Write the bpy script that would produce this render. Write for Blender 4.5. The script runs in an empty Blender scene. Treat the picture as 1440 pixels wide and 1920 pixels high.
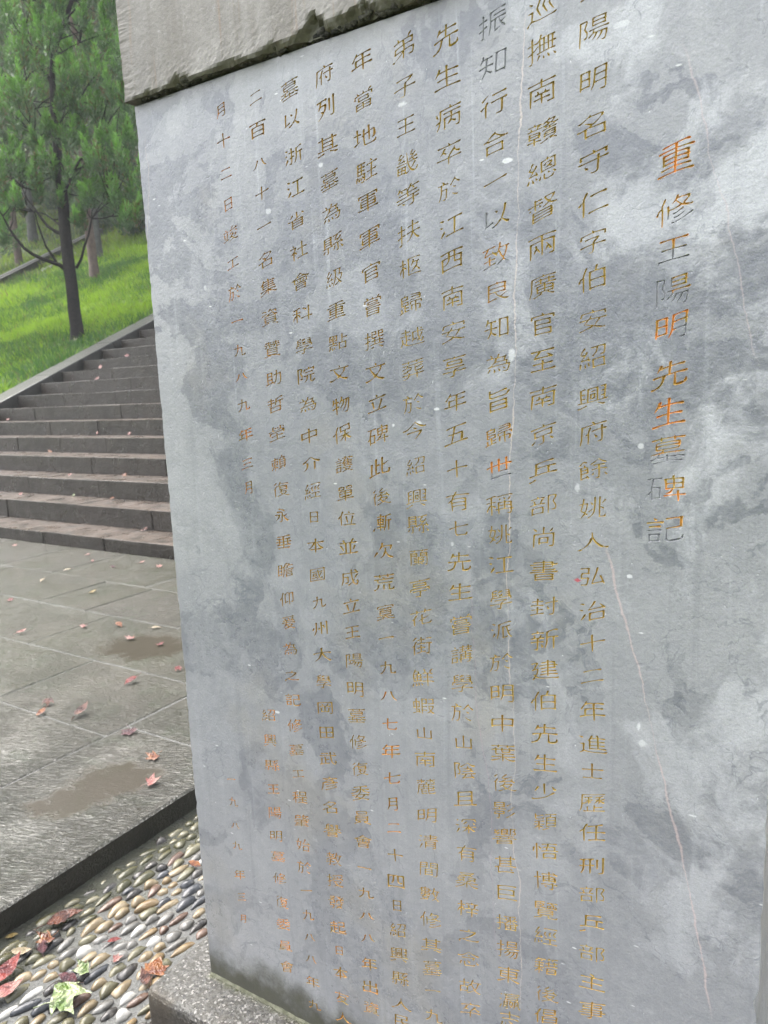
# -*- coding: utf-8 -*-
import bpy, bmesh, math, random
import numpy as np
from mathutils import Vector, Matrix, noise
from mathutils.geometry import delaunay_2d_cdt

# ------------------------------------------------------------------ camera, sky, sun
SC = bpy.context.scene
COL = SC.collection
HC = 1.284                                   # camera height above the cobbles
RR = [[0.84997, 0.52535, -0.03942], [0.05335, -0.16028, -0.98563], [-0.52412, 0.83565, -0.16426]]
FPX = 1380.07                                # focal length in pixels of the 1440 px wide photograph
cam_d = bpy.data.cameras.new('camera')
cam = bpy.data.objects.new('camera', cam_d)
COL.objects.link(cam)
SC.camera = cam
cam_d.sensor_fit = 'HORIZONTAL'
cam_d.sensor_width = 36.0
cam_d.lens = 36.0 * FPX / 1440.0
cam_d.clip_start = 0.05
cam_d.clip_end = 600
cam_d.dof.use_dof = True
cam_d.dof.focus_distance = 1.15
cam_d.dof.aperture_fstop = 14.0
Rm = Matrix((RR[0], [-a for a in RR[1]], [-a for a in RR[2]])).transposed()
cam.matrix_world = Matrix.Translation((0, 0, HC)) @ Rm.to_4x4()

SUN_EL, SUN_AZ = math.radians(66), math.radians(270)      # azimuth clockwise from +Y
world = bpy.data.worlds.new('World')
SC.world = world
world.use_nodes = True
wn = world.node_tree
wn.nodes.clear()
wo = wn.nodes.new('ShaderNodeOutputWorld')
bg = wn.nodes.new('ShaderNodeBackground')
sky = wn.nodes.new('ShaderNodeTexSky')
sky.sky_type = 'NISHITA'
sky.sun_disc = False
sky.sun_elevation = SUN_EL
sky.sun_rotation = SUN_AZ
sky.air_density = 1.0
sky.dust_density = 6.0
sky.ozone_density = 1.0
hs = wn.nodes.new('ShaderNodeHueSaturation')
hs.inputs['Saturation'].default_value = 0.36
wn.links.new(sky.outputs[0], hs.inputs['Color'])
wn.links.new(hs.outputs[0], bg.inputs['Color'])
wn.links.new(bg.outputs[0], wo.inputs['Surface'])
bg.inputs['Strength'].default_value = 0.15

sun_d = bpy.data.lights.new('sun', 'SUN')
sun_d.energy = 0.9
sun_d.angle = math.radians(50)
sun_d.color = (1.0, 0.97, 0.93)
sun = bpy.data.objects.new('sun', sun_d)
COL.objects.link(sun)
sdir = Vector((math.sin(SUN_AZ) * math.cos(SUN_EL), math.cos(SUN_AZ) * math.cos(SUN_EL), math.sin(SUN_EL)))
sun.rotation_euler = sdir.to_track_quat('Z', 'Y').to_euler()

SC.view_settings.view_transform = 'Standard'
SC.view_settings.look = 'None'
SC.view_settings.gamma = 1.0
SC.view_settings.use_curve_mapping = False
SC.view_settings.exposure = 2.75
SC.render.engine = 'CYCLES'
SC.cycles.use_denoising = True
SC.cycles.max_bounces = 6
SC.cycles.transparent_max_bounces = 8

# ------------------------------------------------------------------ measuring helpers
def ray(px, py):
    c = ((px - 720.0) / FPX, (py - 960.0) / FPX, 1.0)
    return Vector([sum(RR[k][i] * c[k] for k in range(3)) for i in range(3)])

def on_z(px, py, z):
    d = ray(px, py)
    return Vector((0, 0, HC)) + d * ((z - HC) / d.z)

def on_y(px, py, y):
    d = ray(px, py)
    return Vector((0, 0, HC)) + d * (y / d.y)

def at(px, py, depth):
    return Vector((0, 0, HC)) + ray(px, py) * depth       # depth along the view axis

D = 0.914                                    # distance of the inscribed face
TZ = 0.084                                   # level of the paved terrace
rnd = random.Random(7)

# ------------------------------------------------------------------ object helpers
def props(o, label=None, cat=None, group=None, kind=None):
    if label: o['label'] = label
    if cat: o['category'] = cat
    if group: o['group'] = group
    if kind: o['kind'] = kind
    return o

def mesh(name, V, F, mats=None, mi=None, smooth=False):
    me = bpy.data.meshes.new(name)
    me.from_pydata([tuple(v) for v in V], [], [tuple(f) for f in F])
    for m in (mats or []):
        me.materials.append(m)
    if mi is not None:
        me.polygons.foreach_set('material_index', mi)
    if smooth:
        me.polygons.foreach_set('use_smooth', [True] * len(me.polygons))
    me.update()
    return me

def link(name, me, parent=None, loc=None, rot=None, scale=None):
    o = bpy.data.objects.new(name, me)
    COL.objects.link(o)
    if parent: o.parent = parent
    if loc is not None: o.location = loc
    if rot is not None: o.rotation_euler = rot
    if scale is not None: o.scale = scale
    return o

def bevel_box(sx, sy, sz, bev, seg=1, jit=0.0, seed=0):
    """box centred in x,y with its top at z=0"""
    bm = bmesh.new()
    bmesh.ops.create_cube(bm, size=1.0)
    for v in bm.verts:
        v.co = Vector((v.co.x * sx, v.co.y * sy, (v.co.z - 0.5) * sz))
    bmesh.ops.bevel(bm, geom=bm.edges[:], offset=bev, segments=seg, profile=0.6, affect='EDGES')
    r = random.Random(seed)
    if jit:
        for v in bm.verts:
            v.co += Vector((r.uniform(-jit, jit), r.uniform(-jit, jit), r.uniform(-jit, jit)))
    V = [v.co.copy() for v in bm.verts]
    F = [[v.index for v in f.verts] for f in bm.faces]
    bm.free()
    return V, F

def fbm(x, y, z=0.0, o=4):
    return noise.fractal(Vector((x, y, z)), 1.0, 2.0, o)

# ------------------------------------------------------------------ material helpers
class Mat:
    def __init__(self, name):
        self.m = bpy.data.materials.new(name)
        self.m.use_nodes = True
        self.nt = self.m.node_tree
        self.b = self.nt.nodes['Principled BSDF']
        self.tc = self.nt.nodes.new('ShaderNodeTexCoord')
        self.geo = None
        self.co = self.tc.outputs['Object']
    def n(self, t, **kw):
        nd = self.nt.nodes.new('ShaderNode' + t)
        for k, v in kw.items(): setattr(nd, k, v)
        return nd
    def set(self, sock, v):
        if isinstance(v, bpy.types.NodeSocket): self.nt.links.new(v, sock)
        elif v is not None: sock.default_value = v
    def math(self, op, a, b=None, c=None, clamp=False):
        nd = self.n('Math', operation=op, use_clamp=clamp)
        self.set(nd.inputs[0], a)
        if b is not None: self.set(nd.inputs[1], b)
        if c is not None: self.set(nd.inputs[2], c)
        return nd.outputs[0]
    def pos(self):
        if not self.geo: self.geo = self.n('NewGeometry')
        return self.geo.outputs['Position']
    def mapping(self, scale=(1, 1, 1), loc=(0, 0, 0), rot=(0, 0, 0), co=None):
        nd = self.n('Mapping')
        self.set(nd.inputs['Vector'], co or self.co)
        nd.inputs['Scale'].default_value = scale
        nd.inputs['Location'].default_value = loc
        nd.inputs['Rotation'].default_value = rot
        return nd.outputs[0]
    def noise(self, scale, detail=4, rough=0.55, dist=0.0, co=None, col=False):
        nd = self.n('TexNoise')
        self.set(nd.inputs['Vector'], co or self.co)
        nd.inputs['Scale'].default_value = scale
        nd.inputs['Detail'].default_value = detail
        nd.inputs['Roughness'].default_value = rough
        nd.inputs['Distortion'].default_value = dist
        return nd.outputs['Color' if col else 'Fac']
    def vor(self, scale, feature='F1', co=None, out='Distance', rnd_=1.0):
        nd = self.n('TexVoronoi', feature=feature)
        self.set(nd.inputs['Vector'], co or self.co)
        nd.inputs['Scale'].default_value = scale
        nd.inputs['Randomness'].default_value = rnd_
        return nd.outputs[out]
    def step(self, v, lo, hi, a=0.0, b=1.0):
        nd = self.n('MapRange', interpolation_type='SMOOTHSTEP')
        self.set(nd.inputs['Value'], v)
        nd.inputs['From Min'].default_value = lo
        nd.inputs['From Max'].default_value = hi
        nd.inputs['To Min'].default_value = a
        nd.inputs['To Max'].default_value = b
        return nd.outputs['Result']
    def mix(self, f, a, b, mode='MIX'):
        nd = self.n('Mix', data_type='RGBA', blend_type=mode)
        self.set(nd.inputs['Factor'], f)
        for s, v in ((nd.inputs['A'], a), (nd.inputs['B'], b)):
            if isinstance(v, tuple) and len(v) == 3: v = v + (1,)
            self.set(s, v)
        return nd.outputs['Result']
    def ramp(self, v, stops):
        nd = self.n('ValToRGB')
        self.set(nd.inputs['Fac'], v)
        el = nd.color_ramp.elements
        while len(el) < len(stops): el.new(0.5)
        for e, (p, c) in zip(el, stops):
            e.position = p
            e.color = tuple(c) + (1,)
        return nd.outputs['Color']
    def bump(self, h, strength=0.5, dist=0.01, nrm=None):
        nd = self.n('Bump')
        nd.inputs['Strength'].default_value = strength
        nd.inputs['Distance'].default_value = dist
        self.set(nd.inputs['Height'], h)
        if nrm is not None: self.set(nd.inputs['Normal'], nrm)
        return nd.outputs[0]
    def sep(self, v=None):
        nd = self.n('SeparateXYZ')
        self.set(nd.inputs[0], v or self.co)
        return nd.outputs
    def done(self, col=None, rough=None, nrm=None, wet=0.55, **kw):
        col = self.mix(1.0, col, (wet, wet, wet), 'MULTIPLY')      # rain-darkened stone and leaf
        self.set(self.b.inputs['Base Color'], col)
        self.wet = col
        self.set(self.b.inputs['Roughness'], rough)
        if nrm is not None: self.set(self.b.inputs['Normal'], nrm)
        for k, v in kw.items(): self.set(self.b.inputs[k.replace('_', ' ')], v)
        return self.m

def mat_slab():
    m = Mat('grey_slab_stone')
    x, y, z = m.sep(m.pos())
    P = m.pos()
    warp = m.noise(7, 4, 0.6, co=P, col=True)
    vm = m.n('VectorMath', operation='MULTIPLY_ADD')
    m.set(vm.inputs[0], warp); vm.inputs[1].default_value = (.12, .12, .12); m.set(vm.inputs[2], P)
    W = vm.outputs[0]
    a = m.noise(3.1, 7, 0.58, 0.7, co=W)
    b = m.noise(8.5, 6, 0.62, 0.9, co=W)
    patch = m.step(m.math('ADD', a, m.math('MULTIPLY_ADD', m.noise(28, 6, 0.75, co=P), 0.13, -0.065)), 0.478, 0.492)
    patch2 = m.step(m.math('ADD', b, m.math('MULTIPLY_ADD', m.noise(40, 6, 0.75, co=P), 0.13, -0.065)), 0.520, 0.534)
    base = m.mix(patch, (0.120, 0.127, 0.144), (0.236, 0.242, 0.251))
    base = m.mix(m.math('MULTIPLY', patch2, 0.42), base, (0.30, 0.305, 0.312))
    # paler and more even stone towards the foot, darker band near the top
    foot = m.step(m.math('ADD', z, m.math('MULTIPLY', a, 0.9)), 0.6, 1.5)
    base = m.mix(m.math('MULTIPLY', m.math('SUBTRACT', 1.0, foot), 0.5), base, (0.275, 0.278, 0.280))
    cloud = m.noise(1.4, 3, 0.5, co=P)
    base = m.mix(m.step(cloud, 0.40, 0.65, 0, 0.45), base, (0.142, 0.150, 0.168))
    # broad darker area over the upper middle of the slab
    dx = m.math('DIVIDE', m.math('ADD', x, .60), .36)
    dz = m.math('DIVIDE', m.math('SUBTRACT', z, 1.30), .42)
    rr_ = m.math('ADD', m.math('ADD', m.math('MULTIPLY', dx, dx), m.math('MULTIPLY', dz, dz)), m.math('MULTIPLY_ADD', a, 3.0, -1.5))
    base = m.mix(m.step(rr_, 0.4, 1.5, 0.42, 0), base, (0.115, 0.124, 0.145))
    cl = m.noise(5.0, 7, 0.68, 0.4, co=W)  # white clouding, raised towards the top right to paint in the sky's sheen
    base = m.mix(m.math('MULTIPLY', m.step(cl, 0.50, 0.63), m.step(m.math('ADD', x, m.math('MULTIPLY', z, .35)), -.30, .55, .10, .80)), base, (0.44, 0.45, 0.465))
    # mottling, brownish bloom, streaks running down
    fine = m.noise(60, 5, 0.7, co=P)
    base = m.mix(m.step(fine, 0.35, 0.75, 0.0, 0.25), base, (0.34, 0.345, 0.34))
    base = m.mix(m.step(m.noise(34, 4, 0.6, 1.5, co=P), 0.58, 0.75, 0, 0.3), base, (0.12, 0.13, 0.15))
    bloom = m.step(m.noise(4.3, 4, 0.6, co=m.mapping(loc=(3, 1, 5), co=P)), 0.55, 0.72, 0, 0.35)
    base = m.mix(bloom, base, (0.25, 0.235, 0.20))
    st = m.noise(1.0, 5, 0.6, co=m.mapping(scale=(70, 1, 2.2), co=P))
    topw = m.step(z, 1.15, 1.75)
    base = m.mix(m.math('MULTIPLY', m.step(st, 0.56, 0.72), m.math('MULTIPLY_ADD', topw, 0.30, 0.16)), base, (0.42, 0.44, 0.46))
    st3 = m.noise(1.0, 5, 0.7, co=m.mapping(scale=(45, 1, 1.1), loc=(7, 0, 2), co=P))
    base = m.mix(m.step(st3, 0.52, 0.70, 0, 0.26), base, (0.125, 0.132, 0.148))
    grain = m.noise(420, 3, 0.8, co=P)
    base = m.mix(m.step(grain, 0.35, 0.7, 0, 0.28), base, (0.11, 0.115, 0.125))
    # thin dark wandering lines
    ln = m.math('ABSOLUTE', m.math('SUBTRACT', m.noise(3.3, 6, 0.6, 1.2, co=W), 0.5))
    base = m.mix(m.math('MULTIPLY', m.step(ln, 0.0, 0.006, 1, 0), 0.45), base, (0.09, 0.10, 0.12))
    # white and dark specks
    SPc = m.mapping(scale=(1, 1, .6), rot=(0, .5, 0), co=W)
    sp = m.vor(95, co=SPc)
    rs = m.vor(95, co=SPc, out='Color')
    rx = m.sep(rs)
    base = m.mix(m.math('MULTIPLY', m.step(m.math('ADD', sp, m.math('MULTIPLY', m.noise(300, 3, 0.7, co=P), .12)), 0.09, 0.15, 1, 0), m.step(rx[0], 0.80, 0.83, 0, .75)), base, (0.52, 0.53, 0.53))
    sp2 = m.vor(120, co=m.mapping(loc=(5, 5, 5), co=P))
    r2 = m.sep(m.vor(120, co=m.mapping(loc=(5, 5, 5), co=P), out='Color'))
    base = m.mix(m.math('MULTIPLY', m.step(sp2, 0.10, 0.2, 1, 0), m.step(r2[1], 0.88, 0.9)), base, (0.06, 0.065, 0.075))
    sc = m.vor(26, co=m.mapping(scale=(1, 1, 3.2), rot=(0, 0.25, 0), co=P))
    r3 = m.sep(m.vor(26, co=m.mapping(scale=(1, 1, 3.2), rot=(0, 0.25, 0), co=P), out='Color'))
    base = m.mix(m.math('MULTIPLY', m.step(sc, 0.05, 0.12, 1, 0), m.step(r3[0], 0.86, 0.9, 0, 0.8)), base, (0.55, 0.56, 0.55))
    # veins in the stone: (pixel path, colour, half width)
    def vein(path, colr, w, amt):
        nonlocal base
        Q = [on_y(px, py, D) for px, py in path]
        Q.sort(key=lambda q: q.z)
        z0, z1 = Q[0].z, Q[-1].z
        x0 = min(q.x for q in Q) - .02; x1 = max(q.x for q in Q) + .02
        fc = m.n('FloatCurve')
        t = m.math('DIVIDE', m.math('SUBTRACT', z, z0), z1 - z0)
        m.set(fc.inputs['Value'], t)
        cu = fc.mapping.curves[0]
        for q in Q[1:-1]:
            cu.points.new((q.z - z0) / (z1 - z0), (q.x - x0) / (x1 - x0))
        cu.points[0].location = (0, (Q[0].x - x0) / (x1 - x0))
        cu.points[-1].location = (1, (Q[-1].x - x0) / (x1 - x0))
        fc.mapping.update()
        cx = m.math('MULTIPLY_ADD', fc.outputs[0], x1 - x0, x0)
        wob = m.math('ADD', m.math('MULTIPLY_ADD', m.noise(14, 5, 0.6, co=P), 0.018, -0.009), m.math('MULTIPLY_ADD', m.noise(70, 4, 0.7, co=P), 0.005, -0.0025))
        d = m.math('ABSOLUTE', m.math('SUBTRACT', m.math('ADD', x, wob), cx))
        wn_ = m.math('MULTIPLY', m.step(m.noise(9, 3, co=m.mapping(loc=(w * 999, 0, 0), co=P)), 0.3, 0.7, 0.2, 1.15), w)
        mk = m.math('SUBTRACT', 1.0, m.math('DIVIDE', d, wn_), clamp=True)
        inr = m.math('MULTIPLY', m.step(z, z0, z0 + .05), m.step(z, z1 - .05, z1, 1, 0))
        base = m.mix(m.math('MULTIPLY', m.math('MULTIPLY', m.step(mk, 0, 0.8), inr), amt * .62), base, colr)
    vein([(985, 0), (972, 300), (966, 560), (962, 800), (953, 1050), (953, 1200), (966, 1400), (960, 1500), (975, 1700), (975, 1920)], (0.50, 0.42, 0.37), 0.0016, 0.8)
    vein([(1130, 1000), (1152, 1090), (1185, 1210), (1210, 1300), (1232, 1420), (1255, 1500), (1285, 1640), (1310, 1750), (1332, 1920)], (0.47, 0.36, 0.34), 0.0022, 0.75)
    vein([(1280, 60), (1300, 130), (1330, 270), (1355, 370), (1378, 470), (1400, 580), (1425, 700)], (0.42, 0.34, 0.33), 0.002, 0.6)
    vein([(880, 1000), (892, 1300), (918, 1500), (925, 1700), (945, 1850)], (0.33, 0.22, 0.26), 0.0009, 0.6)
    vein([(270, 230), (278, 330), (276, 430), (284, 560)], (0.45, 0.34, 0.25), 0.0012, 0.45)
    # white flakes of lichen and chips
    for px, py, rx_, rz_, am in ((785, 793, .0065, .0045, .9), (818, 767, .005, .0025, .8), (737, 798, .004, .004, .7), (503, 396, .007, .005, .6), (951, 301, .008, .003, .9),
                             (1083, 915, .0045, .006, .5), (601, 310, .005, .004, .7), (1202, 836, .0045, .004, .6), (1372, 712, .009, .006, .3), (1257, 926, .003, .006, .7),
                             (1198, 1363, .004, .007, .9), (1181, 1081, .004, .003, .8), (1205, 1395, .008, .006, .5), (848, 1020, .003, .004, .5), (1300, 1530, .008, .002, .7),
                             (385, 540, .004, .005, .4), (520, 1335, .006, .003, .8), (1165, 45, .012, .004, .5), (755, 195, .008, .004, .6), (960, 665, .006, .009, .6)):
        q = on_y(px, py, D)
        dx = m.math('DIVIDE', m.math('SUBTRACT', x, q.x), rx_)
        dz = m.math('DIVIDE', m.math('SUBTRACT', z, q.z), rz_)
        r_ = m.math('ADD', m.math('MULTIPLY', dx, dx), m.math('MULTIPLY', dz, dz))
        r_ = m.math('ADD', r_, m.math('MULTIPLY_ADD', fine, 3.4, -1.5))
        base = m.mix(m.math('MULTIPLY', m.step(r_, 0.45, 1.1, .85, 0), am), base, (0.56, 0.57, 0.57))
    q = on_y(1083, 1088, D)
    r_ = m.math('ADD', m.math('ABSOLUTE', m.math('SUBTRACT', x, q.x)), m.math('MULTIPLY', m.math('ABSOLUTE', m.math('SUBTRACT', z, q.z)), 1.8))
    base = m.mix(m.step(m.math('ADD', r_, m.math('MULTIPLY', fine, .006)), .006, .010, .8, 0), base, (0.36, 0.03, 0.05))
    # moss and damp at the foot
    mn = m.noise(16, 5, 0.65, co=P)
    hgt = m.math('SUBTRACT', z, m.math('MULTIPLY_ADD', mn, 0.14, 0.110))
    moss = m.step(hgt, -0.035, 0.05, 1, 0)
    base = m.mix(m.math('MULTIPLY', moss, 0.93), base, m.mix(m.noise(40, 3, co=P), (0.012, 0.012, 0.004), (0.040, 0.038, 0.014)))
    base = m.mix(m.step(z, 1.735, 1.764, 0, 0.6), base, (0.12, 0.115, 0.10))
    rg = m.math('ADD', m.math('ADD', m.step(a, 0.4, 0.6, 0.22, 0.32), m.math('MULTIPLY', fine, 0.12)), m.math('MULTIPLY', moss, 0.5))
    h = m.math('ADD', m.math('MULTIPLY', fine, 0.6), m.math('MULTIPLY', m.noise(240, 3, 0.6, co=P), 0.4))
    h = m.math('ADD', h, m.math('MULTIPLY', m.step(sp, 0.08, 0.2), 0.25))
    nr = m.bump(h, 0.22, 0.004)
    nr = m.bump(m.noise(9, 4, 0.5, co=P), 0.12, 0.02, nr)
    return m.done(base, rg, nr, wet=0.78, Specular_IOR_Level=0.6)

def mat_paint():
    """carved strokes: gilding that has partly worn away to bare stone"""
    m = Mat('worn_gold_paint')
    P = m.pos()
    at_ = m.n('Attribute', attribute_name='paint')
    r, g, b = m.sep(at_.outputs['Vector'])
    n1 = m.noise(22, 4, 0.6, co=P)
    n2 = m.noise(120, 4, 0.7, co=P)
    col = m.mix(m.step(n1, 0.35, 0.65), (0.30, 0.215, 0.045), (0.46, 0.340, 0.085))
    col = m.mix(m.step(n2, 0.4, 0.7, 0, 0.5), col, (0.13, 0.10, 0.03))
    col = m.mix(b, col, (0.20, 0.125, 0.020))
    col = m.mix(m.math('MULTIPLY', g, m.step(m.noise(45, 3, co=P), 0.35, 0.6)), col, (0.62, 0.23, 0.04))
    wear = m.math('ADD', r, m.math('MULTIPLY_ADD', m.noise(30, 5, 0.65, co=P), 1.0, -0.5))
    col = m.mix(m.step(wear, 0.25, 0.45), (0.24, 0.245, 0.255), col)
    nr = m.bump(n2, 0.4, 0.002)
    return m.done(col, 0.48, nr, wet=0.8, Specular_IOR_Level=0.3)

def mat_cap():
    m = Mat('weathered_cap_stone')
    P = m.pos()
    x, y, z = m.sep(P)
    st = m.noise(1.0, 6, 0.65, co=m.mapping(scale=(26, 26, 2.0), co=P))
    a = m.noise(6, 6, 0.65, co=P)
    col = m.mix(m.step(a, 0.3, 0.7), (0.155, 0.142, 0.120), (0.27, 0.255, 0.228))
    col = m.mix(m.step(st, 0.40, 0.64, 0, 0.9), col, (0.14, 0.125, 0.098))
    st2 = m.noise(1.0, 4, 0.6, co=m.mapping(scale=(60, 60, 3.0), loc=(4, 0, 0), co=P))
    col = m.mix(m.step(st2, 0.58, 0.68, 0, 0.6), col, (0.20, 0.13, 0.075))
    col = m.mix(m.step(m.noise(50, 4, 0.7, co=P), 0.55, 0.75, 0, 0.4), col, (0.45, 0.44, 0.42))
    bl = m.step(m.noise(9, 3, 0.5, co=m.mapping(loc=(1, 2, 7), co=P)), 0.64, 0.74, 0, 0.7)
    col = m.mix(bl, col, (0.14, 0.13, 0.115))
    at_ = m.n('Attribute', attribute_name='moss')
    ms = m.math('MULTIPLY', at_.outputs['Fac'], m.step(m.noise(40, 4, 0.6, co=P), 0.25, 0.5))
    col = m.mix(ms, col, m.mix(m.noise(70, 4, 0.7, co=P), (0.03, 0.034, 0.014), (0.14, 0.125, 0.075)))
    ch = m.noise(1.0, 2, 0.5, co=m.mapping(scale=(25, 25, 140), rot=(0, 0.5, 0), co=P))
    edge = m.step(x, -1.035, -0.985, 1, 0)
    h = m.math('ADD', m.math('MULTIPLY', m.noise(75, 5, 0.7, co=P), 0.7), m.math('MULTIPLY', m.math('MULTIPLY', ch, edge), 1.2))
    nr = m.bump(h, 0.4, 0.004)
    return m.done(col, 0.58, nr)

def mat_plinth():
    m = Mat('wet_granite')
    P = m.pos()
    v = m.vor(260, co=P, out='Color')
    c = m.sep(v)
    col = m.mix(m.step(c[0], 0.2, 0.9), (0.055, 0.052, 0.043), (0.125, 0.122, 0.112))
    col = m.mix(m.step(c[1], 0.85, 0.95, 0, 0.8), col, (0.32, 0.31, 0.29))
    col = m.mix(m.step(c[2], 0.84, 0.9, 0, 0.8), col, (0.03, 0.03, 0.032))
    col = m.mix(m.step(m.noise(6, 4, 0.6, co=P), 0.45, 0.65, 0, 0.65), col, (0.085, 0.065, 0.04))
    x, y, z = m.sep(P)
    col = m.mix(m.math('MULTIPLY', m.step(z, 0.09, 0.125, 1, 0), 0.7), col, (0.035, 0.027, 0.018))
    at_ = m.math('MULTIPLY', m.step(m.math('ADD', y, m.math('MULTIPLY', m.noise(30, 4, co=P), 0.03)), 0.912, 0.93), m.step(x, -1.04, -1.025))
    col = m.mix(m.math('MULTIPLY', at_, 0.8), col, (0.10, 0.11, 0.05))
    h = m.math('ADD', m.noise(170, 4, 0.7, co=P), m.math('MULTIPLY', m.noise(40, 3, co=P), 0.8))
    nr = m.bump(h, 0.9, 0.006)
    rg = m.step(m.noise(20, 3, co=P), 0.35, 0.65, 0.10, 0.24)
    return m.done(col, rg, nr, Specular_IOR_Level=0.5)

def mat_paving():
    m = Mat('wet_paving_stone')
    P = m.pos()
    oi = m.n('ObjectInfo')
    a = m.noise(3.2, 5, 0.6, co=P)
    col = m.mix(m.step(a, 0.35, 0.65), (0.040, 0.041, 0.018), (0.066, 0.062, 0.038))
    col = m.mix(m.step(oi.outputs['Random'], 0, 1, 0, 0.45), col, (0.066, 0.058, 0.046))
    col = m.mix(m.step(m.noise(8, 5, 0.6, 0.5, co=P), 0.50, 0.7, 0, 0.6), col, (0.038, 0.050, 0.018))
    col = m.mix(m.step(m.noise(90, 4, 0.7, co=P), 0.5, 0.8, 0, 0.5), col, (0.13, 0.125, 0.11))
    # two shallow hollows where silt has settled
    x, y, z = m.sep(P)
    hol = None
    wv = m.math('MULTIPLY_ADD', m.noise(11, 6, 0.7, co=P), 2.6, -1.3)
    for px, py, rx_, ry_, an in ((215, 1462, .17, .13, 0.75), (140, 1500, .15, .10, 0.9), (275, 1212, .26, .19, 0.2)):
        q = on_z(px, py, TZ)
        dx, dy = m.math('SUBTRACT', x, q.x), m.math('SUBTRACT', y, q.y)
        ca, sa = math.cos(an), math.sin(an)
        u = m.math('DIVIDE', m.math('ADD', m.math('MULTIPLY', dx, ca), m.math('MULTIPLY', dy, sa)), rx_)
        v = m.math('DIVIDE', m.math('SUBTRACT', m.math('MULTIPLY', dy, ca), m.math('MULTIPLY', dx, sa)), ry_)
        r_ = m.math('ADD', m.math('ADD', m.math('MULTIPLY', u, u), m.math('MULTIPLY', v, v)), wv)
        k = m.step(r_, 0.35, 1.2, 1, 0)
        hol = k if hol is None else m.math('MAXIMUM', hol, k)
    col = m.mix(m.math('MULTIPLY', hol, 0.65), col, m.mix(m.noise(60, 4, 0.7, co=P), (0.050, 0.039, 0.028), (0.085, 0.068, 0.050)))
    # hand-chiselled relief under a film of rain
    rot = m.mapping(scale=(32, 92, 60), co=m.mapping(rot=(0, 0, -0.42), co=P))
    ch = m.noise(1.0, 5, 0.62, 1.2, co=rot)
    ch2 = m.noise(75, 4, 0.65, 0.8, co=P)
    pool = m.step(m.noise(2.6, 4, 0.6, co=m.mapping(loc=(2, 7, 0), co=P)), 0.38, 0.58)
    h = m.math('ADD', m.step(ch, 0.32, 0.68), m.math('MULTIPLY', ch2, 0.7))
    near = m.math('MULTIPLY', m.math('MULTIPLY_ADD', pool, 0.5, 0.5), m.step(m.math('ADD', y, m.math('MULTIPLY', x, -0.35)), 1.5, 3.2, 0.25, 0.14))
    h = m.math('MULTIPLY', h, m.math('MULTIPLY', near, m.math('SUBTRACT', 1.0, m.math('MULTIPLY', hol, 0.93))))
    nr = m.bump(h, 1.0, 0.022)
    rg = m.math('ADD', m.math('MULTIPLY', hol, 0.35), 0.06)
    return m.done(col, 0.5, nr, wet=0.34, Specular_IOR_Level=0.06, Coat_Weight=m.math('MULTIPLY', m.math('SUBTRACT', 1.0, m.math('MULTIPLY', hol, 0.8)), m.step(m.math('ADD', y, m.math('MULTIPLY', x, -0.35)), 1.7, 2.9, 1.0, 0.5)), Coat_Roughness=rg, Coat_IOR=1.6, Coat_Normal=nr)

def mat_kerb_face():
    m = Mat('wet_shaded_kerb_stone')
    P = m.pos()
    a = m.noise(14, 5, 0.65, co=P)
    col = m.mix(m.step(a, 0.35, 0.65), (0.016, 0.016, 0.011), (0.034, 0.032, 0.024))  # dark upright faces, with their shade put into the stone colour
    nr = m.bump(m.noise(70, 5, 0.7, co=P), 0.7, 0.008)
    return m.done(col, 0.4, nr)

def mat_step():
    m = Mat('wet_step_stone')
    P = m.pos()
    x, y, z = m.sep(P)
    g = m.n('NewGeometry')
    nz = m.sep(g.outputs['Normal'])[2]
    a = m.noise(3.5, 6, 0.65, co=P)
    oi = m.n('ObjectInfo')
    col = m.mix(m.step(a, 0.35, 0.65), (0.034, 0.029, 0.023), (0.058, 0.050, 0.040))
    col = m.mix(m.step(oi.outputs['Random'], 0, 1, 0, 0.5), col, (0.060, 0.049, 0.042))
    col = m.mix(m.step(m.noise(11, 5, 0.7, co=P), 0.5, 0.75, 0, 0.6), col, (0.034, 0.036, 0.026))
    col = m.mix(m.step(m.noise(1.0, 4, 0.6, co=m.mapping(scale=(14, 14, 2), co=P)), 0.55, 0.75, 0, 0.4), col, (0.045, 0.042, 0.034))
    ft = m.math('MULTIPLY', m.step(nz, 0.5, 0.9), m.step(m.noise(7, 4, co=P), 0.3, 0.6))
    col = m.mix(m.math('MULTIPLY', ft, 0.75), col, (0.115, 0.088, 0.070))  # treads lighter than risers: overhead light painted in with their reddish tone
    nr = m.bump(m.math('ADD', m.noise(45, 5, 0.7, co=P), m.noise(9, 3, co=P)), 0.6, 0.012)
    rg = m.step(m.noise(6, 4, co=P), 0.35, 0.65, 0.25, 0.5)
    return m.done(col, rg, nr, wet=.5, Specular_IOR_Level=0.25)

def mat_border():
    m = Mat('wet_border_stone')
    P = m.pos()
    col = m.mix(m.noise(5, 5, 0.6, co=P), (0.065, 0.064, 0.058), (0.125, 0.124, 0.118))
    col = m.mix(m.step(m.noise(40, 4, 0.7, co=P), 0.5, 0.8, 0, 0.4), col, (0.1, 0.1, 0.085))
    nr = m.bump(m.noise(60, 4, 0.7, co=P), 0.5, 0.008)
    return m.done(col, 0.3, nr, Specular_IOR_Level=0.35)

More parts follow.
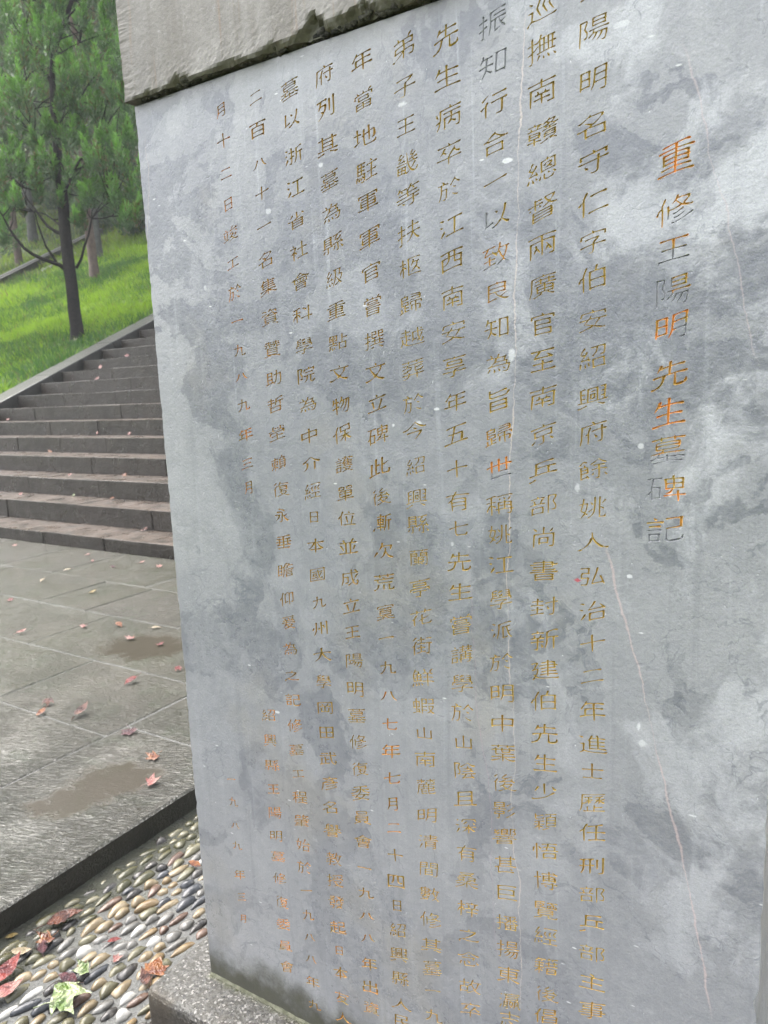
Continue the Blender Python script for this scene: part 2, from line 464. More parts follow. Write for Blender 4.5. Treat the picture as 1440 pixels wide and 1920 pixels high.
def mat_mortar():
    m = Mat('wet_mortar')
    P = m.pos()
    x, y, z = m.sep(P)
    col = m.mix(m.noise(12, 5, 0.65, co=P), (0.11, 0.11, 0.10), (0.21, 0.215, 0.205))
    col = m.mix(m.step(m.noise(130, 3, 0.7, co=P), 0.5, 0.75, 0, 0.5), col, (0.30, 0.30, 0.285))
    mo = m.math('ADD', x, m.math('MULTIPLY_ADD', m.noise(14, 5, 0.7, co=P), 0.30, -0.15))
    col = m.mix(m.step(mo, -1.60, -1.46, 0.9, 0), col, m.mix(m.noise(30, 3, co=P), (0.016, 0.014, 0.008), (0.035, 0.042, 0.010)))  # dark mossy mud along the kerb, with the kerb's shadow painted into it
    col = m.mix(m.step(m.noise(7, 4, 0.6, co=m.mapping(loc=(0, 3, 0), co=P)), 0.60, 0.72, 0, 0.5), col, (0.07, 0.085, 0.025))
    h = m.math('ADD', m.noise(90, 5, 0.75, co=P), m.math('MULTIPLY', m.noise(28, 3, co=P), 1.2))
    nr = m.bump(h, 0.9, 0.009)
    rg = m.step(m.noise(16, 3, co=P), 0.4, 0.6, 0.14, 0.35)
    return m.done(col, rg, nr, wet=.45, Specular_IOR_Level=0.45)

def mat_pebble(name, c1, c2, rough=0.17):
    c1 = tuple(v * 0.62 for v in c1); c2 = tuple(v * 0.68 for v in c2)
    m = Mat(name)
    oi = m.n('ObjectInfo')
    co = m.mapping(co=m.pos())
    a = m.noise(30, 4, 0.6, 0.6, co=co)
    col = m.mix(m.step(a, 0.35, 0.65), c1, c2)
    bd = m.n('TexWave')
    m.set(bd.inputs['Vector'], co); bd.inputs['Scale'].default_value = 18; bd.inputs['Distortion'].default_value = 9
    col = m.mix(m.math('MULTIPLY', bd.outputs['Fac'], 0.25), col, tuple(v * 0.55 for v in c1))
    col = m.mix(m.step(m.noise(160, 4, 0.7, co=co), 0.5, 0.75, 0, 0.6), col, tuple(v * 0.45 for v in c2))
    col = m.mix(m.step(m.noise(55, 5, 0.7, 1.0, co=m.mapping(loc=(4, 4, 4), co=co)), 0.56, 0.72, 0, 0.55), col, (0.26, 0.25, 0.225))
    nr = m.bump(m.noise(110, 5, 0.7, co=co), 0.5, 0.004)
    return m.done(col, rough, nr, wet=0.62, Specular_IOR_Level=0.38)

def mat_simple(name, c1, c2, rough, scale=8, bmp=0.4, bd=0.01, **kw):
    m = Mat(name)
    P = m.pos()
    col = m.mix(m.step(m.noise(scale, 5, 0.65, co=P), 0.3, 0.7), c1, c2)
    nr = m.bump(m.noise(scale * 5, 4, 0.7, co=P), bmp, bd)
    return m.done(col, rough, nr, **kw)

def mat_leaf(name, c1, c2, rough=0.16):
    m = Mat(name)
    oi = m.n('ObjectInfo')
    a = m.noise(1.6, 4, 0.6)
    col = m.mix(m.step(a, 0.42, 0.58), c1, c2)
    x, y, z = m.sep()
    vein_ = m.math('ABSOLUTE', m.math('SINE', m.math('MULTIPLY', m.math('ADD', y, m.math('ABSOLUTE', x)), 11.0)))
    col = m.mix(m.step(vein_, 0.0, 0.12, 0.15, 0), col, tuple(v * .5 for v in c1))
    nr = m.bump(m.math('ADD', m.noise(3, 3, 0.6), m.math('MULTIPLY', vein_, .12)), 0.5, 0.12)
    return m.done(col, rough + .12, nr, wet=.42, Specular_IOR_Level=0.6)

def mat_foliage(name, c1, c2, c3):
    m = Mat(name)
    P = m.pos()
    a = m.noise(2.2, 3, 0.6, co=P)
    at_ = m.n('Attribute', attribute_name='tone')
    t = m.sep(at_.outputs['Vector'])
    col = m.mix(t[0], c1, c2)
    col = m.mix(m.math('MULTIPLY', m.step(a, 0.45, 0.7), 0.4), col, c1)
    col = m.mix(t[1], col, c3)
    m.done(col, 0.55)
    tr = m.n('BsdfTranslucent')
    m.set(tr.inputs['Color'], m.wet)
    mx = m.n('MixShader'); mx.inputs[0].default_value = 0.42
    m.nt.links.new(m.b.outputs[0], mx.inputs[1]); m.nt.links.new(tr.outputs[0], mx.inputs[2])
    out = [n for n in m.nt.nodes if n.type == 'OUTPUT_MATERIAL'][0]
    m.nt.links.new(mx.outputs[0], out.inputs['Surface'])
    return m.m

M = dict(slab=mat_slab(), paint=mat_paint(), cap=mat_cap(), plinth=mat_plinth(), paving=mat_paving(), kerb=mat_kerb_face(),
         step=mat_step(), border=mat_border(), mortar=mat_mortar(),
         bark=mat_simple('dark_wet_bark', (0.007, 0.006, 0.006), (0.024, 0.019, 0.017), 0.85, 18, 0.9, 0.02, Specular_IOR_Level=0.2),
         bark2=mat_simple('brown_bark', (0.09, 0.055, 0.04), (0.17, 0.115, 0.085), 0.75, 9, 0.8, 0.02),
         bark3=mat_simple('grey_bark', (0.08, 0.08, 0.07), (0.14, 0.14, 0.125), 0.75, 9, 0.8, 0.02),
         soil=mat_simple('joint_soil', (0.03, 0.028, 0.018), (0.06, 0.06, 0.035), 0.5, 20, 0.6, 0.01),
         back=mat_simple('rough_back_stone', (0.16, 0.16, 0.16), (0.24, 0.24, 0.235), 0.7, 12))

# ------------------------------------------------------------------ ground, terrace, stair, hill
Y1, GO, RI = 3.747, 0.3874, 0.1733            # first riser, going and rise of the stair
ZT1 = TZ + 0.102
XL = -10.30                                   # left end of the steps

def z_line(y):                                # the sloping border beside the steps
    return HC + 0.0172 + 0.4473 * (y - 6.178)

def softmax(a, b, k=0.4):
    return 0.5 * (a + b + math.sqrt((a - b) ** 2 + k * k))

def hill_z(x, y):
    z = z_line(y) - 0.03
    z = softmax(z, TZ - 0.05, 0.15)
    d = max(0.0, -10.75 - x)
    far_ = max(0.0, (-x * .8 + y * .6) - 31)
    z += .55 * far_ * far_ / (far_ + 6)
    z += min(1, d / 3.0) * 0.16 * fbm(x * 0.35, y * 0.35, 3.3) + min(1, d / 6) * 0.10
    return z

def grid_mesh(xs, ys, zf):
    V = [(x, y, zf(x, y)) for y in ys for x in xs]
    n = len(xs)
    F = [(j * n + i, j * n + i + 1, (j + 1) * n + i + 1, (j + 1) * n + i) for j in range(len(ys) - 1) for i in range(n - 1)]
    return V, F

M['turf'] = mat_simple('turf_soil', (0.05, 0.09, 0.016), (0.11, 0.16, 0.024), 0.8, 1.2, 0.8, 0.05)

def frange(a, b, s):
    n = max(1, int(round((b - a) / s)))
    return [a + (b - a) * i / n for i in range(n + 1)]

V, F = grid_mesh([-100, -60, 30, 60], [-60, -40, 0, 3.9], lambda x, y: -0.06 if x > -60 or y < 0 else -0.06)
ground = link('ground', mesh('ground', V, F, [M['turf']]))
props(ground, 'flat damp soil around the terrace and stair', kind='structure')

xs = [-100, -80] + frange(-60, -26, 1.2) + frange(-25.5, -10.755, 0.28)
ys = [3.4, 3.75] + frange(4.0, 24, 0.3) + frange(25, 60, 1.6) + [75, 90]
V, F = grid_mesh(xs, ys, hill_z)
hill = link('hillside', mesh('hillside', V, F, [M['turf']], smooth=True))
props(hill, 'grassy slope rising beside the stone stair', kind='structure')
V, F = grid_mesh(frange(1.65, 60, 2.5), ys, lambda x, y: softmax(z_line(y), TZ - .05, .15) + .15 * fbm(x * .3, y * .3))
hill2 = link('hillside', mesh('hillside_right', V, F, [M['turf']], smooth=True))
props(hill2, 'grassy slope on the far side of the stair, behind the slab', kind='structure')
V, F = grid_mesh([-10.76, 1.66], [3.9, 4.2] + frange(5, 60, 5) + [90], lambda x, y: z_line(y) - .62)
core = link('stair_bed', mesh('stair_bed', V, F, [M['soil']]))
props(core, 'earth bed under the stone stair', kind='structure')

# ---- terrace
terrace = link('paved_terrace', None)
props(terrace, 'terrace of rain-wet chiselled stone slabs', kind='structure')
V, F = grid_mesh([-9.6, -1.675], [-0.8, 3.74], lambda x, y: TZ - 0.0035)
M['joint'] = mat_simple('wet_joint_mortar', (0.06, 0.06, 0.052), (0.13, 0.13, 0.12), 0.10, 25, 0.9, 0.012, Specular_IOR_Level=0.8)
link('joint_mortar', mesh('joint_mortar', V, F, [M['joint']]), terrace)
def paving(x0, x1, y0, y1, seed, top=TZ, thick=0.10):
    sx, sy = x1 - x0, y1 - y0
    r = random.Random(seed)
    g = r.uniform(.0016, .0036)
    Vb, Fb = bevel_box(sx - 2 * g, sy - 2 * g, thick, 0.006, 1, 0.0012, seed)
    me = mesh('paving_slab', Vb, Fb, [M['paving'], M['kerb']])
    for p in me.polygons:
        p.material_index = 1 if abs(p.normal.z) < 0.35 else 0  # upright sides take the stone colour with shade painted in
    return link('paving_slab', me, terrace, ((x0 + x1) / 2, (y0 + y1) / 2, top + r.uniform(-.0012, .0015)), (r.uniform(-.0015, .0015), r.uniform(-.0015, .0015), 0))
U = 1.2
KX0, KX1 = -1.845 * U, -1.385 * U
for k, (a, b) in enumerate([(-.62, .30), (.30, 1.385), (1.385, 2.28), (2.28, 3.118)]):
    paving(KX0, KX1, a * U, b * U, 50 + k)
courses = [(-.62, -.20, []), (-.20, .10, []), (.10, .50, []), (.50, .90, [-2.3]), (.90, 1.31, [-2.78, -3.5]), (1.31, 1.72, [-2.44, -3.36, -4.1]), (1.72, 2.145, [-2.885, -3.75, -4.3]),
           (2.145, 2.57, [-2.45, -3.08, -3.46, -4.35]), (2.57, 3.118, [-2.72, -3.15, -3.97, -4.51, -5.2])]
for k, (a, b, cuts) in enumerate(courses):
    c = [-1.845] + cuts
    r = random.Random(k + 90)
    while c[-1] > -7.2:
        c.append(c[-1] - r.uniform(.6, 1.0))
    c[-1] = -8.0
    for i in range(len(c) - 1):
        paving(c[i + 1] * U, c[i] * U, a * U, b * U, 200 + k * 20 + i)

# ---- stair
stair = link('stone_staircase', None)
props(stair, 'wide flight of weathered stone steps wet with rain', kind='structure')
NST = 20
for i in range(NST):
    y0 = Y1 + i * GO
    top = ZT1 + i * RI
    h = RI + 0.004 if i else 0.125
    r = random.Random(400 + i)
    x = XL
    while x < 1.3:
        w = r.uniform(0.75, 1.25)
        if x + w > 0.9: w = 1.6 - x
        Vb, Fb = bevel_box(w - 0.003, GO + 0.05, h, 0.007, 2, 0.0015, 1000 + i * 31 + int(x * 7))
        me = mesh('step_stone', Vb, Fb, [M['step']])
        link('step_stone', me, stair, (x + w / 2, y0 + (GO + 0.05) / 2 + r.uniform(-.004, .004), top + r.uniform(-.003, .003)), (r.uniform(-.002, .002), r.uniform(-.002, .002), r.uniform(-.0015, .0015)))
        x += w
border = link('stair_border', None)
props(border, 'sloping border of pale wet stones along the left end of the steps', kind='structure')
ang = math.atan(0.4473)
yy = 3.55
k = 0
while yy < 14.5:
    L = 1.28
    dy = L * math.cos(ang)
    Vb, Fb = bevel_box(0.44, L - 0.006, 0.42, 0.012, 2, 0.002, 700 + k)
    me = mesh('border_stone', Vb, Fb, [M['border'], M['kerb']])
    for p in me.polygons:
        p.material_index = 1 if abs(p.normal.x) > 0.8 else 0  # side faces use the same painted-in shade
    yc = yy + dy / 2
    link('border_stone', me, border, (XL - 0.225, yc, z_line(yc) + 0.012), (ang, 0, rnd.uniform(-.002, .002)))
    yy += dy
    k += 1

# ---- cobbled strip round the monument
cobbles = link('cobbled_ground', None)
props(cobbles, 'strip of long river pebbles set in wet mortar', kind='structure')
V, F = grid_mesh(frange(-1.665, 1.6, 0.03), frange(-0.7, 3.73, 0.03), lambda x, y: 0.004 * fbm(x * 9, y * 9, 1.0) + (0.012 * max(0, 1 - (x + 1.665) / .08)))
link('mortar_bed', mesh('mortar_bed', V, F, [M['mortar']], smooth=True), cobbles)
V, F = grid_mesh([1.6, 30], [-0.7, 3.9], lambda x, y: -0.03)
PEB = [mat_pebble('tan_pebble', (0.26, 0.195, 0.11), (0.40, 0.325, 0.21)), mat_pebble('ochre_pebble', (0.25, 0.165, 0.075), (0.33, 0.245, 0.14)),
       mat_pebble('slate_pebble', (0.045, 0.05, 0.058), (0.095, 0.10, 0.11)), mat_pebble('dark_pebble', (0.035, 0.033, 0.032), (0.085, 0.078, 0.07)),
       mat_pebble('white_pebble', (0.55, 0.54, 0.49), (0.70, 0.69, 0.65)), mat_pebble('olive_pebble', (0.15, 0.14, 0.08), (0.24, 0.22, 0.14)),
       mat_pebble('grey_pebble', (0.16, 0.155, 0.14), (0.28, 0.27, 0.25)), mat_pebble('brown_pebble', (0.15, 0.09, 0.065), (0.24, 0.16, 0.12)),
       mat_pebble('mossy_shaded_pebble', (0.07, 0.07, 0.03), (0.13, 0.12, 0.06))]
PW = [24, 14, 7, 7, 14, 12, 20, 8]
def pebble_geo(seed):
    r = random.Random(seed)
    V = [(0, 0, 1.0)]; F = []
    nu, nv = 12, 5
    bend = r.uniform(-.28, .28); taper = r.uniform(-.4, .4)
    for j in range(1, nv + 1):
        th = math.pi * 0.60 * j / nv
        for i in range(nu):
            ph = 2 * math.pi * i / nu
            ex = 0.82
            cx, sx_ = math.cos(ph), math.sin(ph)
            X = math.copysign(abs(cx) ** ex, cx) * math.sin(th)
            Y = math.copysign(abs(sx_) ** ex, sx_) * math.sin(th)
            nz = 1 + 0.30 * noise.noise(Vector((X * 1.3 + seed, Y * 1.3, th)))
            V.append(((X * (1 + taper * Y) + bend * (Y * Y - .4)) * nz, Y * nz, math.cos(th)))
    for i in range(nu):
        F.append((0, 1 + i, 1 + (i + 1) % nu))
    for j in range(nv - 1):
        for i in range(nu):
            a = 1 + j * nu + i; b = 1 + j * nu + (i + 1) % nu
            F.append((a, a + nu, b + nu, b))
    return V, F
PG = [pebble_geo(s) for s in range(9)]
PM = {}
def in_plinth(x, y, m=0.0):
    return x > -1.121 - m and 0.822 - m < y < 1.42 + m and x < .03 + m
cand = []
rc = random.Random(11)
row = 0
y = -0.66
px_ = -1.63
while px_ < 1.55:
    y = -0.66 + rc.uniform(0, .06)
    while y < 3.66:
        ln = rc.choice([rc.uniform(.028, .042), rc.uniform(.040, .058), rc.uniform(.048, .074)])
        cand.append((px_ + rc.uniform(-.006, .006), y + ln / 2, ln, rc.uniform(.018, .030), rc.gauss(math.radians(0), math.radians(10))))
        y += ln + rc.uniform(.001, .007)
    px_ += rc.uniform(.0265, .031)
def pix(p):
    q = Vector(p) - Vector((0, 0, HC))
    c = [sum(RR[k][i] * q[i] for i in range(3)) for k in range(3)]
    if c[2] <= 0.05: return None
    return 720 + FPX * c[0] / c[2], 960 + FPX * c[1] / c[2]
vis, rest = [], []
for c in cand:
    if in_plinth(c[0], c[1], .018): continue
    q = pix((c[0], c[1], 0))
    if q and -60 < q[0] < 400 and 1480 < q[1] < 2010: vis.append((q, c))
    else: rest.append(c)
vis.sort(key=lambda t: -t[0][1])
rest += [c for _, c in vis[295:]]
vis = [c for _, c in vis[:295]]
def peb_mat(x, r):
    if x < -1.56 + r.uniform(0, .07): return r.choice([8, 3, 5, 8])  # dark mossy pebbles by the kerb, its shadow partly in their colour
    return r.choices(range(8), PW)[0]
rp = random.Random(5)
for x, y, ln, wd, a in vis:
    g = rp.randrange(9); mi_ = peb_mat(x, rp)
    if (g, mi_) not in PM:
        PM[(g, mi_)] = mesh('pebble', PG[g][0], PG[g][1], [PEB[mi_]], smooth=True)
    hh = wd * rp.uniform(.42, .6)
    link('pebble', PM[(g, mi_)], cobbles, (x, y, -0.001), (rp.uniform(-.08, .08), rp.uniform(-.08, .08), a), (wd / 2, ln / 2, hh))
V, F, MI = [], [], []
for x, y, ln, wd, a in rest:
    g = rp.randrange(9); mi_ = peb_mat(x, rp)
    b = len(V); ca, sa = math.cos(a), math.sin(a); hh = wd * rp.uniform(.5, .72)
    for vx, vy, vz in PG[g][0]:
        u, w = vx * wd / 2, vy * ln / 2
        V.append((x + u * ca - w * sa, y + u * sa + w * ca, vz * hh))
    for f in PG[g][1]:
        F.append([b + i for i in f]); MI.append(mi_)
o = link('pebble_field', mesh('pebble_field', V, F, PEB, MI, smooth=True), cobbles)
o['kind'] = 'stuff'


# ------------------------------------------------------------------ the inscribed stone slab
# brush strokes of every character used below, in the order of sorted(set(text)); each stroke is x, y, x, y ... in 78ths of the em
GLYPH_STROKES = [
[[71,41,6,41]],
[[29,73,29,20,30,13,33,11],[7,43,27,46,32,48,71,54],[69,22,67,13],[33,11,59,10,64,10,67,13]],
[[12,66,65,66],[17,40,59,40],[7,13,70,13]],
[[71,10,6,10],[18,11,19,69],[59,50,18,50],[18,30,59,30],[19,69,59,69],[59,69,59,11]],
[[69,12,18,13],[18,13,18,72],[6,54,71,54],[59,73,59,30],[38,73,38,30],[38,30,59,30]],
[[71,10,7,10],[20,24,15,39,12,45,11,45],[69,58,9,58],[63,41,58,27],[30,11,30,58],[47,58,47,11],[58,73,52,65,52,58],[24,58,25,66,22,70]],
[[38,74,38,7],[9,29,9,59],[67,29,67,59],[67,59,9,59],[67,33,9,33]],
[[63,35,14,35],[71,10,6,10],[10,58,67,58],[33,74,42,67],[38,58,38,10],[43,59,43,64,42,67]],
[[10,58,60,58,61,58],[7,5,7,11,14,17,19,18,21,18,26,13,34,10,58,9,70,10,73,12],[41,66,39,70],[61,58,60,53,52,44,41,34,22,19],[22,19,23,16]],
[[7,9,17,16,24,27,29,43,30,73],[9,54,53,53],[73,18,73,11,71,10],[71,10,70,9,61,8,56,9,55,10],[53,53,54,14,55,10],[13,13,15,14,13,13]],
[[13,39,63,39],[38,74,38,10,37,8],[71,68,7,68],[27,7,32,6,37,8],[5,29,72,29],[12,18,63,18],[16,50,62,49],[62,49,62,58],[63,18,63,39],[62,58,61,59,16,59,15,58,15,51,16,50]],
[[70,15,7,15],[13,63,63,63]],
[[11,66,65,66],[16,43,56,43,57,42,55,12],[7,11,71,11],[34,66,32,47,30,42,30,36,26,12]],
[[71,22,6,22],[7,68,70,68],[13,37,66,36],[38,74,39,68],[26,6,33,6,37,8],[40,28,38,26,38,9,37,8],[60,57,59,58,18,58],[18,58,17,47],[60,57,60,46],[60,46,17,47],[40,28,53,32,55,36]],
[[70,64,7,64],[57,24,65,15],[40,65,39,70,37,74],[39,33,39,13,38,8,36,7,25,8],[18,22,10,13],[61,34,60,52],[60,52,16,52],[16,52,17,34],[17,34,39,33,61,34]],
[[70,29,69,38],[69,38,8,37],[7,68,71,68],[7,29,8,37],[38,74,40,68],[17,27,60,27],[39,8,35,7,26,8],[39,8,40,10,40,27],[59,58,59,48],[59,48,18,48],[59,58,58,58,18,58],[18,58,18,48]],
[[38,73,38,54,43,44,44,40,54,24,61,16,68,11],[2,9,9,10],[76,10,71,10,68,11],[35,48,32,38,24,24,9,10],[35,48,35,51,37,52,41,50]],
[[16,8,16,54,17,60,24,73],[71,13,29,13],[34,60,68,60],[16,51,12,51,6,44]],
[[2,48,7,48,15,51,29,62,37,71,40,71,40,73,42,75],[74,49,70,48,67,49],[38,7,43,10,56,27,58,30,59,34],[34,53,43,46],[15,35,59,34],[40,71,57,56,67,49]],
[[54,7,54,43],[7,9,10,9,15,12,22,22,24,29,24,43],[76,49,69,48,64,51,56,55,39,70],[39,70,36,69,21,55,9,48]],
[[71,9,61,20,54,27],[62,71,60,50,55,33,54,27],[31,9,32,8,43,15,52,26,54,27],[15,68,15,20,12,17],[48,21,51,26],[51,26,48,21],[30,26,21,21,15,20],[41,55,37,61]],
[[51,7,51,66],[5,42,5,44,8,49],[42,26,29,22],[20,74,13,55,14,7],[45,71,42,72,30,67],[60,21,66,20,68,21],[69,65,69,24,68,21],[51,66,69,65],[29,22,29,66,30,67],[8,49,12,52,14,51]],
[[72,40,26,40],[71,10,30,10],[16,7,16,55,17,60,24,73],[29,65,50,67,65,71],[4,41,6,45,11,51,16,53],[50,67,49,10]],
[[5,37,5,42,9,46],[31,7,31,59],[15,7,15,51,16,57,23,73],[48,74,44,60],[66,8,66,59],[66,59,31,59],[31,35,66,35],[31,11,66,11],[9,46,10,48,9,46],[9,46,11,48,15,49]],
[[23,74,15,54,16,8],[63,49,56,16,56,11],[41,21,37,49],[71,10,27,10],[49,68,49,73,47,74],[31,60,68,60],[5,42,6,45,10,49],[10,49,10,51,10,49],[10,49,12,51,15,52]],
[[26,35,44,35,51,33,63,19,71,13],[49,7,49,50],[4,44,10,51,15,53],[22,73,16,60,15,55,15,8],[71,35,54,35,53,34,56,28],[67,51,66,71],[66,71,32,70],[32,70,32,51],[32,51,67,51],[46,34,38,23,27,13]],
[[26,52,26,20],[37,21,41,20],[33,55,38,62,41,62,41,65,43,67,45,73],[74,23,55,12,37,7,34,9],[4,39,5,44,7,48],[73,43,69,43],[20,73,14,60,13,54,14,51,14,7],[36,31,41,30,55,38],[41,62,53,49,69,43],[58,52,57,51,58,47],[48,46,51,48],[51,48,50,52],[48,46,35,41,26,43],[41,20,52,24,61,29],[66,60,67,66],[43,67,67,66],[13,52,10,51,7,48],[66,60,58,52],[7,48,9,51,7,48]],
[[28,7,28,36],[4,42,9,49,14,51],[14,8,13,54,15,59,21,73],[28,36,68,37],[68,37,68,10],[68,10,28,10],[64,71,32,71],[32,71,31,48,32,47,64,47],[64,47,64,71],[31,59,64,59],[68,23,28,23]],
[[70,40,7,40],[65,62,19,62],[38,74,38,40],[5,9,9,8,15,11,18,14],[70,10,71,14,71,20],[49,40,49,10,51,9,57,8,68,9,70,10],[27,40,27,35,25,25,22,18,18,14],[20,69,19,62,16,60,13,53]],
[[23,43,25,34,28,32,32,21],[70,70,6,70],[46,20,52,34,54,33],[60,21,57,30,52,37,51,43,48,44],[18,20,23,33,25,34],[10,8,11,54],[38,10,38,70],[65,10,66,12,66,54],[66,54,11,54],[55,9,63,9,65,10],[50,31,51,33,50,31]],
[[6,9,15,20,20,32,24,51,26,66],[71,9,59,25,52,46,49,68]],
[[5,29,71,29],[5,9,8,8,17,13],[67,53,20,53],[20,29,20,69],[20,69,62,73],[52,29,52,52]],
[[48,16,51,16,66,9],[71,24,6,24],[9,65,69,65],[72,9,69,8,66,9],[21,74,21,24],[56,74,56,24],[5,9,9,8,24,14],[56,38,21,38],[21,52,56,52]],
[[14,66,15,45],[15,45,63,45],[66,8,66,34],[38,73,38,12],[10,34,11,12],[11,12,66,12],[63,66,63,45]],
[[57,7,66,7,68,10,68,73],[42,43,6,43],[40,70,7,70],[52,28,52,65],[33,9,33,69],[15,69,15,32,12,20,8,12]],
[[53,65,53,26],[7,9,10,8,16,12,27,23,28,28,32,30,35,38,38,48,37,52],[37,52,16,53],[58,8,66,7,69,10,69,73],[7,70,41,70],[11,43,17,54,20,69],[28,28,21,33]],
[[40,56,69,56],[52,74,52,53,49,36,47,27,39,13],[54,8,63,7,65,9],[4,16,9,16,12,18,20,18,30,22,35,22],[11,70,11,17],[11,37,30,37],[30,22,30,70],[11,70,30,70],[30,54,11,54],[69,56,69,23,68,15,65,9]],
[[38,7,38,74],[71,44,7,44]],
[[68,37,55,47],[9,65,69,65],[71,26,6,26],[38,7,38,31,41,34,41,37,51,49],[51,49,55,47],[27,59,23,56,23,51,13,39],[54,57,52,50,55,47],[26,47,30,44],[19,47,24,48,26,47],[40,65,39,72,37,74]],
[[11,7,12,52],[12,52,66,52],[66,52,66,10,66,8],[38,9,38,35],[21,22,56,22],[38,74,38,53],[7,66,70,66],[23,35,55,35],[48,43,46,35],[28,45,30,42,30,35],[53,8,63,7,66,8]],
[[68,35,68,56,67,57,33,57],[33,57,32,35],[5,54,24,54],[50,74,50,35],[15,7,15,74],[60,31,60,8],[60,8,52,6,50,7],[73,66,29,66],[61,74,67,71,68,66],[73,26,26,26],[35,20,40,16],[32,40,68,40],[68,48,32,48]],
[[7,61,70,61],[71,9,68,8,60,10,44,20,37,26,30,35,25,45,29,74],[18,9,24,8,31,11,42,18],[42,18,41,21],[12,17,20,30,21,35],[48,23,46,20],[46,20,49,16],[21,35,23,40],[23,40,21,35],[27,42,27,44,58,44],[58,44,58,38,48,23],[21,35,24,41,27,42]],
[[74,49,69,49],[60,8,60,34],[60,34,18,34],[18,34,17,8],[41,73,40,69],[20,52,21,49],[10,48,16,52,20,52],[20,52,21,55,36,68,40,69],[60,53,56,49,21,49],[40,69,60,53,69,49],[17,12,60,12]],
[[21,52,25,52,33,46,35,43],[5,31,9,30,30,36,34,35,63,34],[8,55,11,55,29,67,59,66,60,64,58,60],[22,7,21,34],[63,7,63,34],[32,36,32,37,35,43],[32,73,30,67],[58,60,47,49,40,44,35,43],[63,11,22,11]],
[[48,13,51,14],[6,8,9,8],[31,14,27,14,9,8],[74,8,69,7,51,14],[64,48,63,20],[63,20,14,20],[64,48,63,49,15,49,13,48,13,21,14,20],[14,30,64,30],[26,19,26,15,23,13],[17,71,18,58],[18,58,60,58,61,60,61,70,60,71],[14,40,64,40],[51,19,51,14],[17,71,60,71]],
[[7,66,31,66],[69,73,65,74,43,69],[43,69,41,51,37,40],[20,74,20,40,19,38,16,37,13,37,10,39],[60,37,60,56],[71,56,42,56],[6,51,9,51,33,54],[16,7,17,30],[61,10,17,10],[61,10,60,30],[60,30,17,30]],
[[6,18,71,18],[38,7,38,52],[63,51,63,29],[63,29,15,29,14,30,15,52],[15,52,63,51],[12,61,13,72],[13,72,32,72,33,71,33,62,32,60,13,60,12,61],[14,41,63,41],[54,72,44,71],[44,71,44,62,46,60,65,60,66,62,66,71,65,72,54,72]],
[[63,43,56,44,42,42,14,41],[38,74,39,66],[9,57,9,66],[9,66,39,66,68,66,69,65],[13,45,14,37,16,34],[69,57,69,65],[15,75,18,73],[63,75,60,74,58,71],[67,36,63,34,20,34,16,34],[21,66,21,70,18,73],[56,57,21,57],[21,57,20,50],[61,25,61,8],[57,66,58,71],[61,25,60,26,17,26],[17,26,17,8],[61,8,17,8],[61,17,17,17],[20,50,21,49,56,49,57,50,56,57]],
[[9,10,9,67],[60,34,49,34,48,35],[68,11,67,67],[22,32,27,40,29,51,30,67],[48,35,47,36,46,43,46,67],[67,15,9,15],[67,67,9,67]],
[[38,29,36,26,17,23],[69,7,68,70],[55,46,49,33,46,33],[18,55,59,55],[59,28,60,26,59,21],[41,63,45,35,47,32,47,27,51,22],[9,7,9,70],[21,45,21,34],[21,34,34,35],[34,35,34,46],[34,46,21,45],[47,27,45,26,37,19],[59,21,56,19],[56,19,51,22],[9,70,68,70],[69,10,9,10]],
[[5,55,24,55],[52,24,52,74],[36,66,35,44,36,13,37,12],[15,73,15,26],[72,19,72,14,70,11],[62,27,67,29],[5,21,14,24,15,26,24,29],[53,54,66,58,69,58,69,35,67,29],[70,11,67,9,41,9,37,12],[36,48,52,52],[30,44,35,44]],
[[10,56,57,56,58,55,67,56],[68,24,10,24],[66,71,64,73,58,73,38,69,13,69],[71,40,7,40],[63,9,13,9],[38,9,38,69],[20,24,20,55],[58,55,58,24]],
[[35,71,32,68],[55,74,54,62,47,57,39,55],[66,66,69,70],[7,9,70,9],[38,40,38,9],[43,66,44,71],[5,55,7,54,11,55,20,62],[24,77,22,74,20,62],[9,38,9,47],[69,38,68,54],[68,54,54,62],[62,29,15,29],[20,62,27,58],[69,47,9,47]],
[[7,69,71,69],[25,74,25,65],[68,9,10,9],[55,20,21,20,20,21],[6,32,71,32],[74,20,69,20,66,21,59,26,57,28,55,32],[38,25,39,9],[52,74,52,65],[5,19,7,18,19,25],[20,21,19,25],[19,25,21,28,22,32],[62,51,15,51],[16,42,15,43,15,58,16,59,62,59],[62,59,62,43,61,41,30,41,17,41,16,42],[30,41,28,33]],
[[7,49,71,49],[67,12,10,12],[38,74,38,12]],
[[38,74,38,52,39,48,49,29,52,24,60,16],[7,9,8,9,17,14,27,24,36,46,39,48],[71,51,41,51],[41,51,39,48],[39,48,35,51,7,51],[72,10,69,9,60,16]],
[[50,74,48,67,38,52,38,48],[15,74,13,59,12,55,11,48,8,38,8,35,11,32],[7,9,20,23],[29,60,27,58],[5,58,27,58],[72,44,63,61],[38,7,39,33],[20,23,23,22],[20,23,19,27,21,28,22,31],[39,33,67,34],[67,34,67,10],[38,48,42,47,70,49],[11,32,16,28,19,27],[67,10,39,10],[22,31,25,42,27,58]],
[[63,73,59,74,39,71,12,70],[71,9,67,8,44,15,37,15],[72,31,5,31],[71,58,46,57,6,58],[17,20,22,21,35,17,37,15],[2,42,7,41,19,46,25,50],[73,43,70,41,68,42,59,46,52,50],[25,31,22,21],[47,15,46,18,54,27,54,31],[30,32,32,37,38,43,39,71],[36,12,16,7,9,7,7,8],[31,57,30,54,25,50],[37,15,36,12],[52,50,48,54,46,57]],
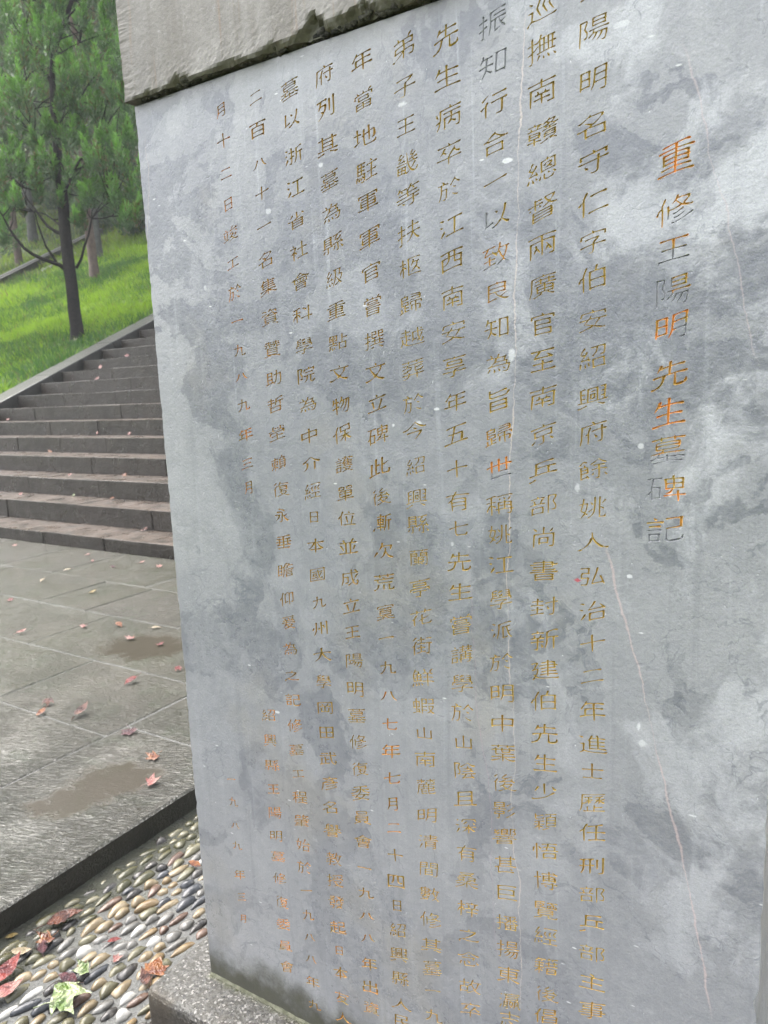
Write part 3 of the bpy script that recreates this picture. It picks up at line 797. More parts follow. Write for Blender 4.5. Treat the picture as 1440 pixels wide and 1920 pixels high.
[[38,51,33,60],[24,19,21,23,18,24],[71,63,63,51],[14,74,13,59,11,56,11,51,7,37,10,33],[73,16,71,8],[57,74,57,10,58,8],[5,58,24,57],[30,29,39,36,43,37],[26,8,30,8],[44,74,44,42,43,25,37,14,30,8],[5,9,12,15,18,24],[67,35,62,40,57,40],[10,33,18,27],[24,57,23,40,20,29,18,27,18,24],[58,8,60,7,71,8]],
[[6,38,71,38],[14,69,58,69,59,68,62,69],[41,53,57,63,59,68],[23,9,26,7,36,7,38,10,39,51,41,53]],
[[8,56,8,66],[8,31,69,31],[20,51,52,50],[27,7,36,7,38,9,38,36,44,42],[69,56,69,66],[40,67,37,74],[69,66,40,67,8,66],[52,50,51,47,44,42],[44,42,40,39],[40,39,44,42]],
[[6,22,71,22],[30,60,34,60,43,54],[26,55,14,55],[25,74,16,72,13,70],[13,70,14,46],[52,63,64,63],[69,38,69,45],[20,37,55,36],[8,37,9,46],[9,46,64,47,69,45],[30,66,34,67],[43,61,40,56],[25,63,13,63],[52,72,64,72,65,71,64,47],[52,55,64,55],[33,73,42,69],[52,35,49,32,41,28],[41,28,39,25,38,8],[38,8,35,7,29,7,27,8],[42,73,41,71,42,69],[34,67,37,68,37,70],[34,53,37,55,37,57],[34,53,37,54,34,53]],
[[71,43,6,43],[9,54,9,64],[50,54,50,10,48,8,38,7,35,9],[68,55,68,65],[68,65,9,64],[25,24,20,30],[40,65,40,70,37,74]],
[[70,43,54,42,30,44,26,42,7,43],[68,55,67,65],[67,65,39,65,10,65],[10,65,9,55],[17,29,21,30,23,28,34,24,39,21,44,20,65,9],[68,10,65,9],[8,9,11,8,16,9,33,16],[36,74,39,65],[34,55,31,49,30,44],[44,20,45,25,53,37,54,42],[37,21,37,23,37,21],[21,30,21,33,26,42],[33,16,37,18],[37,18,33,16],[33,16,37,19,37,21]],
[[18,7,18,54],[18,54,58,54],[58,54,59,40],[59,40,18,39],[8,58,8,66],[69,58,69,66],[18,26,61,26],[61,26,61,10],[69,66,40,67,8,66],[18,10,61,10],[37,75,39,74,40,67]],
[[29,54,29,61],[7,60,8,68],[49,54,49,62],[69,61,69,68],[62,57,15,57],[74,9,69,7,55,10,46,15,44,20],[7,7,23,10,31,14],[71,20,44,20,38,21,34,20,7,20],[38,21,38,29],[69,68,39,69,8,68],[39,69,37,74],[17,30,18,29,38,29,60,29,61,30,61,47,60,48,18,48],[18,48,17,30],[61,39,17,39],[31,14,33,16,34,20]],
[[8,64,34,64],[34,31,7,31],[5,48,35,48],[21,74,21,48],[72,55,43,55],[5,11,36,16],[21,40,21,14],[64,73,64,10,63,8],[51,31,47,41],[63,8,61,7,53,8]],
[[37,32,37,74],[63,34,60,33,49,22,36,15,21,10,10,8,5,8,2,10],[59,61,68,46],[19,61,9,42]],
[[38,74,38,51],[10,72,12,72,18,64],[12,7,12,51],[27,15,27,37],[57,60,63,69],[27,37,50,37],[12,51,65,51],[65,51,66,10,65,8],[65,8,63,7,54,8],[50,37,50,20],[50,20,27,20]],
[[10,57,11,13],[66,8,66,57],[38,73,38,13],[66,13,11,13]],
[[18,48,47,49,60,48],[52,62,47,52,47,49],[23,37,23,19],[23,19,54,19],[31,54,29,55,25,63],[54,37,54,19],[9,7,9,69],[9,69,68,70],[57,8,65,7,68,9],[68,70,69,11,68,9],[38,48,38,19]],
[[21,73,21,47,19,30,14,17,10,12],[43,71,43,13],[52,54,57,42],[67,8,67,73],[34,38,31,47],[10,51,6,40]],
[[51,72,41,49,53,24],[5,7,5,11,8,14],[8,73,14,66],[5,46,15,45],[15,45,15,18],[35,72,26,48,37,22],[75,13,69,10,37,9,27,12,15,18],[71,74,67,72,57,49,69,24],[8,14,12,17,15,18]],
[[71,13,7,13],[67,65,10,65],[38,13,38,64]],
[[69,10,15,10],[15,10,15,69],[15,69,67,70],[62,30,62,52],[62,52,15,52],[62,30,15,30]],
[[66,47,19,47],[71,25,6,25],[43,7,43,64],[9,51,19,65,68,65],[23,74,20,65],[19,47,19,25]],
[[27,7,27,42,32,58],[52,7,61,8],[6,7,10,24,11,66],[62,57,62,10,61,8],[49,23,43,34],[71,66,11,66],[71,46,38,46],[37,76,40,74],[20,36,23,39,27,40],[40,74,43,66]],
[[68,57,21,57],[34,61,34,46],[71,68,42,68,12,67],[5,9,11,29,12,67],[16,7,20,7,35,13],[20,46,71,46],[55,61,55,46],[53,15,53,19],[44,46,44,19],[65,37,65,19],[65,19,25,19],[65,37,64,38,25,38],[25,38,25,19],[40,74,42,68],[25,28,65,28],[53,15,68,8],[35,19,35,13]],
[[48,17,48,74],[71,24,29,24],[68,35,32,35],[32,46,66,47],[66,47,65,68],[65,68,33,68],[27,57,71,57],[7,69,20,69],[20,69,20,64,13,52,12,47],[74,11,71,9,38,9,24,13,16,19],[9,10,13,17,16,19],[16,19,15,23,18,25,20,30,22,46,21,47,12,47,8,45],[11,28,15,23]],
[[71,10,60,39],[52,70,49,55,40,23,38,13],[7,70,28,70],[8,34,8,44,10,52],[10,52,28,52],[38,13,68,17],[22,9,25,16,27,34],[27,34,8,34],[28,52,28,70],[22,9,20,8,9,9]],
[[22,73,24,68,24,62],[60,76,57,74,55,72,53,67,52,62],[38,7,38,26,37,29],[5,11,10,10],[11,62,65,62],[65,62,65,47],[65,12,63,11,54,12],[14,43,15,46],[15,46,65,47],[37,29,34,31,13,31],[38,62,39,31,34,26,28,21,10,10],[13,31,14,43],[65,12,68,21,68,31],[68,31,39,31]],
[[68,23,60,18,48,12,32,8,22,7],[12,68,41,68,54,67,69,68],[58,42,54,42,39,36,25,34],[20,62,23,63,34,60,38,57,45,57,46,55,53,53],[71,46,12,46],[12,46,11,28,9,16,5,10,6,6],[63,32,60,32,43,24,30,21,24,22],[36,76,38,76,40,74],[54,42,54,46],[36,58,35,55,21,51],[21,51,20,47],[54,67,53,63],[40,74,41,68],[57,46,57,51],[57,51,53,53],[45,57,47,60,53,63]],
[[7,45,25,46,43,45],[46,9,48,9,53,11],[73,52,69,51,60,41,52,36],[48,58,52,59,63,68],[25,25,24,8],[24,8,19,7,16,8],[11,55,40,55],[40,55,40,72],[11,26,25,25,39,26],[39,26,40,35,38,37,12,37],[12,37,11,26],[53,11,62,18,70,26],[40,72,39,73,11,73],[11,73,11,55],[26,55,26,51,23,50,25,46],[40,63,11,63]],
[[10,43,15,44],[71,41,69,44,65,47,63,52],[16,7,15,44,16,49,20,55],[76,9,70,7,54,14,52,17,49,17,38,11,26,7],[20,74,12,65],[65,66,62,66,52,58,46,57,46,55,37,49,35,45],[27,44,30,44,35,45,37,44,65,47],[63,52,62,54,63,52],[47,17,47,15,47,17],[29,26,31,28],[47,17,47,19,41,25,37,32,38,33],[34,59,45,58,46,57],[31,28,36,30],[36,30,41,25],[44,44,41,34],[34,59,36,64,46,73],[38,33,41,34,63,33],[63,33,62,29,53,20,52,17]],
[[16,7,15,47,16,51,21,57],[21,57,27,57,32,58,37,57,65,57,66,55,66,38],[66,38,44,37,36,38],[20,74,9,63],[71,66,38,66,34,65],[75,9,71,8],[38,74,37,69,32,61,32,58,36,55,36,38],[10,44,15,45],[44,37,41,29,33,23],[27,8,30,7,46,12,48,13,48,15,54,14,56,12,65,9,71,8],[63,27,62,28,41,29],[48,15,40,24,39,26],[63,27,63,24,54,14],[36,48,66,48],[39,26,39,28,39,26],[58,19,55,17],[55,17,58,19]],
[[66,44,12,44],[47,26,34,35],[70,12,65,22],[38,74,38,44],[12,28,12,24,8,13],[23,27,23,15,25,9,28,8,52,8,55,9],[71,63,6,63],[55,9,56,10,55,9],[55,9,57,12,57,17]],
[[35,60,39,57],[2,55,7,54,12,55,25,63,36,73,38,74,40,73],[16,46,56,46],[41,24,33,34],[23,27,23,15,25,10],[52,38,55,42,56,46],[73,55,69,54,62,58,49,65,40,73],[11,28,12,24,7,13],[57,16,56,11],[69,16,63,27],[56,11,51,9,28,9,25,10]],
[[21,62,26,51],[34,7,34,28],[5,42,7,58],[15,74,15,7],[29,41,72,41],[31,71,69,71],[66,7,66,29],[66,29,34,28],[34,57,64,57],[64,57,65,51,63,41],[42,41,43,53,46,60,46,71],[66,10,34,10]],
[[45,74,45,62,50,30,52,27,52,22,55,16,63,8],[35,9,51,21,53,20],[6,9,12,27,12,60],[70,24,72,21,72,16,69,9],[71,60,12,60],[69,50,65,48,62,39,58,33],[12,44,32,44],[31,20,29,18,20,19],[61,71,66,67,66,60],[52,27,55,28,58,33],[32,44,32,27,31,20],[69,9,63,8]],
[[71,38,54,38,52,36],[52,36,49,38,34,38],[26,38,18,37,15,35,5,33],[37,59,68,59],[8,7,15,8],[25,58,6,58],[16,74,16,10,15,8],[71,9,68,10,61,18,52,36],[51,74,51,39,52,36],[52,36,49,33,43,20,32,9]],
[[71,44,34,44],[15,74,15,10,14,8],[70,71,34,70],[58,16,55,13,45,10],[71,10,66,16,58,30,55,44],[23,58,6,58],[9,7,14,8],[5,33,13,34,17,37,23,38],[43,57,68,57],[73,35,71,35,64,29,60,28],[45,10,45,44],[29,7,34,35,34,70],[60,28,59,29,60,28]],
[[49,64,51,57],[23,58,5,58],[5,34,14,35],[74,9,69,7,58,12,50,16,44,23],[71,66,68,64,63,55,62,51],[70,73,66,74,49,71,37,69,30,70],[30,43,30,50],[37,57,34,62],[23,39,15,38],[15,74,15,10,14,8],[7,7,11,7,14,8],[71,43,71,50],[71,50,62,51,30,50],[34,35,64,35],[27,8,31,8,46,14,48,16,44,23],[64,35,63,30,52,16],[44,23,38,30,38,35]],
[[24,38,16,37],[31,41,73,41],[41,7,45,7,51,13,58,26,59,30],[16,74,16,10,15,8],[9,7,15,8],[24,58,5,58],[57,7,65,7],[37,51,37,73],[37,73,65,73,66,72],[31,11,41,20,45,26,46,30],[37,62,66,62],[66,72,66,51],[66,51,37,51],[65,7,67,9,68,14,69,26,69,31],[69,31,46,30,38,32,36,31,29,25],[4,33,16,35],[41,41,38,32]],
[[37,74,35,65,33,63,34,59,34,27],[32,20,32,18,27,8],[72,46,27,46,23,40,15,38],[57,9,53,18],[28,27,71,27],[44,9,43,16],[70,64,34,64],[5,58,21,58,27,57],[73,8,68,15],[15,74,15,10,13,7],[13,7,7,7],[65,64,65,27],[44,27,44,64],[27,57,30,60,33,61],[55,27,55,64],[4,34,14,36]],
[[50,40,50,71],[68,67,65,66],[66,74,51,72,50,71,30,70],[71,54,60,54,56,54,56,53,48,52,44,54,29,54,23,58,5,58],[15,74,15,12,14,9],[34,65,35,65,37,63],[74,38,71,37],[34,7,34,31,32,35],[4,34,15,36],[25,43,23,41,24,38],[32,35,30,38],[30,38,32,35],[71,37,67,32,67,10],[32,35,32,38,44,49,45,53],[71,37,62,44,56,53],[65,66,61,58,60,54],[24,38,24,37,24,38],[15,38,22,40,27,37,29,37,35,32,67,32],[67,21,34,21],[34,10,67,10],[50,10,50,32],[14,9,12,7,6,8],[37,63,38,60,37,54]],
[[55,15,58,15,71,7,73,7],[31,36,70,36],[23,40,15,38],[15,74,15,12,14,9],[5,58,23,58],[72,53,71,50],[71,50,68,49,59,49,55,51],[55,51,55,73],[55,73,69,73],[69,73,70,62],[73,22,27,22],[26,8,29,7,36,12],[59,42,59,23],[41,42,41,23],[46,50,35,49,32,50,30,53,31,73],[31,73,45,73],[45,73,45,62],[54,62,70,62],[14,9,12,7,6,8],[47,54,46,50],[15,36,4,34],[45,62,31,62]],
[[74,9,69,9,59,18,54,22,52,21],[72,60,45,59],[5,59,34,59],[48,73,44,58,43,51,46,48,51,32,55,26,55,24,59,18],[32,9,36,9,38,10,52,21],[9,10,9,39],[20,74,20,39],[53,28,57,28],[57,28,59,32],[31,39,36,43,41,51,43,51],[31,16,31,39],[9,39,31,39],[31,16,9,16],[43,51,44,51,43,51],[66,59,63,43,59,32]],
[[4,34,5,34,9,35],[72,60,49,60],[5,53,25,52,37,53],[39,26,5,23],[73,9,69,9,57,22],[19,74,19,53],[37,9,41,9,57,22],[9,66,28,66,33,63],[14,7,21,8],[51,74,49,62,48,59,47,52,49,48,54,30,57,29,57,22],[22,43,25,52],[40,43,16,42,14,41,9,35],[40,43,44,50,48,50],[38,70,35,63,33,63,30,53],[21,8,22,11,22,30,24,34],[57,29,60,31],[67,59,66,49,60,31],[24,34,29,38,30,42]],
[[55,74,53,59,51,57,51,51,53,48,56,34,60,29,60,23],[71,59,53,59],[24,33,21,32],[46,43,48,48,51,50],[7,27,16,27,35,27],[35,27,35,23,29,16],[29,16,31,12],[46,9,51,12,57,21,60,23],[5,61,42,61],[23,74,23,36],[7,7,20,11],[60,23,69,11],[20,11,21,12,20,11],[21,36,20,28],[66,59,63,35,61,32,59,31],[38,36,38,45],[38,45,9,45],[9,45,9,36],[31,12,27,14,23,14,15,18],[9,36,38,36],[16,27,14,20,15,18],[20,11,22,13,22,15],[37,61,37,68,35,69,10,69],[10,69,11,52],[11,52,36,52],[36,52,37,61]],
[[5,60,71,60],[37,74,40,68],[71,9,69,9,65,10,47,20,31,36],[5,9,9,9,20,13,34,22],[46,34,40,27],[40,27,31,36],[34,22,38,26],[38,26,21,51,18,60],[58,60,56,51,52,42,46,34],[34,22,37,24],[37,24,34,22]],
[[7,66,22,67,36,66],[30,60,28,52,28,48],[20,74,22,67],[5,35,36,35],[71,72,66,73,46,67],[46,67,46,35,44,22,41,12],[5,48,37,48],[31,26,35,18,34,16],[72,48,46,48],[63,7,63,47],[13,48,14,56],[14,9,17,8,21,10],[21,10,22,48],[14,56,12,60]],
[[16,74,20,69],[6,7,5,10,9,16,13,33,14,61],[32,62,5,62],[46,21,62,10],[23,67,21,67,20,69],[49,43,55,39],[54,73,54,68],[18,9,23,8,24,9],[24,9,26,11,28,19,29,44],[69,52,63,57,57,66,54,68],[54,68,52,68,45,57,38,50],[45,57,41,52],[41,52,45,57],[20,62,20,69],[14,44,29,44]],
[[62,9,61,69],[61,69,16,68],[16,68,16,9],[16,13,61,13],[61,41,16,41]],
[[15,7,16,38],[62,69,59,71,41,67,13,65],[13,74,13,57,14,54],[70,61,67,59,65,53,60,51,21,51,17,52,14,54],[63,10,62,38],[63,10,15,10],[62,38,16,38],[63,24,15,24]],
[[8,21,8,69],[8,69,28,69],[68,8,66,7,56,8],[8,49,28,49],[42,70,41,34,38,23,34,15],[69,32,41,32],[69,70,69,10,68,8],[42,70,69,70],[42,52,69,52],[8,27,29,28],[29,28,28,69]],
[[5,35,71,35],[38,74,38,35],[11,43,66,43],[71,61,5,61],[13,52,60,52,61,53,60,69],[14,69,60,69],[61,26,61,9],[17,9,17,27],[17,27,60,27,61,26],[17,9,61,9],[17,18,61,18]],
[[49,41,52,46],[26,46,28,42],[74,57,71,56,52,63,41,72],[4,57,6,55,8,56],[8,56,12,57,23,62,27,63,32,69],[38,37,38,52],[20,9,20,28],[27,63,27,60,51,60,52,63],[58,9,20,9],[20,19,58,19],[13,53,38,52,62,52,63,51,63,37,62,36,16,36,15,37],[32,69,27,65],[27,65,32,69],[41,72,40,73,37,73,32,69],[58,9,58,28],[12,57,15,51,15,37],[58,28,20,28]],
[[18,51,61,51],[17,32,61,32],[8,12,12,16,18,34,18,69],[18,69,60,70],[60,70,61,11,58,8,46,7,44,9]],
[[70,64,7,64],[35,76,32,72],[22,7,21,46],[49,7,60,8],[32,72,30,64],[60,8,61,10,61,49],[61,49,23,50],[27,63,21,46],[21,46,17,44,12,39],[61,36,22,36],[61,23,22,23],[32,72,32,74,32,72]],
[[7,57,70,57],[57,22,20,22],[38,74,38,7],[31,57,30,52,27,45,18,33,8,22],[69,23,57,35,49,48,46,57]],
[[4,10,7,9],[38,74,38,7],[70,67,7,67],[73,10,69,9,65,12,50,21,44,28],[14,55,64,55],[33,29,32,26,25,20,13,12,7,9],[64,43,14,43],[14,31,32,30,35,29,44,28,45,30,63,30],[63,30,64,55],[14,31,14,55]],
[[68,55,64,53,49,54],[51,62,50,55,42,40],[24,57,7,57],[16,7,16,41,15,44,16,74],[71,20,62,32],[71,71,34,70],[42,19,48,23,57,34],[57,34,62,32],[62,32,60,38,64,53],[5,21,5,25,11,40,15,43],[72,9,34,9],[16,47,21,45,22,43],[34,9,34,70],[22,43,25,38]],
[[8,51,30,50],[42,43,46,44,52,41,58,41,63,38],[21,66,31,65,37,62,46,62],[46,62,48,65,52,68],[13,57,20,57,34,60],[3,10,8,9,20,14,27,18],[6,26,45,25,71,26],[16,72,55,71,58,73],[10,44,18,41,23,41,29,37],[42,51,65,50],[4,35,9,34,16,37],[73,10,69,9,58,13,48,21,45,25],[38,7,38,32,40,34,40,36],[25,40,25,43,29,46,30,50],[48,37,50,38,48,37],[16,37,18,39,18,41],[48,37,40,36],[32,26,31,22,27,18],[34,60,35,63],[46,62,47,60,55,58],[52,68,54,71],[65,50,64,46,60,43],[60,43,63,38],[48,37,51,39,51,42]],
[[24,35,25,39],[72,43,32,43],[34,65,69,65],[34,26,69,26],[16,7,16,44,15,47,17,48,16,74],[26,59,6,59],[5,24,5,28,12,44,16,45],[52,7,52,43],[40,58,43,51,41,43],[58,43,62,57,62,64],[50,73,52,70,52,65],[22,44,25,39],[22,44,21,46,17,48]],
[[7,17,19,35],[37,74,35,61,28,48],[47,51,47,37,49,35],[72,10,69,9,67,11],[64,44,68,57,68,60],[68,60,35,61],[45,34,40,22,35,16,28,11],[33,58,33,60,33,58],[49,35,45,34],[49,35,59,18,67,11]],
[[48,74,48,15,49,12],[27,74,27,13],[38,49,27,49],[6,9,38,15],[69,55,68,55,55,47,49,46],[12,58,12,10],[49,12,52,10,68,10,70,11],[70,11,73,18,72,23]],
[[12,40,12,10],[27,46,28,13],[71,55,6,55],[41,35,28,35],[68,65,62,71],[37,69,12,69],[43,15,35,13,29,13,22,11,12,10,7,9,5,9],[49,73,49,56,54,26,55,20,60,12,64,8],[71,23,73,20,71,10,68,7],[68,7,64,8]],
[[71,9,44,9,16,9],[26,25,26,9],[19,52,26,52,30,46,36,44],[37,63,35,63,29,61,20,60,19,61],[39,52,29,52],[46,52,53,52,58,50,71,38],[5,9,8,15,11,32,12,70],[48,60,66,63],[57,37,58,61],[64,23,44,23],[71,71,12,70],[44,30,44,9],[29,37,29,61],[43,38,50,44,55,51],[70,52,62,52,60,51,63,45],[11,38,18,38,29,49],[23,43,25,46],[25,46,23,43]],
[[40,71,67,71,68,69,68,53],[68,53,39,52],[63,15,67,15],[41,62,68,62],[72,37,72,44],[54,7,54,44],[20,75,18,68],[9,28,9,13],[30,27,19,27],[4,12,31,16],[41,15,41,32],[41,32,67,32,68,30,68,18,67,15],[37,37,37,44],[9,48,29,48],[29,48,29,37],[29,37,9,38],[28,58,9,57],[37,44,72,44],[28,58,28,68],[28,68,9,68],[9,68,9,38],[20,15,19,37]],
[[68,35,11,35],[34,15,17,10,11,10],[42,35,44,24,51,15],[61,53,61,70],[61,70,12,70],[12,70,11,10],[69,18,67,10],[11,53,61,53],[38,52,40,35],[67,10,65,9,59,9,51,15]],
[[25,74,40,69,49,65],[6,43,24,42],[27,8,36,7,38,10,39,42,41,43,39,48,39,57,38,58,16,58],[71,13,65,16,58,22,50,31,49,35,46,37,45,40,41,43],[65,48,51,37,48,36],[8,14,20,27,24,37,24,42]],
[[32,66,68,66],[9,72,11,73,17,69],[27,12,72,12],[20,32,21,30,17,24],[9,50,14,47],[49,12,49,66],[11,12,17,24]],
[[31,7,32,34],[32,34,65,34],[65,34,65,10],[20,30,9,10],[10,72,12,73,18,69],[69,46,68,48,66,49,65,54,57,63],[44,74,32,53,30,47],[30,47,66,49],[31,10,65,10],[14,47,8,50]],
[[65,58,63,58,55,55,44,54],[44,54,44,12],[68,73,65,73,31,66],[31,66,31,49,29,27,25,12],[71,41,63,35,60,34],[10,73,18,68],[6,51,12,48],[17,31,17,29,11,17],[55,55,60,30,63,21,69,13],[44,12,50,12,56,15],[69,13,71,12,69,13]],
[[43,9,47,16,49,26,51,37,51,67],[51,67,67,73,69,73],[72,49,51,49],[41,39,32,37],[8,10,16,28],[10,73,16,69],[32,74,32,12,31,9],[23,58,41,58],[15,32,16,28],[65,7,65,49],[24,9,30,9,31,9],[13,48,9,50],[32,35,25,34]],
[[10,73,14,70],[40,59,29,48],[48,44,48,7],[6,51,15,46],[17,30,9,12],[62,54,67,48],[69,62,68,70],[68,70,28,70],[28,70,27,62],[27,36,43,36,46,34,50,34,60,22,68,14],[69,36,53,36,52,35,54,30],[45,35,38,24,27,14]],
[[18,30,9,9],[24,49,72,49],[27,68,69,68],[10,73,16,69],[29,59,67,59],[6,51,13,47],[48,74,48,49],[30,7,31,39],[54,8,56,7,60,7,64,8],[31,39,64,40],[64,40,65,10,64,8],[31,19,64,19],[64,29,31,29]],
[[22,20,46,20],[46,66,23,66],[49,7,49,10,52,16,54,31,54,66],[54,66,71,72],[7,9,12,20],[73,49,54,49],[34,74,34,7],[66,7,66,49],[44,32,44,54],[44,54,34,55,24,55],[24,32,24,55],[24,32,44,32],[24,43,44,43]],
[[21,70,70,70],[27,7,32,9],[32,9,32,39],[32,39,22,39],[38,35,49,35],[74,15,73,8],[73,8,69,8,68,10,67,39],[43,41,39,25,39,23,41,21],[6,51,12,47],[38,8,46,16,45,18,47,20,49,28,49,35],[61,29,63,21],[66,62,27,62],[27,62,27,69],[53,9,56,18,57,39],[12,23,7,10],[32,21,21,20],[22,39,21,20,19,11],[13,69,9,71],[32,30,22,31],[57,39,67,39],[47,71,45,75],[41,21,45,18],[34,46,26,46],[26,46,26,55],[26,55,63,55,65,54,64,46],[64,46,34,46]],
[[41,22,44,13],[19,74,23,69],[30,11,30,19,28,22],[61,63,58,61],[11,9,16,18,17,22],[9,61,58,61],[41,74,38,61],[57,18,53,24],[20,33,69,32],[69,32,69,24,68,17,65,8],[23,69,24,67,23,61],[30,47,63,46],[63,46,62,32],[12,29,17,32,20,33],[20,33,21,38,30,47,34,60],[58,61,56,47],[65,8,63,7,53,8]],
[[7,40,71,40],[67,51,55,52,54,51,11,51],[21,7,39,12],[39,12,39,17],[39,17,41,15,48,15,50,12,59,9,66,7,69,9],[19,62,21,58,24,57],[38,63,41,59],[66,73,64,74,52,71,31,69,11,69,10,70],[28,51,27,41,25,36,24,29,22,27,20,21,14,15],[58,28,24,29],[55,52,56,57,61,63],[48,15,48,16,57,25,58,28],[29,28,30,24],[39,17,30,24]],
[[43,74,41,62,33,49],[5,48,8,59,9,69],[20,7,20,74],[33,26,43,40,48,51,50,61],[27,58,7,57],[42,13,53,29,58,43,62,55,62,61],[65,10,63,8,55,9],[28,38,30,38,28,38],[19,34,5,31],[65,10,68,17,69,29,71,53,71,60],[39,60,71,60],[28,38,20,37]],
[[67,69,10,69],[14,41,64,41],[7,10,71,10],[38,68,38,11]],
[[7,66,69,66],[57,73,57,34],[60,18,55,23],[5,33,72,33],[65,10,16,10],[16,10,15,33],[21,74,21,34],[57,44,21,44],[57,55,21,55]],
[[38,74,38,9],[65,35,15,35],[8,47,14,57,16,59,19,69],[71,9,7,9],[67,58,16,59]],
[[9,8,10,69],[10,69,68,68],[68,68,68,8],[9,12,67,12],[9,41,67,41],[38,68,38,12]],
[[65,74,60,72,57,68,57,62],[16,73,20,67,20,62],[38,74,39,63],[9,51,9,62],[69,52,69,62],[39,9,38,30],[64,30,63,30,15,30],[15,30,14,9],[22,40,56,40],[56,40,56,51],[64,20,14,20],[69,62,39,63,9,62],[22,40,22,52],[22,52,55,52,56,51],[14,9,64,9],[60,72,61,73,60,72],[64,9,64,30]],
[[72,40,63,40,61,41,61,40,6,40],[32,48,29,50,28,54],[29,67,22,61,12,61],[48,49,69,51],[71,49,69,51,68,55],[38,74,41,43,43,38,45,29,49,21,54,13,62,7,69,8],[69,8,72,14],[22,74,19,73],[56,73,51,65,50,62],[66,34,63,32],[65,65,62,62,59,61,58,58,53,54,52,50],[12,49,16,48,29,50],[19,73,12,64,12,61],[61,41,57,50],[33,31,34,11],[9,21,33,21],[37,8,34,11],[63,32,55,21,50,19],[22,31,22,11],[59,61,50,62],[12,49,13,52,18,57,20,60],[33,31,10,31],[10,31,9,11],[52,15,48,15,42,10,37,8],[72,14,72,18],[9,11,34,11]],
[[44,74,46,71,46,66],[72,65,18,65],[18,65,18,36,16,34,16,27,13,18,8,9],[36,18,43,24,46,29],[71,53,27,53],[10,48,7,58],[5,29,12,33,16,34],[29,7,29,39],[29,39,69,39],[48,53,48,37,46,29],[59,8,65,7,68,8],[68,8,69,10,69,39],[58,22,51,29,46,29]],
[[12,65,18,59],[15,7,23,7,26,9,28,15,28,24],[37,7,46,11],[69,65,60,57],[5,49,14,52,29,50],[29,50,29,37],[29,37,13,37],[13,71,30,71],[30,71,30,68,26,62],[38,28,62,28],[62,28,62,25,61,23],[69,37,59,37],[40,74,42,74,46,67,50,65,53,60],[69,50,60,54],[61,23,56,17,55,14],[37,36,41,42,42,50],[50,65,58,72],[60,57,60,54,58,50,58,40,59,37],[41,22,63,8],[46,11,50,13,51,15],[53,60,55,58,60,57],[18,52,20,57,18,59],[28,24,12,24],[12,24,12,30,13,37],[26,62,21,58,18,59],[42,50,58,50]],
[[70,70,7,70],[62,7,62,52],[62,52,35,53,16,52],[16,52,16,7],[16,32,62,32],[62,12,16,12],[38,69,35,53]],
[[20,7,20,42],[3,43,7,41,27,43,31,43,33,41,61,41],[38,74,39,51],[9,54,15,59,20,67],[61,10,61,41],[58,68,66,61],[61,21,20,21],[31,43,33,47,37,48,39,51,46,52,55,59],[20,32,61,32],[20,10,61,10]],
[[41,44,50,48],[32,53,34,49],[35,70,21,70],[72,44,70,43,68,44],[6,59,38,59],[21,74,22,44],[52,57,60,48,68,44],[61,27,17,27],[17,18,61,18],[45,71,46,66,54,51],[54,51,50,48],[66,70,66,66,58,55],[66,70,45,71],[17,9,17,37],[17,37,60,37,61,36,61,9],[9,48,11,52],[17,9,61,9],[58,55,57,53,52,57]],
[[68,35,42,35],[28,8,30,15,32,28,33,58,32,59],[38,42,56,43,73,42],[54,49,56,43],[72,61,35,62],[68,27,42,27],[7,13,8,69],[44,76,41,74,41,72,38,70,35,62,33,61,32,59],[7,20,22,20],[47,54,49,55,49,61],[57,70,43,71,41,72],[22,20,22,69],[22,69,8,69],[22,37,7,37],[7,53,22,53],[43,51,47,54],[32,59,22,58],[55,62,57,70],[42,9,43,20],[43,20,68,19],[42,9,68,9],[68,19,68,9]],
[[34,64,11,64],[68,10,68,67],[68,67,46,68],[46,68,45,10],[37,42,5,42],[34,19,25,29,21,31],[7,55,12,65,13,73],[22,64,22,42,21,31,15,19,11,13],[45,15,67,15]],
[[60,34,60,7],[34,23,72,23],[52,74,51,68,53,65,52,41],[29,70,5,70],[11,11,11,34,10,36,10,40,15,69],[5,29,6,34],[38,29,41,29,44,31],[37,66,69,66],[69,66,69,41],[69,41,38,41],[38,41,37,66],[26,18,26,46],[44,31,49,36,50,41],[6,34,10,36],[37,54,69,54],[26,46,11,46],[26,18,11,18]],
[[18,7,18,41,20,47,26,56,26,60],[6,61,26,60],[20,68,17,73],[33,10,72,10],[36,49,70,49],[29,33,25,38],[53,74,53,10],[18,41,8,35],[25,38,21,41,18,41]],
[[18,8,18,69],[35,23,73,29],[62,74,62,8],[39,68,43,68,45,67],[29,31,29,34,26,39],[28,72,20,71,18,69,8,68],[5,52,30,52],[52,61,45,67],[4,20,4,24,13,39,18,41],[26,39,22,43,18,44]],
[[18,8,18,69],[5,52,28,52],[32,9,73,9],[27,72,26,73,21,71],[35,39,71,39],[37,24,69,24],[4,20,4,24,13,39,16,41,18,41],[39,71,39,51],[39,51,68,51],[68,51,68,71],[53,39,53,9],[6,68,18,69,20,71,21,71],[18,41,24,39,28,35],[68,71,39,71]],
[[27,31,26,34],[27,71,23,72,17,69,5,68],[27,51,5,51],[36,7,36,46],[71,72,66,73,54,70,34,68],[5,21,5,24,12,39],[38,61,40,56],[73,22,30,22],[52,50,52,23],[53,57,50,63],[17,7,17,40,16,43,17,52,17,69],[68,65,62,56],[68,8,69,11,69,46],[69,46,36,46],[69,35,36,35],[16,41,12,39],[16,41,20,41,26,34],[59,8,61,7,65,7,68,8]],
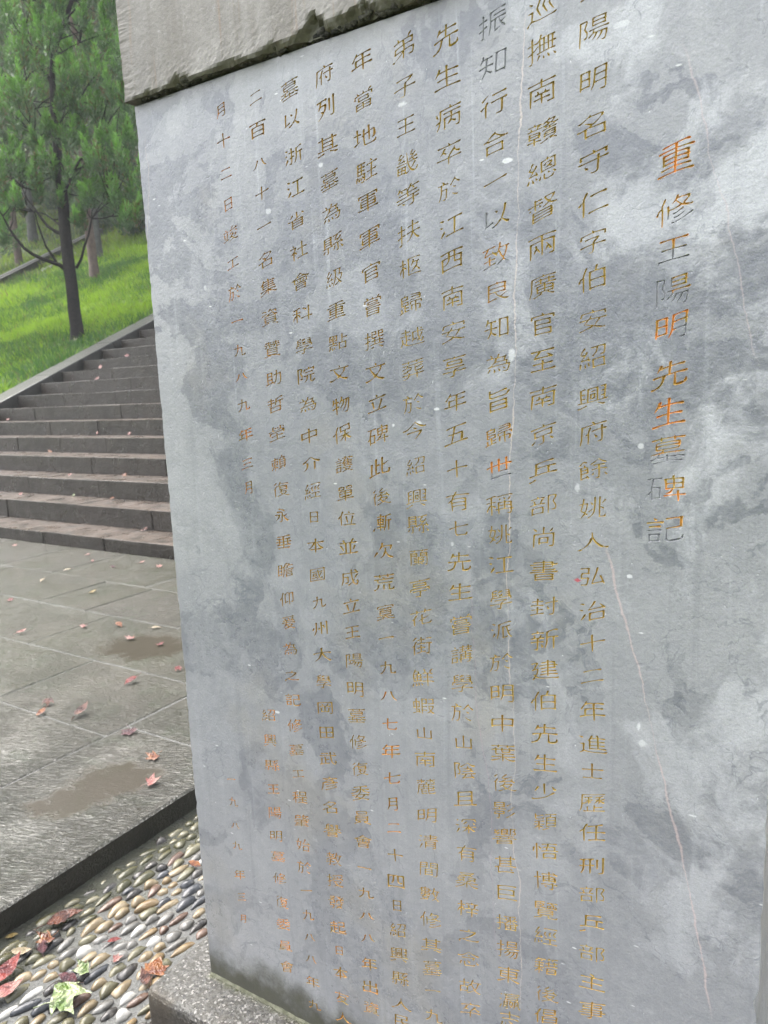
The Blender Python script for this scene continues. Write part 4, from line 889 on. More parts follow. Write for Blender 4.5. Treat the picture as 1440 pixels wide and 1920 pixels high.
[[40,71,71,71],[32,69,28,70,18,66,9,65],[9,74,9,56,11,54],[32,8,37,7,48,14],[31,18,25,23,20,25],[7,41,20,42,21,43,30,45,34,44],[20,7,20,42],[34,30,6,30],[4,11,15,22,18,25,20,25],[15,22,15,24,15,22],[55,70,54,58],[43,34,69,34],[43,58,54,58,69,58],[69,46,43,46],[43,58,43,21],[43,21,69,22],[69,22,69,58],[33,59,34,57,32,54,29,52,13,52,11,54]],
[[56,48,54,38,46,18,46,11],[10,59,68,59],[71,10,7,10],[28,21,22,47],[39,67,36,74]],
[[6,16,18,18,21,20,27,21],[73,9,70,7,57,13,54,17,52,17,46,24],[34,26,38,28],[23,51,20,27,20,20],[36,58,60,60,65,62],[18,66,15,73],[49,75,40,64,39,59],[51,43,48,41],[27,9,30,7,36,9,50,15,51,16,41,31,43,34,45,34,48,41],[26,60,6,60],[47,52,36,43],[9,49,12,26],[62,67,65,62,68,60],[54,17,63,29,64,33],[64,33,45,34],[62,51,68,46],[38,28,40,29,46,24]],
[[5,38,38,38,39,39,72,38],[35,68,15,68,11,66],[70,26,8,26],[58,59,54,67],[65,51,13,51],[15,74,15,70,7,60],[71,68,46,68,43,67],[50,76,47,74,46,69,39,62],[21,21,27,16],[54,8,55,10,55,38],[39,62,38,61,39,39],[54,8,51,7,43,7],[21,67,22,61]],
[[71,38,37,38],[70,51,39,51],[8,42,29,42],[35,68,16,68],[47,57,47,39],[30,32,21,32,19,29],[19,29,16,32,6,32],[5,12,13,22,18,26],[29,52,7,52],[26,61,24,67],[19,57,19,7],[29,20,19,29],[58,63,57,67],[63,57,63,39],[48,74,48,70,44,66],[71,68,48,68,44,66],[16,74,16,68],[67,19,42,19],[12,65,13,68,12,65],[67,9,67,28,66,29,43,29],[43,29,42,9],[16,68,8,61],[67,9,42,9]],
[[29,18,27,24],[26,44,27,37,30,34],[40,9,42,8,46,10],[19,12,18,23],[7,23,6,12],[26,61,22,54,16,50],[16,50,17,47,11,40,10,35],[33,6,33,10,37,17,40,29,41,38,41,40,43,41,43,70],[36,70,63,69],[63,69,58,53,58,48],[58,48,69,48,69,45,68,40,63,27,60,23,57,22],[43,41,47,38,58,18,67,11],[18,72,9,55,8,52],[8,52,16,50],[46,10,55,18,58,18],[28,36,14,34,10,35],[16,50,15,51,16,50]],
[[39,7,39,33],[29,16,26,26],[29,32,26,44],[37,70,69,70],[69,70,69,57,66,46],[37,44,38,44,40,45],[7,23,5,9],[19,11,18,23],[28,36,9,34],[18,71,10,58,8,52],[9,34,10,39,17,48,16,50,21,52,24,58],[40,45,47,54,50,65,50,70],[67,10,39,10],[8,52,14,51,16,50],[16,50,15,51,16,50],[57,45,64,45,66,46],[39,33,66,34],[66,34,67,10]],
[[35,71,71,71],[71,9,32,9],[41,38,35,49,35,52,38,57],[7,23,5,8],[27,16,25,23],[37,29,68,29],[18,12,16,23],[23,45,24,44,27,35],[18,73,8,54,8,51],[70,63,65,57],[53,43,49,49,49,53,52,57],[67,42,62,49],[52,29,52,9],[25,60,19,52,8,51],[17,51,16,46,10,38,9,34],[65,57,62,52,62,49],[27,35,21,35,11,34,9,34]],
[[5,32,37,32],[69,73,57,71,55,69,43,68,41,69],[67,46,69,41,69,38,71,37,73,34],[41,36,44,35,46,36,57,36,69,38],[73,13,67,25],[16,8,20,8,22,9,22,32],[46,26,42,13],[7,15,11,24],[10,71,10,32],[48,36,49,40,56,47,57,51,63,55,66,59],[10,52,33,52],[10,71,33,71],[33,71,33,32],[46,51,57,51],[33,43,10,43],[46,51,48,56,54,66,55,69],[57,9,57,36],[51,8,55,7,57,9],[33,62,10,62]],
[[16,73,11,61],[66,16,63,9],[27,32,24,44],[24,25,26,18],[43,53,49,59],[36,24,33,12],[51,75,50,68],[61,43,51,51],[18,12,16,23],[8,23,5,11],[65,26,66,26,70,19],[44,24,44,12,45,10],[53,29,56,24],[24,62,21,54,15,50,16,48,16,46,10,38,9,34],[59,53,56,49,46,42],[37,67,37,36],[37,36,69,36],[9,53,8,54,9,53],[49,59,48,59,49,59],[15,50,15,51,15,50],[37,67,68,68],[68,68,69,36],[15,50,13,51,10,51,9,53],[59,53,61,56,60,59],[60,59,49,59],[9,34,26,36],[63,9,58,8,49,8,46,9,45,10],[9,53,8,56,11,61],[9,53,10,53,9,53]],
[[49,74,48,68,46,68,45,64,41,62],[15,28,62,28,63,29,63,43,62,44],[71,13,6,13],[21,74,22,69],[15,44,62,44],[75,49,69,48,53,55],[71,37,6,37],[66,21,12,21],[38,7,38,44],[71,68,64,67,48,68],[43,51,46,51,53,55],[6,47,10,56,11,68],[11,68,22,69,32,68],[32,68,33,58],[33,58,10,56],[64,67,64,65,57,57,57,54],[53,55,45,64],[50,52,52,53,50,52],[57,54,57,53,57,54]],
[[13,30,64,30],[71,10,7,10],[8,70,68,70],[63,49,59,51,58,49,49,49,16,49],[38,40,38,10],[59,51,58,54,51,60],[29,69,28,65,18,54,16,49]],
[[21,41,21,15],[5,12,20,14,21,15,35,17],[34,32,7,32],[38,40,39,44,30,53,29,57],[39,9,48,15],[71,9,71,9,65,13,56,23,56,27,51,34,47,48,45,49,45,58,48,62,49,74],[71,60,47,60],[5,69,17,69,35,69],[36,48,30,51,9,50],[36,48,34,48,36,48],[45,49,42,49,40,46],[40,46,36,48],[59,30,58,29,54,30],[66,59,65,48,59,30],[36,48,38,48,36,48],[9,50,10,55,15,63,17,69],[59,19,55,21],[55,21,48,15]],
[[20,55,11,55],[21,72,20,73,10,69],[10,69,12,26],[58,55,66,55],[5,9,9,8,23,16],[43,61,34,61],[57,40,66,40],[5,26,71,26],[57,71,67,70],[67,70,66,26],[20,41,12,41],[51,19,66,10],[34,51,34,37],[34,37,43,37],[43,37,43,51],[43,51,34,51],[50,26,49,71],[49,71,27,70],[27,70,27,26]],
[[37,13,23,10,16,9],[38,74,40,67],[73,10,68,9,61,11,52,16,39,28,35,37],[68,30,63,29,50,19],[61,38,61,67],[61,67,16,67],[16,67,16,9],[61,38,35,37,16,38],[61,52,16,52]],
[[26,60,26,74],[52,74,52,60],[32,26,38,29,43,30],[66,44,50,35,44,34],[7,66,70,66],[72,19,70,10],[43,52,43,13,45,10],[19,7,18,39,20,43,24,51],[70,10,68,9,63,8,46,9,45,10],[11,34,15,37,18,38]],
[[57,28,57,9],[57,9,60,7,70,8],[73,15,72,10,70,8],[71,68,6,68],[70,52,7,52],[19,28,19,22,17,16,13,12,7,8],[52,74,52,62],[65,38,18,38,17,39,17,52],[24,74,24,62],[34,62,39,58],[38,28,38,9],[4,8,7,8],[40,53,39,58]],
[[74,10,69,9,58,12,48,18,45,23],[6,24,45,23,72,24],[25,74,25,64],[71,54,6,54],[52,74,52,64],[6,69,71,69],[69,35,18,35],[18,35,17,59],[58,59,58,44],[58,44,37,44],[38,7,38,35],[36,60,36,45,37,44],[32,23,31,20,27,16,18,12,5,9]],
[[25,74,25,65],[52,74,52,65],[6,69,71,69],[5,9,10,7,21,12,24,16,26,27],[8,57,70,57],[52,27,52,7],[5,21,72,21],[7,32,9,31,11,32],[6,44,9,44,20,50,34,49],[34,49,34,44,29,40],[68,49,65,49,54,46,46,45],[21,50,23,57],[16,33,21,35],[21,35,21,40],[21,40,24,38],[24,38,29,40],[21,40,23,36],[23,36,21,40],[70,40,70,36],[70,36,66,34,48,35,46,37,46,57],[11,32,16,33]],
[[38,42,38,9],[29,28,32,25],[24,66,24,74],[21,38,57,38],[52,66,52,74],[7,69,70,69],[47,27,46,25],[19,10,22,10,31,15,34,20],[10,7,10,59],[10,59,31,59],[60,7,67,8],[52,12,44,17,43,19],[67,46,45,46],[23,31,54,31],[54,31,54,21],[54,21,43,20,43,19,24,20],[24,20,23,31],[31,59,32,58,31,46],[31,46,11,46],[67,8,68,11,68,58,67,59],[11,53,32,53],[45,53,67,53],[45,46,46,60],[46,60,67,59]],
[[56,70,70,69],[70,69,70,51],[70,51,56,50],[15,74,16,16],[27,11,22,27],[7,34,7,61],[48,22,34,22],[48,37,34,37],[34,7,34,70],[5,13,20,16,25,16],[73,8,71,9,62,18,55,33,56,35,56,39],[34,51,48,51],[70,38,69,39,56,39],[70,38,70,34,64,22],[7,61,25,60],[25,60,25,37],[25,37,7,37],[65,14,60,16],[60,16,51,9],[64,22,63,21,58,25],[48,70,34,70],[65,14,65,15,65,14],[48,51,48,70]],
[[33,48,71,48],[69,69,37,69],[5,36,13,42,17,43],[25,75,21,73,9,62],[17,7,17,43,18,48,21,52],[46,8,57,7,60,10,60,47]],
[[19,58,13,46,13,7],[72,49,56,49],[49,49,25,49],[49,32,25,32],[57,69,71,69],[37,41,37,15],[37,74,37,49],[23,13,36,14,37,15,51,16],[47,65,26,65],[19,75,16,74,7,63],[6,40,10,43,13,43],[64,8,56,7,54,8],[64,8,65,10,65,48]],
[[11,7,11,51],[7,69,70,69],[67,7,67,51],[11,30,20,30,23,33,28,40,30,50,30,69],[11,51,67,51],[66,31,55,31,48,33],[48,33,47,69],[11,12,67,12]],
[[52,66,56,67],[71,70,47,71],[35,73,9,73],[9,73,9,49],[37,48,24,49,10,48,9,49],[17,20,28,18,58,19,60,20,59,40],[70,9,72,11,71,14],[59,40,18,41],[18,41,17,20],[60,34,17,34],[32,64,24,65,9,65],[24,49,24,57],[24,65,24,72],[52,58,52,48],[56,67,62,62,61,48],[24,11,16,8,6,7],[32,64,33,58,32,57,9,57],[44,48,69,48],[69,48,70,57,69,58,44,58],[44,58,44,48],[60,27,17,27],[28,18,27,14,24,11],[47,9,46,18],[24,11,25,13,24,11],[47,71,44,68],[56,70,56,67],[47,9,51,7,67,7,70,9]],
[[5,62,32,62],[16,74,20,69],[9,51,27,51],[67,40,67,69],[67,69,40,70],[72,20,71,13,70,11],[29,40,7,40],[9,7,9,28],[27,11,9,10],[27,28,27,11],[70,11,67,9,46,9,43,10,41,14,41,43],[41,43,67,44],[27,28,9,28]],
[[8,51,24,51],[69,59,35,59],[24,40,8,40],[43,74,43,49],[58,6,66,7,67,8,68,39],[68,39,37,39],[71,68,33,68],[26,61,5,61],[73,49,32,49],[37,7,37,39],[18,68,15,74],[31,20,73,20],[7,8,8,29],[61,74,61,49],[37,30,67,30],[24,11,7,11],[8,29,24,29],[24,29,24,11],[52,49,52,20]],
[[73,69,33,69],[34,7,49,11,50,14,57,13,58,11,65,9,70,7,74,9],[18,68,15,74],[53,62,55,54,56,33],[62,74,62,66],[27,61,5,61],[8,8,8,29],[25,51,9,51],[69,40,39,40],[44,74,44,65,40,60,38,54,39,32],[70,55,39,56],[69,48,39,48],[72,32,56,33,39,32],[32,46,34,50],[34,25,42,24,64,25,65,24],[25,40,9,40],[57,13,63,20],[50,14,43,21,42,24],[25,11,25,29],[65,24,63,20],[34,50,38,51],[8,11,25,11],[8,29,25,29]],
[[26,58,15,58],[25,65,15,65],[52,72,62,72],[5,50,23,49,44,50,54,49,72,50],[58,32,20,32],[52,58,62,58],[44,71,34,71],[33,57,33,50],[75,35,69,35,58,41,57,39,40,40,21,39,18,40,6,33,2,34],[20,26,58,26],[52,65,63,65],[34,74,34,64],[20,40,23,49],[58,41,54,49],[40,40,37,49],[62,72,63,70,62,50],[44,62,44,50],[44,62,43,63,34,64],[24,75,16,72,14,69,15,50],[58,11,19,11],[58,11,58,18,58,19],[19,11,19,18,20,20,57,20,58,19]],
[[23,58,5,53],[22,68,11,73,8,71],[49,13,52,13,68,7,71,7],[35,68,38,70,67,69],[4,9,8,7,12,8,31,14],[72,52,67,51,59,54,49,62,47,69],[43,76,39,74],[66,63,67,69],[16,37,62,37],[30,52,35,53,41,56,47,62,49,62],[62,28,16,28],[39,74,38,70],[17,19,62,19],[62,19,62,46,61,47,17,47,16,46,16,20,17,19],[30,52,30,47]],
[[37,8,42,9],[55,76,51,74,50,69,47,66,43,60],[20,74,19,35,20,29,20,7],[5,65,34,65],[32,18,32,21,26,27,20,30],[42,9,48,13],[44,20,68,21],[68,21,68,53],[63,20,63,16,66,12],[49,68,65,66],[65,66,62,55],[68,53,60,55,43,54],[7,37,7,53],[7,53,32,53],[32,53,32,37],[9,20,16,29],[43,60,41,55,43,52,44,20],[20,30,16,29],[43,43,68,43],[7,37,32,37],[49,20,49,14,48,13],[43,31,68,31],[9,20,5,15],[5,15,9,20]],
[[33,70,11,70],[46,73,45,70],[72,52,72,50,70,49,62,49,61,50],[69,69,45,70],[4,8,10,7,27,12,31,12],[22,74,22,61],[71,61,41,61],[35,61,15,60,5,61],[73,7,67,7,51,12,46,12],[9,67,11,70,12,74],[41,49,44,50,48,54,50,57,50,60],[56,74,56,61],[6,48,9,48,12,52],[17,17,17,43],[17,43,61,43],[36,53,26,51],[61,43,62,18,60,16,18,16,17,17],[17,35,61,35],[61,50,60,60],[45,70,44,69,45,70],[26,60,26,51],[15,60,15,56,12,52],[17,26,61,26]],
[[35,68,7,68],[74,56,73,55,68,55,58,60,56,60,52,63],[52,63,53,58],[53,58,45,55,5,54],[21,7,21,28],[20,74,21,68],[38,65,42,65,47,68],[47,68,52,63],[52,63,48,69],[48,69,53,71],[41,44,71,44],[5,18,35,18],[51,12,41,7,37,7],[59,12,63,12,72,7],[12,63,13,60,14,55],[55,76,54,74,53,71],[32,65,29,63],[63,16,63,12],[69,36,68,37,45,37,44,36,44,17,45,16],[67,70,66,71,53,71],[67,70,66,66,60,62,60,60],[27,55,29,62,29,68],[45,55,47,51],[47,51,56,51,66,51,68,53,68,55],[60,60,60,58,60,60],[45,16,68,16,69,17,69,35,69,36],[52,63,54,58],[54,58,52,63],[33,37,9,37],[9,29,9,46],[9,46,32,46,33,45,32,29],[32,29,21,28,9,29],[69,23,44,23],[69,30,44,30],[57,44,56,51]],
[[75,12,71,9,29,10,24,12,22,14,17,16,12,22,10,23],[35,33,23,33],[5,8,8,22,10,24,10,38],[7,65,34,65],[21,74,21,51,23,49,23,15,22,14],[35,50,5,50],[44,71,67,71],[67,71,67,49],[70,21,68,20,49,20,46,21,45,27,46,49],[46,49,67,49],[72,30,72,24,70,21]],
[[8,65,32,65],[5,49,34,49],[75,12,71,9,35,9,24,12],[20,74,20,51,21,48,22,33,21,16],[57,74,58,41,61,34,61,27,65,21],[72,31,73,28,72,21,68,19],[68,19,65,21],[53,36,52,34,49,32],[5,8,4,9,10,24,9,38],[73,60,42,60],[70,51,65,38,63,35,61,34],[38,23,42,29,42,60],[32,33,22,33],[61,27,58,27,54,23],[10,24,24,12],[69,69,66,73],[49,32,42,29]],
[[69,61,69,70],[60,59,18,59],[70,16,7,16],[8,61,9,70],[9,70,69,70],[38,7,38,70],[16,28,15,29,15,48,16,49,62,49,63,48,62,27],[62,27,16,28],[15,38,63,38]],
[[69,62,33,62],[68,35,32,35],[72,22,32,23],[32,23,32,55,31,57,37,71],[51,72,54,65,53,60,53,23],[68,49,32,49],[5,72,8,72,13,67],[7,44,16,43],[16,43,16,17],[7,10,16,17],[16,17,31,10,41,9,71,9,74,12],[31,56,27,55]],
[[40,65,8,65],[5,44,41,44],[51,7,51,69],[51,69,68,70,69,69],[10,7,11,31],[38,60,35,58],[38,11,37,31],[37,31,11,31],[31,44,31,48,35,58],[69,21,71,27,70,31,69,36,62,48,69,64,69,69],[23,73,24,65],[16,54,14,58,12,59],[69,21,65,18,59,19],[16,44,16,48,17,50,16,54],[11,11,38,11]],
[[13,70,37,71,59,74,63,73],[72,9,6,9],[6,60,71,60],[66,21,12,21],[62,50,62,31],[62,31,15,31],[62,50,62,51,15,51],[15,51,15,31],[38,9,38,71],[63,41,15,41]],
[[9,7,9,71],[26,10,27,37],[68,71,68,10,66,7,58,7,56,8],[9,60,32,60],[45,71,45,49],[68,49,45,49],[9,71,32,71],[32,71,32,49],[32,49,9,49],[26,13,51,14],[51,14,50,38],[50,38,27,37],[45,60,68,60],[45,71,68,71],[50,26,26,26]],
[[65,51,38,51],[8,7,8,71],[71,36,32,36],[32,56,33,64],[71,57,71,65],[71,65,33,64],[30,9,33,10,39,17,42,23,44,36],[16,27,20,26,23,27],[23,27,24,30,24,37,23,43,18,50,18,53,24,70,22,71,8,71],[58,36,58,10,60,8],[50,73,52,71,52,65],[71,9,68,7,60,8],[71,9,73,11,72,16]],
[[28,57,36,62,48,72,50,72],[35,36,66,36],[72,25,30,25],[69,7,69,9,65,12,64,15,61,18,60,25],[8,7,8,71],[32,9,66,11],[16,26,19,25,21,26],[73,57,71,57,66,59,50,72],[34,48,60,48,61,46,58,37],[35,10,36,13,43,21,43,24],[23,28,21,26],[8,71,22,71,24,70,23,65,18,52,18,49,24,40,24,30,23,28],[50,48,51,55,49,58]],
[[29,24,38,31,69,30],[69,30,69,20,66,8],[73,41,30,41],[8,7,8,71],[16,26,19,25,21,26],[46,9,54,18,58,26,58,30],[37,71,37,51],[37,51,65,51],[65,51,66,71],[66,71,37,71],[40,41,38,31],[36,14,44,23,46,30],[66,8,62,6,58,7],[23,28,21,26],[8,71,22,71,24,70,23,65,18,52,18,49,24,40,24,30,23,28],[66,61,37,61]],
[[6,55,10,59,15,60],[40,74,42,69,41,65,41,37],[63,57,15,57],[38,30,38,7],[63,47,15,47],[6,26,32,26,35,24,43,24,48,20],[48,20,45,26],[45,26,71,26],[4,10,5,9,9,9,27,18],[66,66,19,67],[69,37,15,37],[74,10,70,9,63,12,48,20],[27,18,32,21,33,25],[15,37,15,60,16,65,19,67,21,73]],
[[56,44,57,73],[57,73,70,72],[70,72,66,62],[66,62,71,56,72,51,71,49],[5,29,73,29],[13,38,38,38,39,39,41,38,65,38],[22,69,18,65,15,64,15,62,12,59,12,57],[15,64,9,65],[30,55,45,55],[17,8,18,21],[18,21,60,21],[38,71,38,75,36,76],[46,51,36,48,30,48],[23,58,21,56,18,51,13,47],[61,8,61,20,60,21],[51,29,53,38],[61,15,17,15],[30,63,47,63],[39,39,38,43],[27,29,26,38],[17,8,61,8],[9,56,12,57,14,55,21,56],[47,70,48,56,45,55,46,51],[12,57,13,55,12,57],[46,51,49,49],[47,70,38,71,30,70],[30,70,30,48],[71,49,69,48,63,48],[9,65,10,68,13,72]],
[[42,51,66,51],[72,14,68,22],[36,57,54,71],[46,7,51,7,53,8],[41,26,38,20],[7,61,15,69],[37,37,71,37],[18,59,20,52],[28,11,24,21],[53,8,54,12,54,51],[10,12,10,51],[10,51,25,52,26,51,26,30],[26,30,10,30],[10,41,26,41],[71,58,54,71],[25,16,15,12,10,12],[18,71,24,67],[15,69,18,71]],
[[56,67,51,74],[38,9,55,10,73,9],[71,59,40,59],[69,35,42,35],[14,14,13,26],[30,59,9,59],[30,47,9,47],[21,17,19,24],[32,71,9,71],[5,12,7,26],[21,8,21,7,28,8],[24,28,27,22],[32,34,9,35],[9,35,9,71],[28,8,30,10,32,16,32,34],[21,34,21,71],[55,10,55,59],[27,22,29,20,32,20]],
[[41,59,70,59],[73,27,40,27],[17,20,18,10],[38,11,34,20],[15,74,14,68,13,66,9,58,10,29],[69,43,43,43],[9,20,6,9],[27,11,25,21],[71,76,68,74,66,72],[44,74,48,65,48,59],[55,7,55,58],[21,54,21,29],[33,54,24,55,21,54,10,54,9,53],[66,72,63,65,63,59],[33,41,9,41],[14,68,26,68,27,66,24,55],[33,29,33,54],[33,29,10,29]],
[[68,23,55,20,48,20],[55,74,55,57],[41,10,22,9],[41,69,50,69,53,68,57,68,61,65],[61,65,60,69],[60,69,71,69],[21,57,21,66,23,67,21,69,21,74],[6,58,17,66,18,68],[39,20,22,20],[34,69,24,69,23,67],[70,50,40,51,11,50],[72,58,71,58,61,65],[6,6,5,9,9,16,10,26,11,50],[37,60,40,59],[5,69,16,69,29,63],[48,50,48,10,49,8],[11,40,66,40,68,39,68,30],[68,30,11,30],[22,29,22,9],[51,68,48,64,40,59],[30,30,30,50],[40,51,40,59],[71,9,69,7,51,7,49,8],[72,14,73,12,71,9]],
[[44,7,44,36],[15,56,13,63],[7,38,34,38],[28,65,26,57],[72,57,56,57],[69,7,69,36],[5,7,8,16,10,20],[55,74,55,37],[18,9,16,19],[7,27,35,28],[26,11,25,18],[44,10,69,10],[44,36,69,36],[34,49,7,49],[7,49,8,72],[8,72,34,71],[20,72,20,28],[34,71,34,49]]]

INSCR = [
 (0, 0.0484, 0.0393, "重修王陽明先生墓碑記", [-1730,15228,-1732,14684,-1734,14272,-1736,13819,-1738,13416,-1741,12874,-1743,12431,-1745,11994,-1747,11530,-1749,11051]),
 (1, 0.0430, 0.0329, "王陽明名守仁字伯安紹興府餘姚人弘治十二年進士歷任刑部兵部主事", [-2661,17245,-2658,16770,-2655,16253,-2652,15777,-2650,15375,-2647,14914,-2645,14462,-2642,14046,-2640,13567,-2637,13130,-2635,12648,-2632,12204,-2630,11745,-2627,11252,-2625,10834,-2622,10381,-2619,9921,-2617,9483,-2615,9031,-2612,8534,-2609,8067,-2607,7686,-2605,7237,-2602,6797,-2599,6287,-2597,5849,-2594,5398,-2592,4948,-2589,4500,-2587,4046]),
 (2, 0.0430, 0.0329, "巡撫南贛總督兩廣官至南京兵部尚書封新建伯先生少穎悟博覽經籍後倡", [-3270,17156,-3270,16742,-3271,16268,-3271,15822,-3271,15387,-3271,14938,-3272,14501,-3272,14025,-3272,13566,-3272,13126,-3272,12666,-3271,12192,-3271,11710,-3270,11261,-3270,10835,-3269,10388,-3268,9897,-3268,9428,-3267,8990,-3267,8545,-3266,8070,-3265,7644,-3265,7220,-3264,6757,-3264,6296,-3263,5828,-3263,5361,-3262,4948,-3261,4469,-3261,4000,-3260,3624]),
 (3, 0.0430, 0.0329, "振知行合一以致良知為旨歸世稱姚江學派於明中葉後影響甚巨播揚東瀛志", [-3891,17180,-3889,16713,-3888,16268,-3887,15823,-3885,15370,-3884,14930,-3883,14456,-3884,14015,-3884,13560,-3884,13118,-3884,12642,-3884,12179,-3885,11716,-3885,11231,-3885,10827,-3885,10410,-3885,9927,-3885,9466,-3886,9007,-3886,8533,-3886,8084,-3886,7645,-3886,7191,-3887,6757,-3883,6334,-3875,5873,-3868,5424,-3860,4933,-3853,4497,-3846,4066,-3838,3610,-3833,3279]),
 (4, 0.0430, 0.0329, "先生病卒於江西南安享年五十有七先生嘗講學於山陰且深有桑梓之念故卒", [-4526,17178,-4525,16724,-4523,16255,-4522,15818,-4521,15388,-4519,14911,-4518,14480,-4517,14002,-4515,13566,-4515,13115,-4514,12637,-4513,12194,-4512,11701,-4511,11245,-4511,10867,-4510,10398,-4509,9962,-4508,9465,-4508,9016,-4507,8569,-4506,8124,-4505,7664,-4504,7224,-4504,6769,-4503,6308,-4502,5849,-4501,5403,-4500,4923,-4500,4482,-4499,4064,-4498,3574,-4497,3145]),
 (5, 0.0420, 0.0320, "弟子王畿等扶柩歸越葬於今紹興縣蘭亭花街鮮蝦山南麓明清間數修其墓一九", [-5144,17218,-5146,16747,-5148,16276,-5150,15817,-5152,15398,-5154,14919,-5155,14466,-5157,13985,-5159,13533,-5161,13104,-5162,12638,-5162,12241,-5163,11732,-5163,11261,-5163,10886,-5163,10403,-5163,9945,-5164,9488,-5164,9042,-5164,8531,-5164,8089,-5164,7658,-5165,7240,-5165,6781,-5165,6288,-5165,5834,-5165,5365,-5166,4937,-5166,4484,-5166,4035,-5166,3609,-5166,3189,-5167,2723]),
 (6, 0.0411, 0.0311, "年當地駐軍軍官嘗撰文立碑此後漸次荒寞一九八七年七月二十四日紹興縣人民", [-5802,17219,-5800,16736,-5797,16273,-5794,15838,-5792,15425,-5789,14935,-5787,14467,-5784,14006,-5781,13539,-5779,13095,-5778,12653,-5778,12174,-5779,11703,-5779,11258,-5779,10871,-5779,10447,-5780,9968,-5780,9490,-5780,9074,-5780,8593,-5780,8139,-5781,7671,-5781,7223,-5781,6761,-5781,6311,-5782,5892,-5782,5403,-5782,4945,-5782,4510,-5782,4060,-5783,3595,-5783,3144,-5783,2667,-5783,2329]),
 (7, 0.0402, 0.0302, "府列其墓為縣級重點文物保護單位並成立王陽明墓修復委員會一九八八年出資", [-6433,17196,-6432,16766,-6430,16280,-6428,15815,-6426,15373,-6424,14940,-6422,14463,-6420,13995,-6418,13551,-6417,13109,-6416,12629,-6415,12198,-6414,11730,-6413,11280,-6412,10898,-6411,10462,-6410,9970,-6409,9513,-6408,9077,-6407,8600,-6406,8126,-6405,7681,-6404,7232,-6402,6758,-6401,6325,-6400,5887,-6399,5453,-6398,4975,-6397,4521,-6396,4091,-6395,3667,-6394,3156,-6393,2710,-6392,2302]),
 (8, 0.0402, 0.0292, "墓以浙江省社會科學院為中介經日本國九州大學岡田武彥名譽教授發起日本友人", [-7053,17151,-7053,16749,-7052,16262,-7051,15819,-7051,15370,-7050,14923,-7049,14478,-7048,13995,-7048,13537,-7047,13105,-7046,12659,-7045,12167,-7044,11734,-7043,11296,-7042,10887,-7040,10430,-7039,9958,-7038,9497,-7037,9040,-7035,8595,-7034,8136,-7033,7689,-7032,7257,-7031,6790,-7029,6327,-7028,5888,-7027,5454,-7026,4934,-7025,4530,-7024,4121,-7022,3614,-7021,3164,-7020,2709,-7019,2227,-7018,1837]),
 (9, 0.0375, 0.0283, "二百八十一名集資贊助哲塋賴復永垂瞻仰爰為之記修墓工程肇始於一九八八年九", [-7696,17196,-7695,16743,-7693,16277,-7691,15850,-7689,15371,-7687,14878,-7686,14466,-7684,14008,-7682,13528,-7684,13083,-7686,12666,-7688,12210,-7690,11722,-7691,11297,-7693,10876,-7695,10440,-7696,9964,-7698,9472,-7700,9057,-7702,8590,-7704,8127,-7705,7696,-7706,7232,-7702,6783,-7698,6338,-7694,5888,-7691,5444,-7687,4984,-7683,4561,-7679,4101,-7675,3615,-7671,3167,-7667,2724,-7663,2255,-7659,1791]),
 (10, 0.0366, 0.0274, "月十二日竣工於一九八九年三月", [-8396,17162,-8392,16723,-8388,16256,-8384,15798,-8380,15350,-8377,14905,-8373,14454,-8369,14006,-8365,13553,-8362,13137,-8358,12681,-8361,12185,-8365,11709,-8368,11307]),
 (10, 0.0366, 0.0274, "紹興縣王陽明墓修復委員會", [-8280,7285,-8285,6815,-8289,6348,-8293,5897,-8297,5430,-8302,4967,-8296,4556,-8289,4120,-8282,3646,-8276,3201,-8269,2761,-8262,2317]),
 (11, 0.0311, 0.0247, "一九八九年三月", [-9313,5803,-9308,5352,-9303,4875,-9298,4470,-9291,3861,-9286,3390,-9281,2925]),
]

